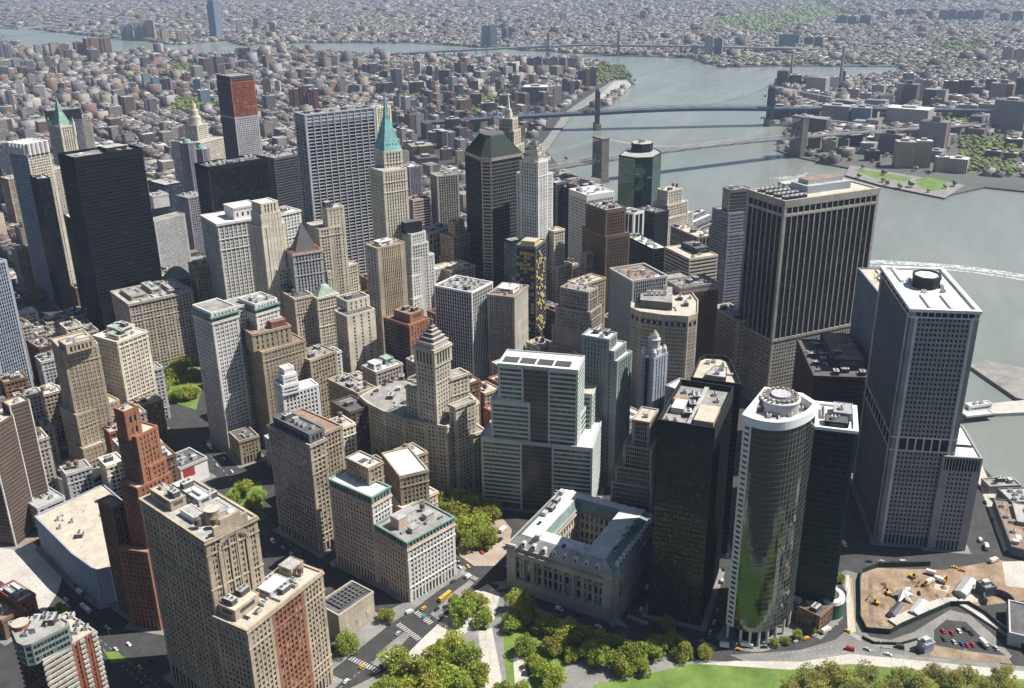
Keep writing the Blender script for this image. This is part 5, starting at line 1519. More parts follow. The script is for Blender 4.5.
gp('grass', [(104, 652), (118, 652), (127, 660), (112, 664)], LAWN, .2, False, z0=0)
gp('grass', [(150, 372), (168, 356), (196, 352), (204, 380), (196, 410), (172, 402), (160, 400)], LAWN, .1)
gp('grass', [(222, 500), (238, 478), (262, 482), (264, 520), (236, 530)], LAWN, .1)
gp('road', [(196, 432), (214, 446), (260, 500), (330, 570), (345, 596), (318, 600), (270, 560), (215, 500), (180, 452)], ASPH, .06)
gp('road', [(24, 300), (62, 300), (66, 330), (30, 335)], ASPH, .06)
# riverside road and quay on the right
gp('road', [(966, 452), (980, 460), (1016, 545), (1004, 552), (985, 500)], PALE, .08)
gp('road', [(984, 486), (1040, 486), (1040, 560), (1014, 548), (996, 506)], PAVM, .07)
gp('road', [(730, 655), (800, 650), (835, 640), (852, 626), (846, 590), (834, 575), (846, 570), (860, 574), (864, 630), (880, 648), (1000, 662), (1000, 668), (850, 655), (760, 668)], ground('worn_asphalt', [(.13, .13, .13), (.17, .168, .165), (.21, .205, .20)], .05), .055)
gp('road', [(845, 575), (849, 575), (856, 632), (848, 634)], PALE, .09, False)
# building site
gp('building_site', [(860, 573), (877, 568), (943, 570), (1000, 560), (1030, 566), (1030, 600), (980, 606), (953, 603), (893, 627), (888, 633), (868, 632), (860, 622)], DIRT, .10)
gp('building_site', [(864, 636), (890, 640), (914, 632), (930, 622), (950, 610), (970, 615), (992, 634), (1012, 656), (1006, 662), (940, 655), (870, 646)], PAVM, .105)
gp('car_park', [(934, 630), (946, 620), (966, 622), (984, 640), (1006, 656), (960, 650), (934, 645)], ASPH, .13, False)
gp('building_site', [(934, 646), (960, 650), (1010, 660), (1012, 664), (930, 656)], DIRT, .115, False)
gp('plaza', [(1002, 562), (1040, 560), (1040, 590), (1006, 586)], PALE, .12)
# kerbed pavements round the buildings
b = MB()
for i, pl in enumerate(PAVE):
    z = .14 + .0015 * i
    o = offs(pl if area(pl) > 0 else pl[::-1], 4.5)
    if cent(o)[0] ** 2 < 1e7:
        b.prism(o, 0, z, PAVM, PAVM)
struct(b.build('pavement'))

# painted road markings
b = MB()
WHT = plain('road_paint', (.40, .40, .39), .7, 0, .12)
YEL = plain('yellow_road_paint', (.55, .42, .08), .7, 0, .05)
def dash(p0, p1, n, w, mat, fill=.5, z=.18):
    a, c = un(*p0).xy, un(*p1).xy
    u = c - a; L = u.length; u /= L; nn = Vector((-u.y, u.x)) * (w / 2)
    for i in range(n):
        s, e = a + u * L * i / n, a + u * L * (i + fill) / n
        b.face([(*(s - nn), z), (*(e - nn), z), (*(e + nn), z), (*(s + nn), z)], mat)
def zebra(p0, p1, n, ln):
    a, c = un(*p0).xy, un(*p1).xy
    u = c - a; L = u.length; u /= L; nn = Vector((-u.y, u.x)) * (ln / 2)
    for i in range(n):
        s = a + u * L * (i + .1) / n; e = a + u * L * (i + .62) / n
        b.face([(*(s - nn), .19), (*(e - nn), .19), (*(e + nn), .19), (*(s + nn), .19)], WHT)
zebra((398, 624), (420, 640), 12, 4); zebra((350, 658), (380, 672), 12, 4); zebra((416, 612), (432, 624), 9, 4); zebra((462, 572), (478, 580), 8, 4)
zebra((700, 640), (716, 650), 8, 4); zebra((848, 632), (862, 640), 10, 4); zebra((628, 616), (648, 624), 8, 4)
dash((340, 688), (400, 640), 14, .35, WHT); dash((424, 622), (470, 582), 12, .35, WHT); dash((850, 578), (853, 628), 1, .4, YEL, 1); dash((851.5, 578), (854.5, 628), 1, .4, YEL, 1)
dash((770, 656), (835, 646), 12, .35, WHT); dash((772, 661), (842, 650), 12, .35, WHT); dash((100, 640), (170, 696), 14, .35, WHT); dash((86, 634), (150, 690), 14, .35, WHT); dash((200, 445), (318, 576), 30, .3, WHT)
dash((0, 545), (48, 600), 16, .35, WHT)
struct(b.build('road_markings'))

# ---- piers and small waterside things
def pier(name, label, pts, z, mat, cat='pier'):
    pl = [tuple(q) for q in P2(pts)]
    o = sheet(name, pl, z, mat, -4, None)
    return tag(o, label, cat)
pier('heliport_pier', 'wide concrete pier with painted landing circles at right', [(968, 365), (1016, 398), (1040, 404), (1040, 372), (985, 360)], .5, ground('pier_concrete', [(.15, .145, .14), (.21, .205, .19), (.27, .26, .24)], .05))
pier('quay_pier', 'narrow pier carrying the white shed at right', [(956, 414), (995, 414), (1040, 412), (1040, 399), (995, 403), (962, 408)], .4, PALE)
for (x, y) in ((985, 371), (1000, 379), (1012, 388)):
    for r0, r1 in ((6.0, 6.4), (2.6, 2.9)):
        c = un(x, y).xy; b = MB()
        for i in range(24):
            t0, t1 = i * math.pi / 12, (i + 1) * math.pi / 12
            b.face([(c[0] + r0 * math.cos(t0), c[1] + r0 * math.sin(t0), .53), (c[0] + r1 * math.cos(t0), c[1] + r1 * math.sin(t0), .53), (c[0] + r1 * math.cos(t1), c[1] + r1 * math.sin(t1), .53), (c[0] + r0 * math.cos(t1), c[1] + r0 * math.sin(t1), .53)], WHT)
        o = b.build('landing_circle', None); o.parent = bpy.data.objects['heliport_pier']
rt = bld('pier_shed', 'white two level shed standing on the narrow pier', [(rect((963, 408), (968, 412), (995, 409), 9), .4, 5), (rect((966, 402), (970, 405), (992, 402), 11), 4, 10)], bands('white_panel', fl=4), cat='shed', roof='whiteroof', nclut=3, tanks=0, pave=False)
bld('ferry_shed', 'grey roofed dark shed by the quay road at right edge', [(rect((1000, 488), (1012, 502), (1048, 500), 9), 0, 9)], blank('dark_grey'), cat='shed', roof='greyroof', nclut=4, tanks=0, maxw=0)
bld('quay_shed', 'low dark long shed on the quay beside the waffle fronted tower', [(rect((985, 478), (990, 486), (1020, 484), 7), 0, 7)], blank('granite'), cat='shed', roof='gravel', nclut=3, tanks=0, maxw=0)
th = plan([(994, 498), (1012, 546), (1050, 556), (1050, 506)], 8)
bld('terminal_hall', 'long rust brown roofed hall beside the riverside road at the right edge', [(th, 0, 8)], blank('dark_grey'), cat='shed', roof='brownroof', nclut=9, tanks=0, maxw=0, pent=[(.1, .3, .5, .9, 3, 'granite', 'greyroof')])
bld('site_shed', 'dark roofed long shed at the right edge beyond the building site', [(rect((1010, 600), (1010, 632), (1048, 640), 10), 0, 10)], blank('pale_grey'), cat='shed', roof='tar', nclut=0, tanks=0, maxw=0)
bld('subway_house', 'small grey kiosk block at edge of the building site', [(rect((980, 580), (986, 588), (994, 584), 8), 0, 8)], blank('dark_grey'), cat='kiosk', roof='greyroof', nclut=1, tanks=0, maxw=0)
bld('gate_kiosk', 'little grey kiosk by the car park in the building site', [(rect((921, 638), (926, 645), (932, 640), 7), 0, 7)], blank('steel_blue'), cat='kiosk', roof='greyroof', nclut=1, tanks=0, maxw=0)

# star shaped tent
c = un(902, 598).xy
b = MB(); N = 10; pts = []
for i in range(N):
    r_ = 9.5 if i % 2 == 0 else 3.6; t = 2 * math.pi * i / N + .35
    pts.append((c[0] + r_ * math.cos(t), c[1] + r_ * math.sin(t), .6 if i % 2 == 0 else 3.2))
for i in range(N):
    b.face([pts[i], pts[(i + 1) % N], (c[0], c[1], 7.5)], M['white'])
tag(b.build('star_tent'), 'white star shaped tent on bare earth of the building site', 'tent')
# site hoarding and curved ramp walls
def wall_line(name, label, pts, h, t, mat, cat='wall', z=0):
    b = MB(); P = [un(*q).xy for q in pts]
    for a_, c_ in zip(P, P[1:]):
        L = (c_ - a_).length; u = (c_ - a_) / L; n = Vector((-u.y, u.x)) * (t / 2)
        b.prism([tuple(a_ - n), tuple(c_ - n), tuple(c_ + n), tuple(a_ + n)], z, z + h, mat, mat)
    return tag(b.build(name), label, cat)
GN = plain('dark_green_hoarding', (.015, .03, .022), .8)
wall_line('hoarding_fence', 'dark green hoarding curving round the earth building site', [(930, 566), (878, 567), (862, 573), (859.5, 580), (860, 620), (866, 632), (890, 634), (900, 628), (950, 606), (968, 606), (985, 616), (1005, 634), (1030, 656)], 4.0, .5, GN, 'fence')
wall_line('ramp_wall', 'pale curved concrete ramp crossing the building site', [(892, 624), (925, 609), (944, 603), (958, 602), (975, 612), (990, 622), (1012, 636), (1036, 652)], 1.6, 7.0, PALE, 'ramp')
wall_line('site_rail', 'low dark rail along the kerb below the building site', [(862, 638), (874, 644), (900, 645), (918, 640)], 2.0, .5, GN, 'fence')
b = MB(); c = un(998, 603).xy
for i in range(20):
    t0, t1 = -1.6 + i * .19, -1.6 + (i + 1) * .19
    q = [(c[0] + r_ * math.cos(t), c[1] + r_ * math.sin(t)) for r_, t in ((9, t0), (9.8, t0), (9.8, t1), (9, t1))]
    b.prism(q, 0, 5, M['hvac_d'], M['hvac_d'])
tag(b.build('shaft_wall'), 'dark round shaft wall at right of the building site', 'shaft')
for (x, y, w_, l_, h_, mt, lab) in ((965, 590, 8, 22, 4, M['hvac'], 'long grey roofed site shed near the round shaft'), (918, 610, 6, 18, 3, M['hvac'], 'grey site shed beside the pale curved ramp'), (896, 612, 5, 16, 3, M['hvac_d'], 'dark site shed below the star tent')):
    c = un(x, y).xy; t = root('site_cabin', (c[0], c[1], 0), lab, 'site cabin', rz=-.35)
    b = MB(); b.box((0, 0), l_, w_, 0, h_, W['pale_grey']); link('wall', b.data('wall'), t)
    b = MB(); b.frustum([(-l_ / 2 - .3, -w_ / 2 - .3), (l_ / 2 + .3, -w_ / 2 - .3), (l_ / 2 + .3, w_ / 2 + .3), (-l_ / 2 - .3, w_ / 2 + .3)], h_, [(-l_ / 2, -.2), (l_ / 2, -.2), (l_ / 2, .2), (-l_ / 2, .2)], h_ + 1, mt); link('roof', b.data('roof'), t)
random.seed(21)
for i, (x, y) in enumerate(((885, 585), (892, 590), (930, 590), (938, 596), (944, 588), (884, 606), (925, 600), (950, 596), (935, 580), (882, 624))):
    c = un(x, y).xy; b = MB(); r_ = random.uniform(2.5, 5)
    n = 9; k = [(c[0] + r_ * random.uniform(.7, 1.2) * math.cos(j * 6.283 / n), c[1] + r_ * random.uniform(.7, 1.2) * math.sin(j * 6.283 / n)) for j in range(n)]
    b.frustum(k, .05, [(c[0] + (x_ - c[0]) * .25, c[1] + (y_ - c[1]) * .25) for x_, y_ in k], random.uniform(1, 2.2), DIRT)
    tag(b.build('earth_heap'), 'heap of dug earth on the building site floor', 'earth heap', 'earth heaps on the building site')

# diggers on the site
def digger(x, y, rz, lab):
    c = un(x, y).xy
    o = root('excavator', (c[0], c[1], .1), lab, 'excavator', rz=rz)
    YL = plain('digger_yellow', (.55, .33, .03), .5, 0, .1)
    b = MB(); b.box((0, -1.1), 4.2, .7, 0, .9, M['rubber']); b.box((0, 1.1), 4.2, .7, 0, .9, M['rubber']); link('tracks', b.data('tracks'), o)
    b = MB(); b.box((-.6, 0), 3.6, 2.7, .95, 2.3, YL); link('body', b.data('body'), o)
    b = MB(); b.box((.7, .7), 1.5, 1.1, 2.3, 3.6, G['black']); link('cab', b.data('cab'), o)
    b = MB(); b.bar((1.2, -.4, 2), (4.6, -.4, 4.8), .3, YL, 6, .24); b.bar((4.6, -.4, 4.8), (6.6, -.4, 1.6), .24, YL, 6, .16); link('arm', b.data('arm'), o)
    b = MB(); b.frustum([(6.1, -1), (7.1, -1), (7.1, .3), (6.1, .3)], .5, [(6.2, -.9), (6.9, -.9), (6.9, .2), (6.2, .2)], 1.7, M['steel']); link('bucket', b.data('bucket'), o)
for x, y, rz, lab in ((888, 594, .4, 'yellow excavator left of the star tent'), (925, 586, 2.2, 'yellow excavator above the star tent'), (912, 578, 4.0, 'yellow excavator near the upper hoarding of the site'), (876, 604, 1.2, 'yellow excavator by the left hoarding of the site'), (945, 580, 3.0, 'yellow excavator beside the orange lorries')):
    digger(x, y, rz, lab)
for i, pts in enumerate((((886, 606), (890, 604), (903, 618), (899, 621)), ((935, 584), (950, 586), (948, 592), (934, 589)), ((868, 578), (872, 577), (874, 622), (869, 622)), ((960, 596), (978, 594), (984, 602), (966, 603)), ((905, 582), (915, 580), (917, 584), (907, 586)))):
    gp('building_site', list(pts), ground('dug_earth_%d' % (i % 2), [(.11, .085, .065), (.16, .125, .095), (.22, .18, .14)] if i % 2 == 0 else [(.38, .34, .28), (.44, .40, .34), (.5, .46, .4)], .1), .12 + .004 * i, False)

# wake of a boat on the river
b = MB()
pts = [(866, 261.5), (885, 262), (905, 263), (930, 264.5), (955, 266.5), (980, 269.5), (1005, 273), (1035, 278)]
m, nt, bs = _nodes('foam'); p = _pos(nt)
f = _map(nt, _noise(nt, p, .16, 5, .7), .34, .58, 0, 1)
tr = nt.nodes.new('ShaderNodeBsdfTransparent'); mx = nt.nodes.new('ShaderNodeMixShader')
bs.inputs['Base Color'].default_value = (.55, .58, .58, 1)
nt.links.new(f, mx.inputs[0]); nt.links.new(tr.outputs[0], mx.inputs[1]); nt.links.new(bs.outputs[0], mx.inputs[2]); nt.links.new(mx.outputs[0], nt.nodes['Material Output'].inputs[0])
for (a_, c_) in zip(pts, pts[1:]):
    for o1, o2, z in ((-1.6, 1.9, -2.93), (3.2, 4.4, -2.935)):
        A, B_, C_, D_ = un(a_[0], a_[1] + o1, -3), un(c_[0], c_[1] + o1, -3), un(c_[0], c_[1] + o2, -3), un(a_[0], a_[1] + o2, -3)
        b.face([(*D_.xy, z), (*C_.xy, z), (*B_.xy, z), (*A.xy, z)], m)
struct(b.build('foam_wake'), 'stuff')

# ================================================================== bridges
def susp(name, label, pA, pB, hT, deck, w, mat, stone, side=(420, 420), ends=(8, 8), cabs=(-.45, -.12, .12, .45)):
    A, B_ = un(*pA).xy, un(*pB).xy
    u = (B_ - A).normalized(); n = Vector((-u.y, u.x)); L = (B_ - A).length; ang = math.atan2(u.y, u.x)
    rt = root(name, (A.x, A.y, 0), label, 'bridge')
    for T in (A, B_):
        b = MB()
        if stone:
            for s in (-1, 0, 1):
                b.box(T + n * s * w * .56, 16, w * .26, -5, hT, mat, ang)
            b.box(T, 15.4, w * 1.36, hT - 12, hT - .5, mat, ang); b.box(T, 17, w * 1.42, hT - 2, hT + .8, mat, ang); b.box(T, 15.4, w * 1.36, -5, deck - 5, mat, ang); b.box(T, 19, w * 1.5, -5, 6, mat, ang)
            for s in (-.5, .5):
                for k in range(5):
                    ww = w * .30 * (k + 1) / 5
                    for e in (-1, 1):
                        b.box(T + n * (s * w * .56 + e * (w * .15 - ww / 4)), 15.0, ww / 2, hT - 26 + k * 3, hT - 26 + (k + 1) * 3 if k < 4 else hT - 11, mat, ang)
        else:
            for s in (-1, -.35, .35, 1):
                q = T + n * s * w * .5
                b.box(q, 7, 4.2, 0, hT - 4, mat, ang); b.cyl(q, 2.6, hT - 4, hT + 3, mat, 8, .6)
            for z0, z1 in ((hT - 16, hT - 5), (deck + 13, deck + 17), (deck - 16, deck - 9), (14, 18)):
                b.box(T, 5, w, z0, z1, mat, ang)
            for z0, z1 in ((18, deck - 16), (deck + 17, hT - 16)):
                for e in (-1, 1):
                    q0, q1 = T - n * w * .5 * e, T + n * w * .5 * e
                    b.bar((q0.x, q0.y, z0), (q1.x, q1.y, z1), .9, mat)
            b.box(T, 15, w * 1.3, -5, 12, W['granite'], ang)
        b.build('tower', rt)
    b = MB()
    segs = []
    S0, S1 = -side[0], L + side[1]
    N = 40
    def dz(s):
        if s < 0: return deck + (ends[0] - deck) * (s / S0) ** 1.3
        if s > L: return deck + (ends[1] - deck) * ((s - L) / side[1]) ** 1.3
        return deck + 5 * math.sin(math.pi * s / L)
    th = 2.2 if stone else 7.0
    for i in range(N):
        s0, s1 = S0 + (S1 - S0) * i / N, S0 + (S1 - S0) * (i + 1) / N
        q = [A + u * s0 - n * w / 2, A + u * s1 - n * w / 2, A + u * s1 + n * w / 2, A + u * s0 + n * w / 2]
        z0, z1 = dz(s0), dz(s1)
        t = [(q[0].x, q[0].y, z0), (q[1].x, q[1].y, z1), (q[2].x, q[2].y, z1), (q[3].x, q[3].y, z0)]
        bt = [(x, y, z - th) for x, y, z in t]
        b.add(t + bt, [(0, 1, 2, 3), (7, 6, 5, 4), (0, 4, 5, 1), (2, 6, 7, 3)], W['dark_grey'] if stone else mat)
        for e in (-.5, .5):
            a_, c_ = A + u * s0 + n * w * e, A + u * s1 + n * w * e
            b.bar((a_.x, a_.y, z0 + 3.5), (c_.x, c_.y, z1 + 3.5), .45, mat if not stone else W['concrete'], 4)
            b.bar((a_.x, a_.y, z0 - th), (c_.x, c_.y, z1 + 3.5), .3, mat if not stone else W['concrete'], 4)
            b.bar((a_.x, a_.y, z0 - th), (a_.x, a_.y, z0 + 3.5), .3, mat if not stone else W['concrete'], 4)
        if (s0 < -250 or s0 > L + 250) and i % 1 == 0:
            b.box(A + u * s0, 4, w * .9, -1, z0 - th, W['granite'], ang)
    b.build('deck', rt)
    sb = MB()
    for cN in cabs:
        b = MB()
        def cz(s):
            if s < 0: t = s / -290; return hT + (deck - 4 - hT) * min(t, 1)
            if s > L: t = (s - L) / 290; return hT + (deck - 4 - hT) * min(t, 1)
            t = 2 * s / L - 1; return deck + 7 + (hT - deck - 7) * t * t
        N2 = 60
        for i in range(N2):
            s0, s1 = -290 + (L + 580) * i / N2, -290 + (L + 580) * (i + 1) / N2
            a_, c_ = A + u * s0 + n * w * cN, A + u * s1 + n * w * cN
            b.bar((a_.x, a_.y, cz(s0)), (c_.x, c_.y, cz(s1)), .27, M['steel'], 5)
            if abs(cN) > .3 and cz(s0) > dz(s0) + 4:
                sb.bar((a_.x, a_.y, dz(s0)), (a_.x, a_.y, cz(s0)), .06, M['steel'], 4)
        b.build('main_cable', rt)
    sb.build('suspender_wires', rt)['kind'] = 'stuff'
    return rt


susp('stone_bridge', 'stone towered suspension bridge with pale cables, the nearest over the river', (600, 180), (797, 155), 84, 39, 26, W['dark_stone'], True, (450, 760), (12, 10))
susp('blue_steel_bridge', 'blue grey steel suspension bridge behind the stone towered bridge', (597, 128), (769, 124), 97, 42, 36, BRIDGE, False, (560, 900), (20, 12))
susp('far_steel_bridge', 'distant grey steel suspension bridge at the river bend', (548, 56), (618, 55), 100, 43, 36, M['steel'], False, (700, 900), (20, 14), cabs=(-.5, .5))
wall_line('far_left_bridge', 'far grey girder bridge across the river at upper left', [(-40, 30), (18, 36), (44, 33), (84, 27)], 9, 20, M['steel'], 'bridge', 36)
# ================================================================== the far city
def _blockrand(nt, mul):
    # houses of one row share a tone, with some change from house to house
    v = nt.nodes.new('ShaderNodeTexVoronoi'); v.inputs['Scale'].default_value = .016
    mp_ = nt.nodes.new('ShaderNodeMapping'); mp_.inputs['Scale'].default_value = (1, 1, 0); nt.links.new(_pos(nt), mp_.inputs['Vector']); nt.links.new(mp_.outputs[0], v.inputs['Vector'])
    sp = nt.nodes.new('ShaderNodeSeparateColor'); nt.links.new(v.outputs['Color'], sp.inputs[0])
    return _math(nt, 'FRACT', _math(nt, 'ADD', _math(nt, 'MULTIPLY', sp.outputs[0], 3.0 * mul), _math(nt, 'MULTIPLY', _rand(nt), .38)))


def citymats():
    mw, nt, bs = _nodes('city_wall')
    r = _blockrand(nt, 1.0)
    c = _ramp(nt, r, [(0, (.18, .115, .088)), (.14, (.11, .08, .068)), (.26, (.29, .25, .20)), (.4, (.32, .30, .28)), (.53, (.13, .125, .135)), (.64, (.37, .34, .31)), (.76, (.13, .105, .095)), (.86, (.21, .125, .095)), (.92, (.30, .30, .32))], True)
    g = nt.nodes.new('ShaderNodeNewGeometry')
    cr = nt.nodes.new('ShaderNodeVectorMath'); cr.operation = 'CROSS_PRODUCT'; nt.links.new(g.outputs['True Normal'], cr.inputs[0]); cr.inputs[1].default_value = (0, 0, 1)
    dt = nt.nodes.new('ShaderNodeVectorMath'); dt.operation = 'DOT_PRODUCT'; nt.links.new(cr.outputs[0], dt.inputs[0]); nt.links.new(g.outputs['Position'], dt.inputs[1])
    sp = nt.nodes.new('ShaderNodeSeparateXYZ'); nt.links.new(g.outputs['Position'], sp.inputs[0])
    fu = _math(nt, 'FRACT', _math(nt, 'DIVIDE', dt.outputs['Value'], 2.7)); fz = _math(nt, 'FRACT', _math(nt, 'DIVIDE', sp.outputs[2], 3.2))
    w = _math(nt, 'MULTIPLY', _math(nt, 'GREATER_THAN', fu, .52), _math(nt, 'GREATER_THAN', fz, .48))
    f = _math(nt, 'SUBTRACT', 1.0, _math(nt, 'MULTIPLY', w, .78))
    nt.links.new(_tint(nt, c, f), bs.inputs['Base Color']); bs.inputs['Roughness'].default_value = .85
    mr, nt, bs = _nodes('city_roof')
    r = _blockrand(nt, 1.7)
    c = _ramp(nt, r, [(0, (.08, .08, .09)), (.24, (.23, .225, .235)), (.42, (.15, .145, .15)), (.56, (.30, .295, .30)), (.68, (.50, .50, .52)), (.74, (.25, .22, .21)), (.82, (.06, .06, .07)), (.93, (.42, .41, .41)), (.975, (.24, .15, .12))], True)
    f = _map(nt, _noise(nt, _pos(nt), .25, 3), .3, .7, .75, 1.2)
    nt.links.new(_tint(nt, c, f), bs.inputs['Base Color']); bs.inputs['Roughness'].default_value = .9
    return mw, mr


CW, CR = citymats()


def pxarr(x, y, z=0.0):
    D = np.stack([x - CAM.x, y - CAM.y, np.full_like(x, z - CAM.z)], 1)
    d = D @ np.array(_F)
    return 512 + FOC * (D @ np.array(_R2)) / d, 344 - FOC * (D @ np.array(_U2)) / d, d


def in_poly(px, py, poly):
    c = np.zeros(len(px), bool)
    j = len(poly) - 1
    for i in range(len(poly)):
        xi, yi = poly[i]; xj, yj = poly[j]
        if yi != yj:
            m = ((yi > py) != (yj > py)) & (px < (xj - xi) * (py - yi) / (yj - yi) + xi)
            c ^= m
        j = i
    return c


# mask of ground already taken
GX0, GY0, GS = -400.0, -1000.0, 4.0
MASK = np.zeros((900, 900), bool)
def burn(poly, grow):
    if area(poly) < 0: poly = poly[::-1]
    pl = offs(poly, grow) if grow else poly
    xs, ys = [p[0] for p in pl], [p[1] for p in pl]
    i0, i1 = int((min(xs) - GX0) / GS), int((max(xs) - GX0) / GS) + 1
    j0, j1 = int((min(ys) - GY0) / GS), int((max(ys) - GY0) / GS) + 1
    i0, j0, i1, j1 = max(i0, 0), max(j0, 0), min(i1, 899), min(j1, 899)
    if i1 <= i0 or j1 <= j0: return
    gx, gy = np.meshgrid(GX0 + (np.arange(i0, i1) + .5) * GS, GY0 + (np.arange(j0, j1) + .5) * GS, indexing='ij')
    m = in_poly(gx.ravel(), gy.ravel(), [(p[0], p[1]) for p in pl]).reshape(gx.shape)
    MASK[i0:i1, j0:j1] |= m
def taken(x, y, r):
    i, j = int((x - GX0) / GS), int((y - GY0) / GS); k = int(math.ceil(r / GS))
    if i - k < 0 or j - k < 0 or i + k >= 900 or j + k >= 900: return False
    return MASK[i - k:i + k + 1, j - k:j + k + 1].any()
for pl, _h in FOOT: burn(pl, 3)
for pl in PARKS: burn(pl, 7)
ESP = [(540, 158), (547, 150), (564, 126), (573, 113), (602, 98), (626, 82), (618, 78), (596, 91), (564, 113), (548, 136), (535, 152)]
burn([tuple(q) for q in P2(ESP)], 4)
burn([tuple(q) for q in P2([(850, 165), (915, 174), (1030, 180), (1030, 200), (940, 202), (845, 178)])], 2)
burn([tuple(q) for q in P2([(505, 500), (545, 480), (660, 500), (650, 620), (500, 600)])], 2)

# ---- named middle distance blocks read off the photo: x0, x1, top, base, wall, where
WALLK = {'d': 'dark_brick', 'b': 'brown_brick', 't': 'tan', 'g': 'grey', 'w': 'white_stone', 'u': 'steel_blue', 'p': 'pinkish', 'c': 'concrete', 'm': 'maroon', 'k': 'charcoal', 'v': 'purple_grey'}
COLN = {'d': 'dark brick', 'b': 'brown', 't': 'tan', 'g': 'grey', 'w': 'white', 'u': 'blue glass', 'p': 'pinkish', 'c': 'pale concrete', 'm': 'maroon', 'k': 'black', 'v': 'purple grey'}
LST = '''n the housing estates inland of the bridges
364 377 63 75 d|380 388 70 80 d|392 402 68 90 v|377 394 82 96 d|410 424 81 96 d|427 433 65 83 d|435 439 66 83 t|440 451 69 87 d|451 460 73 80 d|349 361 84 93 g|446 460 118 135 d|429 444 131 143 d|410 433 145 160 b|416 437 157 170 d|462 470 120 136 d|404 412 140 152 b|441 452 148 160 d|456 463 150 164 t|330 338 82 94 t|340 346 80 94 c|405 409 62 78 t|415 421 60 76 c|384 389 60 72 t
e the riverside estate left of the steel bridges
451 470 99 113 b|471 483 93 107 b|481 495 102 114 d|500 511 94 110 b|524 548 86 105 v|540 552 95 106 t|553 561 85 102 c|562 568 78 97 v|568 574 80 97 v|574 580 80 92 b|583 589 68 88 b|590 596 66 86 v|527 534 57 72 v|535 542 56 72 v|543 550 57 71 v|551 558 56 72 g|559 566 57 72 v|568 575 57 71 g|491 501 71 86 g|512 520 74 88 t|466 474 64 76 d|478 486 66 78 d|505 516 62 74 d|505 513 84 96 d|513 521 92 104 b|470 478 80 92 d|455 463 84 96 v
c the low rise quarter at upper left
291 300 88 109 m|301 309 85 110 m|311 319 88 110 m|144 152 73 89 g|153 160 76 89 u|162 172 78 90 v|184 191 72 82 b|195 202 78 95 u|200 210 89 105 u|176 184 88 97 m|146 157 98 112 v|15 23 58 75 g|24 35 60 76 v|94 103 71 81 v|19 25 80 98 w|41 47 85 100 w|114 122 95 110 w|0 10 66 80 v|30 37 74 88 g|52 58 66 80 t|9 15 90 112 v|60 66 82 95 b|130 137 82 92 t|264 272 78 96 t|276 281 80 94 w|328 336 104 116 c|346 353 110 128 t|240 248 60 70 b
r the far bank of the river bend
76 85 41 57 b|87 100 37 57 b|102 112 37 56 b|52 62 42 59 t|62 71 43 59 t|0 6 40 60 v|7 13 44 62 v|36 42 44 56 g|227 235 52 61 v|240 252 47 62 v|122 127 25 40 u|128 134 24 40 u|136 141 22 40 u|142 147 22 40 g|148 156 19 40 t|162 168 29 41 t|178 186 31 42 t|196 202 29 41 c|482 489 25 47 u|490 497 24 47 u|502 507 27 40 u|508 512 26 40 u|704 712 35 57 c|714 722 37 57 u|692 697 44 56 g|779 789 33 49 u|790 799 34 47 u|804 812 36 46 v|814 822 36 47 v|237 243 19 33 c|254 259 17 30 t|270 276 22 34 g
q the hazy uplands near the top of picture
837 846 14 25 v|848 856 15 25 v|860 870 14 25 v|896 904 8 16 v|906 916 8 16 v|939 946 9 21 v|948 955 8 21 v|957 964 10 21 v|966 973 9 21 v|975 983 9 21 v|1002 1012 46 62 p|1013 1023 48 62 p|1000 1008 12 22 v|1012 1022 10 22 v|880 886 12 20 g|926 932 10 20 v|640 646 10 20 v|560 566 12 20 g
b the Brooklyn waterfront
777 788 70 86 d|789 800 74 86 d|825 836 76 90 w|839 844 70 86 b|900 909 72 103 g|911 919 78 103 c|921 928 79 102 g|943 956 80 95 d|958 970 79 95 d|985 994 78 92 d|1014 1024 77 99 d|888 928 108 128 c|822 849 105 126 g|851 869 107 128 u|768 790 106 118 k|792 822 108 118 d|958 975 104 119 t|977 993 103 119 t|994 1024 100 132 g|893 911 141 168 t|913 928 140 168 t|865 878 150 161 k|934 946 156 172 p|948 966 158 173 p|880 891 94 106 w|872 884 84 95 c|930 940 98 108 b|848 858 88 100 t|860 870 92 104 g|806 818 90 102 p|820 832 92 102 c|970 980 86 98 b|996 1006 88 98 v|928 940 126 136 b|944 958 124 134 p|968 984 128 138 b|846 860 134 146 k|838 848 138 150 b|808 820 136 148 b|822 834 140 152 p|878 890 132 142 t|986 1000 150 160 d|1004 1016 152 163 b|1006 1020 138 148 d'''
mwin = {}
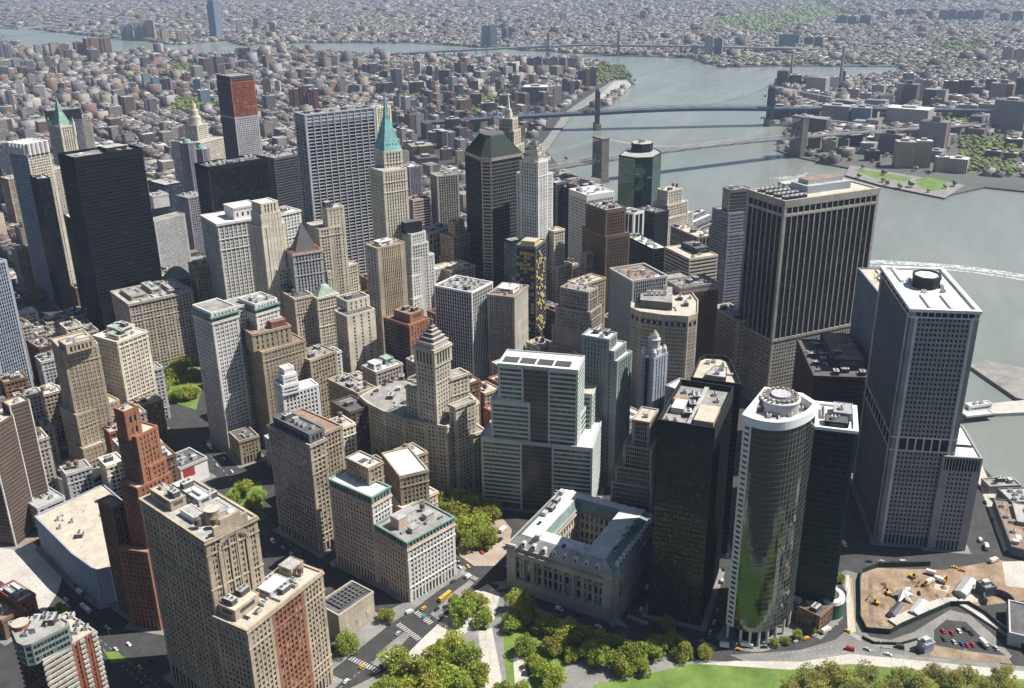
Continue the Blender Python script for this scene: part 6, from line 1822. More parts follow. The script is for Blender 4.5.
def farwall(k):
    if k not in mwin:
        m, nt, bs = _nodes(WALLK[k] + '_far_wall')
        base = {'d': (.105, .075, .062), 'b': (.20, .125, .085), 't': (.36, .29, .21), 'g': (.26, .26, .265), 'w': (.60, .59, .57), 'u': (.16, .21, .28), 'p': (.44, .34, .29), 'c': (.38, .36, .34), 'm': (.14, .065, .05), 'k': (.04, .04, .045), 'v': (.17, .16, .185)}[k]
        g = nt.nodes.new('ShaderNodeNewGeometry')
        cr = nt.nodes.new('ShaderNodeVectorMath'); cr.operation = 'CROSS_PRODUCT'; nt.links.new(g.outputs['True Normal'], cr.inputs[0]); cr.inputs[1].default_value = (0, 0, 1)
        dt = nt.nodes.new('ShaderNodeVectorMath'); dt.operation = 'DOT_PRODUCT'; nt.links.new(cr.outputs[0], dt.inputs[0]); nt.links.new(g.outputs['Position'], dt.inputs[1])
        sp = nt.nodes.new('ShaderNodeSeparateXYZ'); nt.links.new(g.outputs['Position'], sp.inputs[0])
        fu = _math(nt, 'FRACT', _math(nt, 'DIVIDE', dt.outputs['Value'], 4.2)); fz = _math(nt, 'FRACT', _math(nt, 'DIVIDE', sp.outputs[2], 3.1))
        w = _math(nt, 'MULTIPLY', _math(nt, 'GREATER_THAN', fu, .45), _math(nt, 'GREATER_THAN', fz, .45))
        f = _math(nt, 'MULTIPLY', _math(nt, 'SUBTRACT', 1.0, _math(nt, 'MULTIPLY', w, .62)), _map(nt, _noise(nt, g.outputs['Position'], .03, 3), .3, .7, .85, 1.15))
        nt.links.new(_tint(nt, base, f), bs.inputs['Base Color']); bs.inputs['Roughness'].default_value = .8
        mwin[k] = m
    return mwin[k]


GROUPN = {'n': 'estate towers inland of the bridges', 'e': 'riverside estate towers', 'c': 'tower blocks in the low quarter', 'r': 'tower blocks on the far bank', 'q': 'hazy far tower blocks', 'b': 'Brooklyn waterfront blocks'}
rr = random.Random(5)
code = where = None
burn([tuple(q) for q in P2([(150, 345), (206, 345), (226, 445), (182, 440)])], 2)
for line in LST.split('\n'):
    if '|' not in line:
        code, where = line[0], line[2:]
        continue
    for e in line.split('|'):
        x0, x1, yt, yb, k = e.split(); x0, x1, yt, yb = map(float, (x0, x1, yt, yb))
        g = un((x0 + x1) / 2, yb)
        d = pr(g)[2]
        wd = (x1 - x0) * d / FOC
        lo_, hi_ = 2, 300
        for _ in range(30):
            mid = (lo_ + hi_) / 2
            if pr((g.x, g.y, mid))[1] > yt + 1: lo_ = mid
            else: hi_ = mid
        H = lo_
        dp = wd * rr.uniform(.5, .85)
        fw = Vector((g.x - CAM.x, g.y - CAM.y)).normalized()
        ang = math.atan2(fw.y, fw.x) - math.pi / 2 + rr.choice((-.25, .2, .35, -.1))
        c = g.xy + fw * dp * .5
        lab = '%s %s in %s' % (('tall ' if H > 75 else 'low wide ' if H < 30 else '') + COLN[k], 'tower block' if H > 30 else 'warehouse block', where)
        rt = root('tower_block' if H > 30 else 'warehouse', (c.x, c.y, 0), lab, 'tower block' if H > 30 else 'warehouse', GROUPN[code], ang)
        b = MB(); b.prism([(-wd / 2, -dp / 2), (wd / 2, -dp / 2), (wd / 2, dp / 2), (-wd / 2, dp / 2)], 0, H, farwall(k))
        if k in 'dbmv' and H > 30:
            b.prism([(-wd * .18, -dp * .62), (wd * .18, -dp * .62), (wd * .18, dp * .62), (-wd * .18, dp * .62)], 0, H + .6, farwall(k), RF['greyroof'])
        link('wall', b.data('wall'), rt)
        b = MB(); b.face([(-wd / 2, -dp / 2, H), (wd / 2, -dp / 2, H), (wd / 2, dp / 2, H), (-wd / 2, dp / 2, H)], RF[rr.choice(['greyroof', 'gravel', 'whiteroof', 'tar', 'greyroof'])]); link('roof', b.data('roof'), rt)
        b = MB(); b.prism([(-wd * .2, -dp * .2), (wd * .15, -dp * .2), (wd * .15, dp * .25), (-wd * .2, dp * .25)], H, H + 4.5, farwall(k), RF['greyroof']); link('penthouse', b.data('penthouse'), rt)
        burn([tuple(c + Vector((math.cos(ang) * sx * wd / 2 - math.sin(ang) * sy * dp / 2, math.sin(ang) * sx * wd / 2 + math.cos(ang) * sy * dp / 2))) for sx, sy in ((-1, -1), (1, -1), (1, 1), (-1, 1))], 6)
# far glass tower and chimneys
g = un(217, 37); rt = root('far_glass_tower', (g.x, g.y, 0), 'lone tall blue glass tower far off at top left', 'glass tower')
b = MB(); b.prism([(-30, -24), (30, -24), (30, 24), (-30, 24)], 0, 180, farwall('u')); link('wall', b.data('wall'), rt)
b = MB(); b.prism([(-24, -20), (24, -20), (24, 20), (-24, 20)], 180, 201, farwall('u'), RF['greyroof']); link('stepped_top', b.data('stepped_top'), rt)
for (x, yb, yt, lab) in ((790, 84, 51, 'left tall brick chimney on the Brooklyn waterfront'), (839.5, 88, 46, 'right and tallest pale chimney on the Brooklyn waterfront')):
    g = un(x, yb); H = 5
    while pr((g.x, g.y, H))[1] > yt and H < 200: H += 2
    b = MB(); b.cyl((0, 0), 5.5, 0, H, W['granite'], 12, 3.5); o = b.build('chimney'); o.location = (g.x, g.y, 0); tag(o, lab, 'chimney')

# ---- downtown infill: smaller blocks between the towers, one object each
rd = random.Random(77)
INF = ['tan', 'limestone', 'red_brick', 'pale_grey', 'brown_brick', 'cream', 'granite', 'concrete']
ni = 0
a0 = R(62)
ux, uy = math.cos(a0), math.sin(a0)
cand = []
for i in range(-26, 78):
    for j in range(-56, 56):
        x, y = 300 + i * 24 * ux - j * 22 * uy, 200 + i * 24 * uy + j * 22 * ux
        cand.append((x, y))
cand.sort(key=lambda q: (q[0] - CAM.x) ** 2 + (q[1] - CAM.y) ** 2)
lastA = None
for x, y in cand:
    px, py, d = pr((x, y, 0))
    if d < 560 or d > 1230 or not (-40 < px < 690) or py > 560: continue
    if not inside((px, py), mpx): continue
    if taken(x, y, 8) or ni >= 230: continue
    w_, dp = rd.uniform(15, 22), rd.uniform(14, 20)
    H = rd.uniform(18, 44) if d < 760 else rd.uniform(28, 64)
    q = [(x + ux * sx * w_ / 2 - uy * sy * dp / 2, y + uy * sx * w_ / 2 + ux * sy * dp / 2) for sx, sy in ((-1, -1), (1, -1), (1, 1), (-1, 1))]
    wk = rd.choice(INF)
    bld('old_office_block', '%s older low block wedged between the downtown towers' % wk.replace('_', ' '), [(q, 0, H)], punch(wk, courses=(2, -2), base=5, g='std'), cat='low block', roof=rd.choice(['gravel', 'tar', 'greyroof', 'whiteroof', 'tanroof']), group='older low blocks between the towers', nclut=4, maxw=0, tanks=.3, pave=False)
    burn(q, 3); ni += 1

# ---- quarters of small houses
def lots(ang, su, sv, nu, gu, nv, gv, ext, ox, oy):
    pu, pv = nu * su + gu, nv * sv + gv
    I = np.arange(int(-ext / pu), int(ext / pu)); J = np.arange(int(-ext / pv), int(ext / pv))
    out = []
    for a in range(nu):
        for b_ in range(nv):
            gu_, gv_ = np.meshgrid(I * pu + a * su, J * pv + b_ * sv, indexing='ij')
            out.append(np.stack([gu_.ravel(), gv_.ravel()], 1))
    L = np.concatenate(out)
    ca, sa = math.cos(ang), math.sin(ang)
    return ox + L[:, 0] * ca - L[:, 1] * sa, oy + L[:, 0] * sa + L[:, 1] * ca


GREEN = [[(165, 99), (205, 98), (222, 108), (200, 114), (170, 110)], [(404, 96), (425, 95), (424, 107), (404, 106)], [(583, 66), (624, 66), (632, 78), (600, 84), (588, 84)], [(352, 62), (373, 64), (370, 73), (352, 72)], [(166, 66), (205, 64), (206, 74), (168, 76)], [(938, 116), (975, 118), (972, 128), (936, 127)],
         [(850, 165), (915, 176), (965, 185), (945, 198), (880, 185), (845, 175)], [(820, 2), (700, 22), (760, 34), (850, 14)], [(958, 138), (1014, 140), (1016, 175), (960, 172)], [(970, 42), (930, 44), (940, 52), (1000, 52)], [(470, 148), (484, 150), (482, 176), (468, 172)], [(455, 94), (500, 96), (498, 116), (456, 118)]]
boxes = []
def quarter(ang, su, sv, nu, gu, nv, gv, poly, dmin, dmax, hl, hh, keep, pt, ox, oy, roofs):

    x, y = lots(ang, su, sv, nu, gu, nv, gv, dmax * 1.05, ox, oy)
    px, py, d = pxarr(x, y)
    ok = (d > dmin) & (d < dmax) & (px > -70) & (px < 1094) & (py > -8) & (py < 480) & in_poly(px, py, poly)
    x, y, px, py, d = x[ok], y[ok], px[ok], py[ok], d[ok]
    ok = rng.random(len(x)) < keep
    for g in GREEN: ok &= ~in_poly(px, py, g)
    x, y, d = x[ok], y[ok], d[ok]
    near = np.array([not taken(a, b_, max(su, sv) * .55) for a, b_ in zip(x, y)], bool) if len(x) else np.zeros(0, bool)
    x, y, d = x[near], y[near], d[near]
    n = len(x)
    w_ = su * rng.uniform(.93, .995, n); dp = sv * rng.uniform(.74, .96, n)
    blk = np.floor((x * .021)) * 7 + np.floor(y * .017)
    hb = hl + (hh - hl) * ((np.sin(blk * 12.9898) * 43758.5453) % 1.0)
    h = hb * rng.choice([.72, .9, 1, 1, 1, 1.2], n)
    t = rng.random(n) < pt
    h = np.where(t, h * rng.uniform(1.7, 3.2, n), h); w_ = np.where(t, w_ * 1.9, w_)
    a = np.full(n, ang)
    boxes.append(np.stack([x, y, w_, dp, h, a, d], 1))
    if roofs:
        for k in range(n):
            ca, sa = math.cos(ang), math.sin(ang)
            burn([(x[k] + (sx * w_[k] * ca - sy * dp[k] * sa) / 2, y[k] + (sx * w_[k] * sa + sy * dp[k] * ca) / 2) for sx, sy in ((-1, -1), (1, -1), (1, 1), (-1, 1))], 3)
ob_ = un(300, 60); obm = un(300, 120); obb = un(900, 120)
quarter(R(75), 32, 38, 3, 14, 2, 16, [(768, 90), (1040, 86), (1040, 150), (930, 165), (800, 152), (785, 120)], 1500, 3000, 12, 28, .55, .08, obb.x, obb.y, 1)
quarter(R(58), 34, 40, 3, 14, 2, 18, [(0, 60), (220, 58), (220, 100), (0, 140)], 1800, 4200, 16, 34, .28, .08, obm.x, obm.y, 1)
quarter(R(50), 36, 18, 2, 26, 2, 26, [(400, 80), (520, 78), (560, 100), (520, 160), (400, 170)], 1300, 3200, 22, 44, .45, .0, obm.x, obm.y, 1)
quarter(R(63), 17, 29, 6, 13, 2, 15, mpx, 1120, 1900, 9, 19, .9, .06, obm.x, obm.y, 0)
quarter(R(60), 18, 30, 6, 14, 2, 17, mpx, 1900, 3300, 8, 16, .9, .06, obm.x, obm.y, 0)
quarter(R(58), 24, 36, 5, 15, 2, 20, mpx, 3300, 7500, 8, 18, .9, .07, ob_.x, ob_.y, 0)
quarter(R(75), 19, 31, 6, 14, 2, 18, bpx, 1500, 3600, 7, 14, .8, .03, obb.x, obb.y, 0)
quarter(R(82), 26, 38, 5, 17, 2, 24, bpx, 3600, 6500, 7, 12, .8, .035, obb.x, obb.y, 0)
quarter(R(66), 40, 56, 4, 24, 2, 40, bpx, 6500, 13000, 7, 12, .74, .03, ob_.x, ob_.y, 0)
BX = np.concatenate(boxes)
score = BX[:, 2] * BX[:, 4] / BX[:, 6] ** 2
# those well in view first
px, py, d = pxarr(BX[:, 0], BX[:, 1])
score = np.where((px > 0) & (px < 1024) & (py > 0), score, 0)
order = np.argsort(-score)
ind, rest = BX[order[:300]], BX[order[300:]]


def unit_house(v):
    b = MB(); b.prism([(-.5, -.5), (.5, -.5), (.5, .5), (-.5, .5)], 0, 1, CW, CR)
    if v % 2: b.prism([(-.2, -.1), (.12, -.1), (.12, .25), (-.2, .25)], 1.001, 1.16, CW, CR)
    if v > 1: b.prism([(.25, -.4), (.38, -.4), (.38, -.25), (.25, -.25)], 1.001, 1.12, CW, CR)
    return b.data('house')


UH = [unit_house(v) for v in range(4)]
for i, (x, y, w_, dp, h, a, d) in enumerate(ind):
    o = bpy.data.objects.new('town_house', UH[i % 4]); COL.objects.link(o)
    o.location = (x, y, 0); o.rotation_euler = (0, 0, a); o.scale = (w_, dp, h)
    left = pr((x, y, 0))[0] < 640
    tag(o, ('small flat roofed house in dense streets just beyond the skyline' if left else 'small flat roofed house in the streets across the river'), 'house', 'small houses beyond the skyline' if left else 'small houses across the river')


def boxmesh(name, B, kind='stuff'):
    n = len(B)
    x, y, w_, dp, h, a = [B[:, i] for i in range(6)]
    ca, sa = np.cos(a), np.sin(a)
    V = np.zeros((n, 16, 3))
    # main block and a small roof house
    for k, (sx, sy) in enumerate(((-.5, -.5), (.5, -.5), (.5, .5), (-.5, .5))):
        V[:, k, 0] = x + sx * w_ * ca - sy * dp * sa; V[:, k, 1] = y + sx * w_ * sa + sy * dp * ca
        V[:, k + 4, 0] = V[:, k, 0]; V[:, k + 4, 1] = V[:, k, 1]; V[:, k + 4, 2] = h
        tx, ty = sx * .32 + .12, sy * .36 - .08
        V[:, k + 8, 0] = x + tx * w_ * ca - ty * dp * sa; V[:, k + 8, 1] = y + tx * w_ * sa + ty * dp * ca; V[:, k + 8, 2] = h - .05
        V[:, k + 12, :2] = V[:, k + 8, :2]; V[:, k + 12, 2] = h + 3.0
    F = np.array([(0, 1, 5, 4), (1, 2, 6, 5), (2, 3, 7, 6), (3, 0, 4, 7), (4, 5, 6, 7), (8, 9, 13, 12), (9, 10, 14, 13), (10, 11, 15, 14), (11, 8, 12, 15), (12, 13, 14, 15)])
    faces = (F[None] + (np.arange(n) * 16)[:, None, None]).reshape(-1, 4)
    mi = np.tile(np.array([0, 0, 0, 0, 1, 0, 0, 0, 0, 1]), n)
    me = bpy.data.meshes.new(name)
    me.vertices.add(n * 16); me.vertices.foreach_set('co', V.reshape(-1))
    me.loops.add(len(faces) * 4); me.loops.foreach_set('vertex_index', faces.reshape(-1).astype(np.int32))
    me.polygons.add(len(faces)); me.polygons.foreach_set('loop_start', np.arange(0, len(faces) * 4, 4, dtype=np.int32))
    me.polygons.foreach_set('loop_total', np.full(len(faces), 4, dtype=np.int32)); me.polygons.foreach_set('material_index', mi.astype(np.int32))
    me.materials.append(CW); me.materials.append(CR)
    me.update(calc_edges=True); me.validate()
    o = bpy.data.objects.new(name, me); COL.objects.link(o); o['kind'] = kind
    return o


boxmesh('distant_houses', rest)
print('houses', len(rest), 'infill', ni)

# ---- greens and trees far off
lm, nt, bs = _nodes('far_leaves')
c = _ramp(nt, _rand(nt), [(0, (.06, .09, .025)), (.4, (.11, .15, .04)), (.75, (.16, .19, .05)), (1, (.09, .105, .05))])
f = _map(nt, _noise(nt, _pos(nt), .5, 3), .3, .7, .7, 1.25)
nt.links.new(_tint(nt, c, f), bs.inputs['Base Color']); bs.inputs['Roughness'].default_value = .9
tx, ty, tr_ = [], [], []
def scat(poly, n, r0, r1):
    xs, ys = [q[0] for q in poly], [q[1] for q in poly]
    k = 0
    while k < n:
        a, c = rr.uniform(min(xs), max(xs)), rr.uniform(min(ys), max(ys))
        if inside((a, c), poly):
            g = un(a, c); tx.append(g.x); ty.append(g.y); tr_.append(rr.uniform(r0, r1)); k += 1
for g, n in zip(GREEN, (220, 90, 320, 90, 160, 120, 10, 420, 420, 160, 90, 90)): scat(g, n, 4, 7.5)
for x, y in zip(*lots(R(60), 90, 70, 1, 0, 1, 0, 8500, obm.x, obm.y)):
    px, py, d = pr((x, y, 0))
    if 1300 < d < 8500 and 0 < px < 1024 and py > 2 and (inside((px, py), mpx) or inside((px, py), bpx)):
        for _ in range((4 if d < 4200 else 1) if inside((px, py), bpx) else 2):
            x2, y2 = x + rr.uniform(-45, 45), y + rr.uniform(-35, 35)
            if not taken(x2, y2, 6): tx.append(x2); ty.append(y2); tr_.append(rr.uniform(3.5, 6.5) * (1 if d < 3500 else 1.5))
base = []
for i in range(3):
    pass
ph = (1 + 5 ** .5) / 2
ico = np.array([(-1, ph, 0), (1, ph, 0), (-1, -ph, 0), (1, -ph, 0), (0, -1, ph), (0, 1, ph), (0, -1, -ph), (0, 1, -ph), (ph, 0, -1), (ph, 0, 1), (-ph, 0, -1), (-ph, 0, 1)]) / 1.9
icf = np.array([(0, 11, 5), (0, 5, 1), (0, 1, 7), (0, 7, 10), (0, 10, 11), (1, 5, 9), (5, 11, 4), (11, 10, 2), (10, 7, 6), (7, 1, 8), (3, 9, 4), (3, 4, 2), (3, 2, 6), (3, 6, 8), (3, 8, 9), (4, 9, 5), (2, 4, 11), (6, 2, 10), (8, 6, 7), (9, 8, 1)])
n = len(tx)
V = ico[None] * (1 + rng.uniform(-.35, .35, (n, 12, 1))) * np.array(tr_)[:, None, None]
V[:, :, 2] *= .8
V += np.stack([np.array(tx), np.array(ty), np.array(tr_) * 1.0], 1)[:, None]
me = bpy.data.meshes.new('distant_trees')
Fc = (icf[None] + (np.arange(n) * 12)[:, None, None]).reshape(-1, 3)
me.from_pydata(V.reshape(-1, 3).tolist(), [], Fc.tolist()); me.materials.append(lm)
o = bpy.data.objects.new('distant_trees', me); COL.objects.link(o); o['kind'] = 'stuff'
for i, g in enumerate(GREEN):
    sheet('grass', [tuple(q) for q in P2(g)], .03 + .004 * i, PAVM if i == 6 else ground('far_lawn', [(.07, .10, .03), (.11, .14, .05), (.17, .165, .10)], .02, .2))
sheet('lawn', [tuple(q) for q in P2([(852, 169), (880, 172), (912, 178), (905, 182), (872, 177)])], .12, LAWN)
sheet('lawn', [tuple(q) for q in P2([(914, 180), (928, 177), (946, 181), (947, 188), (934, 191), (920, 187)])], .12, LAWN)
sheet('quay_road', [tuple(q) for q in P2(ESP)], .06, PAVM)
pl = plan([(604, 103), (631, 84), (626, 80), (614, 82), (598, 97)], 8)
b = MB(); b.prism(pl, 0, 8, W['pale_grey'], RF['greyroof']); tag(b.build('pier_shed'), 'long grey pier shed at the river bend beyond bridges', 'shed')

# ================================================================== near trees
def leafmat(name, stops):
    m, nt, bs = _nodes(name)
    c = _ramp(nt, nt.nodes.new('ShaderNodeNewGeometry').outputs['Random Per Island'], stops)
    hv = nt.nodes.new('ShaderNodeHueSaturation'); nt.links.new(c, hv.inputs['Color'])
    oi = nt.nodes.new('ShaderNodeObjectInfo').outputs['Random']
    nt.links.new(_map(nt, oi, 0, 1, .475, .515), hv.inputs['Hue']); nt.links.new(_map(nt, _math(nt, 'FRACT', _math(nt, 'MULTIPLY', oi, 9.7)), 0, 1, .75, 1.2), hv.inputs['Value'])
    nt.links.new(hv.outputs[0], bs.inputs['Base Color']); bs.inputs['Roughness'].default_value = .75
    tl = nt.nodes.new('ShaderNodeBsdfTranslucent'); nt.links.new(hv.outputs[0], tl.inputs[0])
    mx = nt.nodes.new('ShaderNodeMixShader'); mx.inputs[0].default_value = .55
    nt.links.new(bs.outputs[0], mx.inputs[1]); nt.links.new(tl.outputs[0], mx.inputs[2]); nt.links.new(mx.outputs[0], nt.nodes['Material Output'].inputs[0])
    return m


LEAF = leafmat('spring_leaves', [(0, (.17, .23, .03)), (.4, (.32, .40, .055)), (.8, (.48, .54, .095)), (1, (.60, .60, .18))])
LEAF2 = leafmat('pale_buds', [(0, (.28, .32, .07)), (.5, (.42, .44, .12)), (1, (.5, .5, .2))])


def crown(seed, mat, nl, sparse=1.0):
    r = random.Random(seed); b = MB()
    blobs = []
    for i in range(17):
        t = r.uniform(0, 6.283); rad = r.uniform(.1, .68) ** .8
        blobs.append((rad * math.cos(t), rad * math.sin(t), r.uniform(.38, .95) - rad * .22, r.uniform(.14, .38)))
    blobs.append((0, 0, .85, .4))
    for i in range(nl):
        bx, by, bz, br = r.choice(blobs)
        d = Vector((r.gauss(0, 1), r.gauss(0, 1), r.gauss(.15, 1))).normalized() * br * r.uniform(.55, 1.08)
        c = Vector((bx, by, bz)) + d
        s = r.uniform(.022, .055) * sparse
        x = Vector((r.gauss(0, 1), r.gauss(0, 1), r.gauss(0, .7))).normalized(); y = x.cross(Vector((r.gauss(0, 1), r.gauss(0, 1), r.gauss(0, 1)))).normalized()
        b.face([c - x * s - y * s * .7, c + x * s - y * s * .9, c + x * s * .9 + y * s, c - x * s * .7 + y * s * .8], mat)
    return b.data('crown')


def trunkmesh(seed):
    r = random.Random(seed); b = MB()
    b.bar((0, 0, 0), (.02, .01, .38), .05, M['bark'], 7, .038)
    for i in range(7):
        t = i * .9 + r.uniform(-.3, .3); a = Vector((.02, .01, .3 + .02 * i)); e = Vector((math.cos(t) * r.uniform(.3, .55), math.sin(t) * r.uniform(.3, .55), r.uniform(.6, .95)))
        b.bar(a, e, .026, M['bark'], 5, .008)
        for k in range(2):
            f = a.lerp(e, r.uniform(.5, .8)); b.bar(f, f + Vector((r.uniform(-.2, .2), r.uniform(-.2, .2), r.uniform(.1, .25))), .011, M['bark'], 4, .004)
    b.bar((.02, .01, .36), (.05, -.02, .95), .034, M['bark'], 6, .008)
    return b.data('trunk')


CRW = [crown(100 + i, LEAF, 3300) for i in range(5)]
CRP = [crown(200 + i, LEAF2, 2000, .8) for i in range(3)]
TRK = [trunkmesh(i) for i in range(4)]
TREES = '''g lime green leafy tree beside the bus stop road|345 642 30|386 612 20
g lime green leafy tree in the park left of the pale path|402 664 36|420 676 40|437 660 38|452 650 34|466 662 36|446 680 40|474 676 34|408 690 40|430 694 40|386 690 34|462 690 36
g leafy tree at the corner of road and plaza|462 612 30|476 604 28|484 616 24|470 596 24|455 600 20
g leafy tree on the little green before the curved stone front|462 530 34|478 526 34|488 538 28|470 540 26|452 516 34|438 508 34|474 508 32|490 510 30|432 526 28|460 500 30
g leafy tree on the park side opposite the custom house|516 600 30|526 612 28|512 620 24|524 644 26|556 643 28|551 676 32|534 660 22|570 650 20|506 690 26|520 688 24
g shaded leafy tree under the black gridded tower|548 622 28|566 628 28|584 634 28|600 640 30|616 646 34|632 654 36|648 650 28|604 656 30|590 650 26|660 642 24|622 664 28|640 664 22|672 638 22
g small street tree by the mirror tower|684 648 26|704 648 18|670 622 20|815 624 13|840 573 15|776 637 12|786 634 12|800 630 12
p sparse budding tree along the bottom edge|806 676 32|826 670 32|846 678 34|866 672 30|884 684 28|820 690 32|860 692 34|790 686 26
p thin budding tree at the lower right park edge|904 672 26|920 678 26|936 670 26|952 680 28|968 674 26|984 682 26|1000 678 26|1014 686 26|930 688 28|972 692 28|1010 668 20|896 686 26
g churchyard tree below the long ornate block|171 378 22|183 366 22|189 392 22|176 396 18|164 384 16|193 374 16
g tree in the shaded square left of brick corner block|230 500 22|243 490 22|252 508 22|240 516 20|258 494 18
g single tall tree at the upper left street|42 294 26
g yellow green small tree by the riverside flats|60 602 12|66 606 12|70 610 10|56 608 10'''
rt_ = random.Random(9)
for line in TREES.split('\n'):
    hd, *ps = line.split('|')
    kd, lab = hd[0], hd[2:]
    for e in ps:
        x, y, dpx = map(float, e.split())
        g = un(x, y, 7); d = pr(g)[2]; dia = dpx * d / FOC
        s = dia / 1.75
        o = root('tree', (g.x, g.y, 0), lab, 'tree', lab.replace('tree', 'trees') if len(ps) > 1 else None, rt_.uniform(0, 6.28))
        o.scale = (s, s, s * rt_.uniform(.95, 1.2))
        link('trunk', TRK[rt_.randrange(4)], o)
        link('crown', (CRW if kd == 'g' else CRP)[rt_.randrange(5 if kd == 'g' else 3)], o)
# ================================================================== vehicles
PAINT = {}
def paint(n, c):
    if n not in PAINT: PAINT[n] = plain(n + '_car_paint', c, .35, 0, .05)
    return PAINT[n]
CC = {'yellow': (.62, .36, .02), 'white': (.74, .74, .73), 'black': (.02, .02, .022), 'silver': (.42, .43, .44), 'red': (.36, .03, .025), 'blue': (.04, .09, .24), 'dark': (.05, .055, .06), 'teal': (.05, .25, .25), 'orange': (.6, .22, .03), 'green': (.03, .2, .07), 'beige': (.45, .38, .27)}
GLS = G['black']
VM = {}
def wheel():
    b = MB()
    for i in range(10):
        pass
    b.bar((0, -.12, 0), (0, .12, 0), .34, M['rubber'], 12); b.bar((0, -.13, 0), (0, .13, 0), .17, M['hvac'], 10)
    return b.data('wheel')
WHL = wheel()
def vmesh(kind, col):
    if (kind, col) in VM: return VM[kind, col]
    p = paint(col, CC[col]); b = MB(); g = MB()
    def hull(x0, x1, w, z0, z1, tx0, tx1, tw, mb, mt):
        mb.frustum([(x0, -w), (x1, -w), (x1, w), (x0, w)], z0, [(tx0, -tw), (tx1, -tw), (tx1, tw), (tx0, tw)], z1, mt)
    if kind == 'car':
        L, wy = 4.7, .9
        hull(-2.35, 2.35, .92, .3, .72, -2.3, 2.25, .9, b, p); hull(-2.3, 2.25, .9, .72, .95, -2.2, 2.1, .84, b, p); hull(-1.25, .75, .74, 1.36, 1.45, -1.15, .65, .7, b, p)
        hull(-1.75, 1.25, .82, .95, 1.37, -1.2, .7, .72, g, GLS); ax = (-1.45, 1.45)
    elif kind == 'van':
        hull(-2.8, 2.8, 1.05, .35, 1.1, -2.75, 2.75, 1.03, b, p); hull(-2.75, 1.9, 1.03, 1.1, 2.4, -2.7, 1.4, .96, b, p); hull(1.9, 2.75, 1.0, 1.1, 1.3, 1.9, 2.5, .95, b, p)
        hull(1.42, 2.3, .98, 1.31, 2.2, 1.4, 1.75, .92, g, GLS); ax = (-1.7, 1.8)
    elif kind == 'truck':
        hull(-4.2, 1.8, 1.22, 1.0, 3.5, -4.2, 1.8, 1.22, b, M['white'] if col != 'white' else p); hull(2.0, 4.1, 1.15, .5, 1.5, 2.0, 4.05, 1.12, b, p); hull(2.0, 4.0, 1.12, 1.5, 2.6, 2.0, 3.5, 1.05, b, p); hull(-4.1, 2, .5, .6, 1.0, -4.1, 2, .5, b, M['steel'])
        hull(3.0, 4.0, 1.0, 1.7, 2.4, 3.0, 3.75, .95, g, GLS); ax = (-2.8, 2.9)
    else:
        hull(-6, 6, 1.27, .4, 1.5, -6, 6, 1.27, b, p); hull(-6, 6, 1.27, 2.35, 3.0, -5.8, 5.9, 1.15, b, M['white'] if col == 'blue' else p); hull(-3, 0, .8, 3.0, 3.3, -2.9, -.1, .7, b, M['hvac'])
        hull(-5.97, 5.98, 1.25, 1.5, 2.36, -5.97, 5.98, 1.24, g, GLS); ax = (-3.8, 3.9)
    VM[kind, col] = (b.data('body'), g.data('windows'), ax, 1.0 if kind in ('bus', 'truck') else .82)
    return VM[kind, col]
NAME = {'car': 'parked_car', 'van': 'van', 'truck': 'lorry', 'bus': 'bus'}
NMC = {'car': 'car', 'van': 'van', 'truck': 'lorry', 'bus': 'bus'}
def veh(kind, col, x, y, x2, y2, lab, group=None):
    g, h = un(x, y), un(x2, y2)
    a = math.atan2(h.y - g.y, h.x - g.x)
    body, win, ax, sc_ = vmesh(kind, col)
    nm = 'taxi' if kind == 'car' and col == 'yellow' else NAME[kind] if kind != 'car' else 'car'
    z = .2
    o = root(nm, (g.x, g.y, z), lab, 'taxi' if nm == 'taxi' else NMC[kind], group, a)
    link('body', body, o); link('windows', win, o)
    for xx in ax:
        for s in (-1, 1):
            k = sc_ * (1.15 if kind in ('bus', 'truck') else 1)
            link('wheel', WHL, o, Matrix.Translation((xx, s * (1.1 if kind in ('bus', 'truck') else .84), .34 * k)) @ Matrix.Diagonal((k, 1, k, 1)))
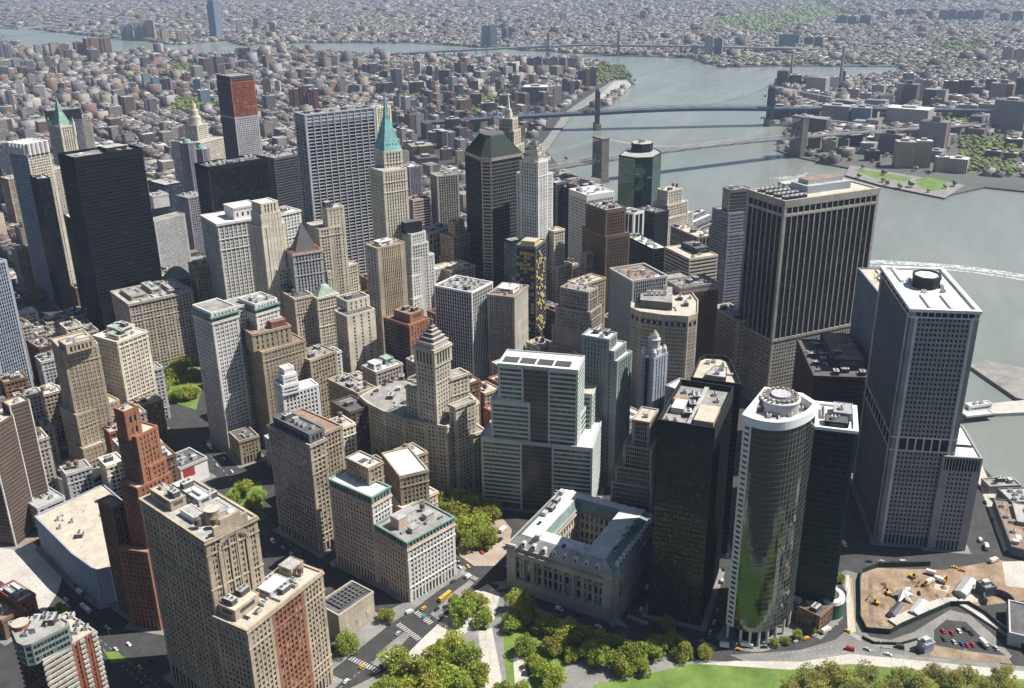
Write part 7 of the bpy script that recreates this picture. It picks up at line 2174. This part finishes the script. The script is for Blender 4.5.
VEH = '''West road in shade: bus white 86 610 98 620|truck green 81 595 92 604|car silver 107 628 116 636|car white 129 645 138 653|car yellow 140 668 148 676|van white 181 676 190 684|car dark 99 618 108 626|car silver 116 650 125 658|car black 150 662 160 671|car white 66 600 74 608|car dark 158 684 166 692|car red 75 586 84 595
the shaded avenue: van white 273 542 280 549|van silver 292 556 299 563|car silver 333 566 340 572|van white 322 573 328 579|truck white 210 448 217 455|car white 224 459 230 465|car silver 217 466 224 473|car dark 240 480 247 487|car white 232 472 238 478|car black 258 500 264 506|car silver 283 548 289 554|car yellow 303 562 309 568|car dark 312 578 318 584
the sunlit park road: car white 331 682 338 676|car yellow 362 667 370 660|bus blue 387 662 395 653|car yellow 423.5 609 430 604|van white 410 613 418 610|car teal 424 617 431 611|bus yellow 445 598 454 591|van white 468 577 474 571|car yellow 468 567 473 572|car black 458 562 464 567|car silver 460 568 466 572|car dark 453 582 460 577|car white 346 682 352 676|car silver 398 634 405 628|car black 437 610 444 604
the brick plaza: car red 482 553 486 557|van black 500 541 506 536|truck white 503 531 509 525
the custom house front: van white 559 610 567 613|car white 598 627 605 629|car silver 604 616 610 619|car dark 540 602 547 605|car black 577 616 584 619
the lane beside the black gridded tower: van white 647 588 649 581|car silver 653 607 660 609|car white 641 610 643 604|van silver 722 582 724 574|car dark 724 570 726 562|car white 714 623 716 616|car silver 710 633 712 626|car black 707 640 709 633|car dark 719 600 721 593|car silver 717 611 719 604|car white 727 556 729 548|car black 660 612 667 614|car dark 676 616 683 618
the bend below the mirror tower: truck blue 726 648 733 649|car yellow 738 650 745 651|truck white 747 647 755 648|car black 764 648 771 648|car silver 775 647 782 646|car dark 786 645 792 644|car white 797 642 803 641|car yellow 806 639 812 637|car silver 815 636 821 634|truck white 826 632 833 628|car black 845 594 845 586|car yellow 848 632 855 636
the road past the building site: van red 850 650 857 652|car silver 867 650 874 653|van dark 900 648 908 650|car black 914 652 921 654|car white 888 655 895 657
the fenced building site: truck orange 940 582 947 585|truck orange 932 575 939 577|truck white 930 583 936 580|car yellow 954 568 961 569|car orange 962 571 968 572|truck orange 994 562 1000 560|van white 908 591 914 589|car black 919 594 920 600
the fenced car park: car red 943 632 946 636|car red 952 634 955 638|car white 959 632 962 636|car black 965 630 968 634|car dark 944 640 947 644|car silver 954 643 957 647|car blue 962 645 965 649|car red 967 646 970 650|car red 973 646 976 650|truck beige 984 646 988 650|car silver 996 649 1000 653|car black 971 634 974 638
the shaded forecourt of the waffle fronted tower: truck white 842 545 848 549|car dark 869 562 876 562|car silver 881 562 888 562|van silver 903 563 910 563|car black 893 563 899 563
the riverside road: van white 980 541 978 535|truck white 986 548 984 541|car red 978 486 981 492|car black 985 503 988 509|car dark 992 520 995 526
the quay road at far right: car red 1003 500 1006 506|car white 1010 520 1013 526'''
for line in VEH.split('\n'):
    place, rest_ = line.split(': ', 1)
    cnt = {}
    ents = [e.split() for e in rest_.split('|')]
    for e in ents: cnt[e[0], e[1]] = cnt.get((e[0], e[1]), 0) + 1
    for kind, col, *q in ents:
        q = list(map(float, q))
        noun = {'car': 'taxi' if col == 'yellow' else 'car', 'van': 'van', 'truck': 'lorry', 'bus': 'bus'}[kind]
        n = cnt[kind, col]
        veh(kind, col, *q, '%s %s %son %s' % (col, noun, '' if n > 1 else '', place), 'vehicles on %s' % place)

# lamp posts
b = MB(); b.bar((0, 0, 0), (0, 0, 9), .12, M['steel'], 6, .08); b.bar((0, 0, 9), (1.8, 0, 9.3), .06, M['steel'], 5); pole = b.data('pole')
b = MB(); b.box((1.9, 0), .9, .35, 9.15, 9.35, M['hvac']); lh = b.data('lamp_head')
for i, (x, y) in enumerate(((395, 628), (430, 600), (456, 581), (365, 652), (494, 600), (500, 570), (520, 606), (600, 640), (700, 658), (735, 657), (770, 652), (800, 648), (846, 600), (880, 652), (920, 656), (960, 660), (110, 640), (140, 662), (486, 640), (490, 665), (540, 624))):
    g = un(x, y); o = root('street_lamp', (g.x, g.y, .1), 'grey street lamp post along the park roads', 'street lamp', 'street lamps along the park roads', i * .7)
    link('pole', pole, o); link('lamp_head', lh, o)

# ================================================================== light, air
w = bpy.data.worlds.new('World'); sc.world = w; w.use_nodes = True
nt = w.node_tree; bg = nt.nodes['Background']
sky = nt.nodes.new('ShaderNodeTexSky'); sky.sky_type = 'NISHITA'; sky.sun_disc = False
EL, AZ = 55, 151
sky.sun_elevation = R(EL); sky.sun_rotation = R(AZ); sky.altitude = 100; sky.air_density = 1.0; sky.dust_density = 1.2; sky.ozone_density = 1.0
nt.links.new(sky.outputs[0], bg.inputs[0]); bg.inputs[1].default_value = .05
sd = bpy.data.lights.new('sun', 'SUN'); sd.energy = 5.0; sd.angle = R(.5); sd.color = (1, .945, .86)
so = bpy.data.objects.new('sun', sd); COL.objects.link(so)
v = Vector((math.sin(R(AZ)) * math.cos(R(EL)), math.cos(R(AZ)) * math.cos(R(EL)), math.sin(R(EL))))
so.rotation_euler = v.to_track_quat('Z', 'Y').to_euler(); so.location = v * 3000

# haze: one closed box of even air
b = MB(); b.prism([(-4000, -16000), (19000, -16000), (19000, 19000), (-4000, 19000)], -7, 470, W['grey'], W['grey'], True)
o = b.build('haze'); o['kind'] = 'stuff'
m = bpy.data.materials.new('haze_air'); m.use_nodes = True; nt = m.node_tree
for n_ in list(nt.nodes):
    if n_.type == 'BSDF_PRINCIPLED': nt.nodes.remove(n_)
pv = nt.nodes.new('ShaderNodeVolumePrincipled'); pv.inputs['Color'].default_value = (.56, .72, 1.0, 1); pv.inputs['Density'].default_value = 4.6e-5; pv.inputs['Anisotropy'].default_value = .2
nt.links.new(pv.outputs[0], nt.nodes['Material Output'].inputs['Volume'])
o.data.materials.clear(); o.data.materials.append(m)

sc.view_settings.view_transform = 'Standard'; sc.view_settings.look = 'None'; sc.view_settings.exposure = 0.70; sc.view_settings.gamma = 1.0; sc.view_settings.use_curve_mapping = False
cy = sc.cycles
sc.render.engine = 'CYCLES'
cy.max_bounces = 5; cy.diffuse_bounces = 2; cy.glossy_bounces = 3; cy.transmission_bounces = 2; cy.transparent_max_bounces = 8; cy.volume_bounces = 0
cy.use_adaptive_sampling = True; cy.adaptive_threshold = .03; cy.use_denoising = True; cy.denoiser = 'OPENIMAGEDENOISE'
cy.caustics_reflective = False; cy.caustics_refractive = False
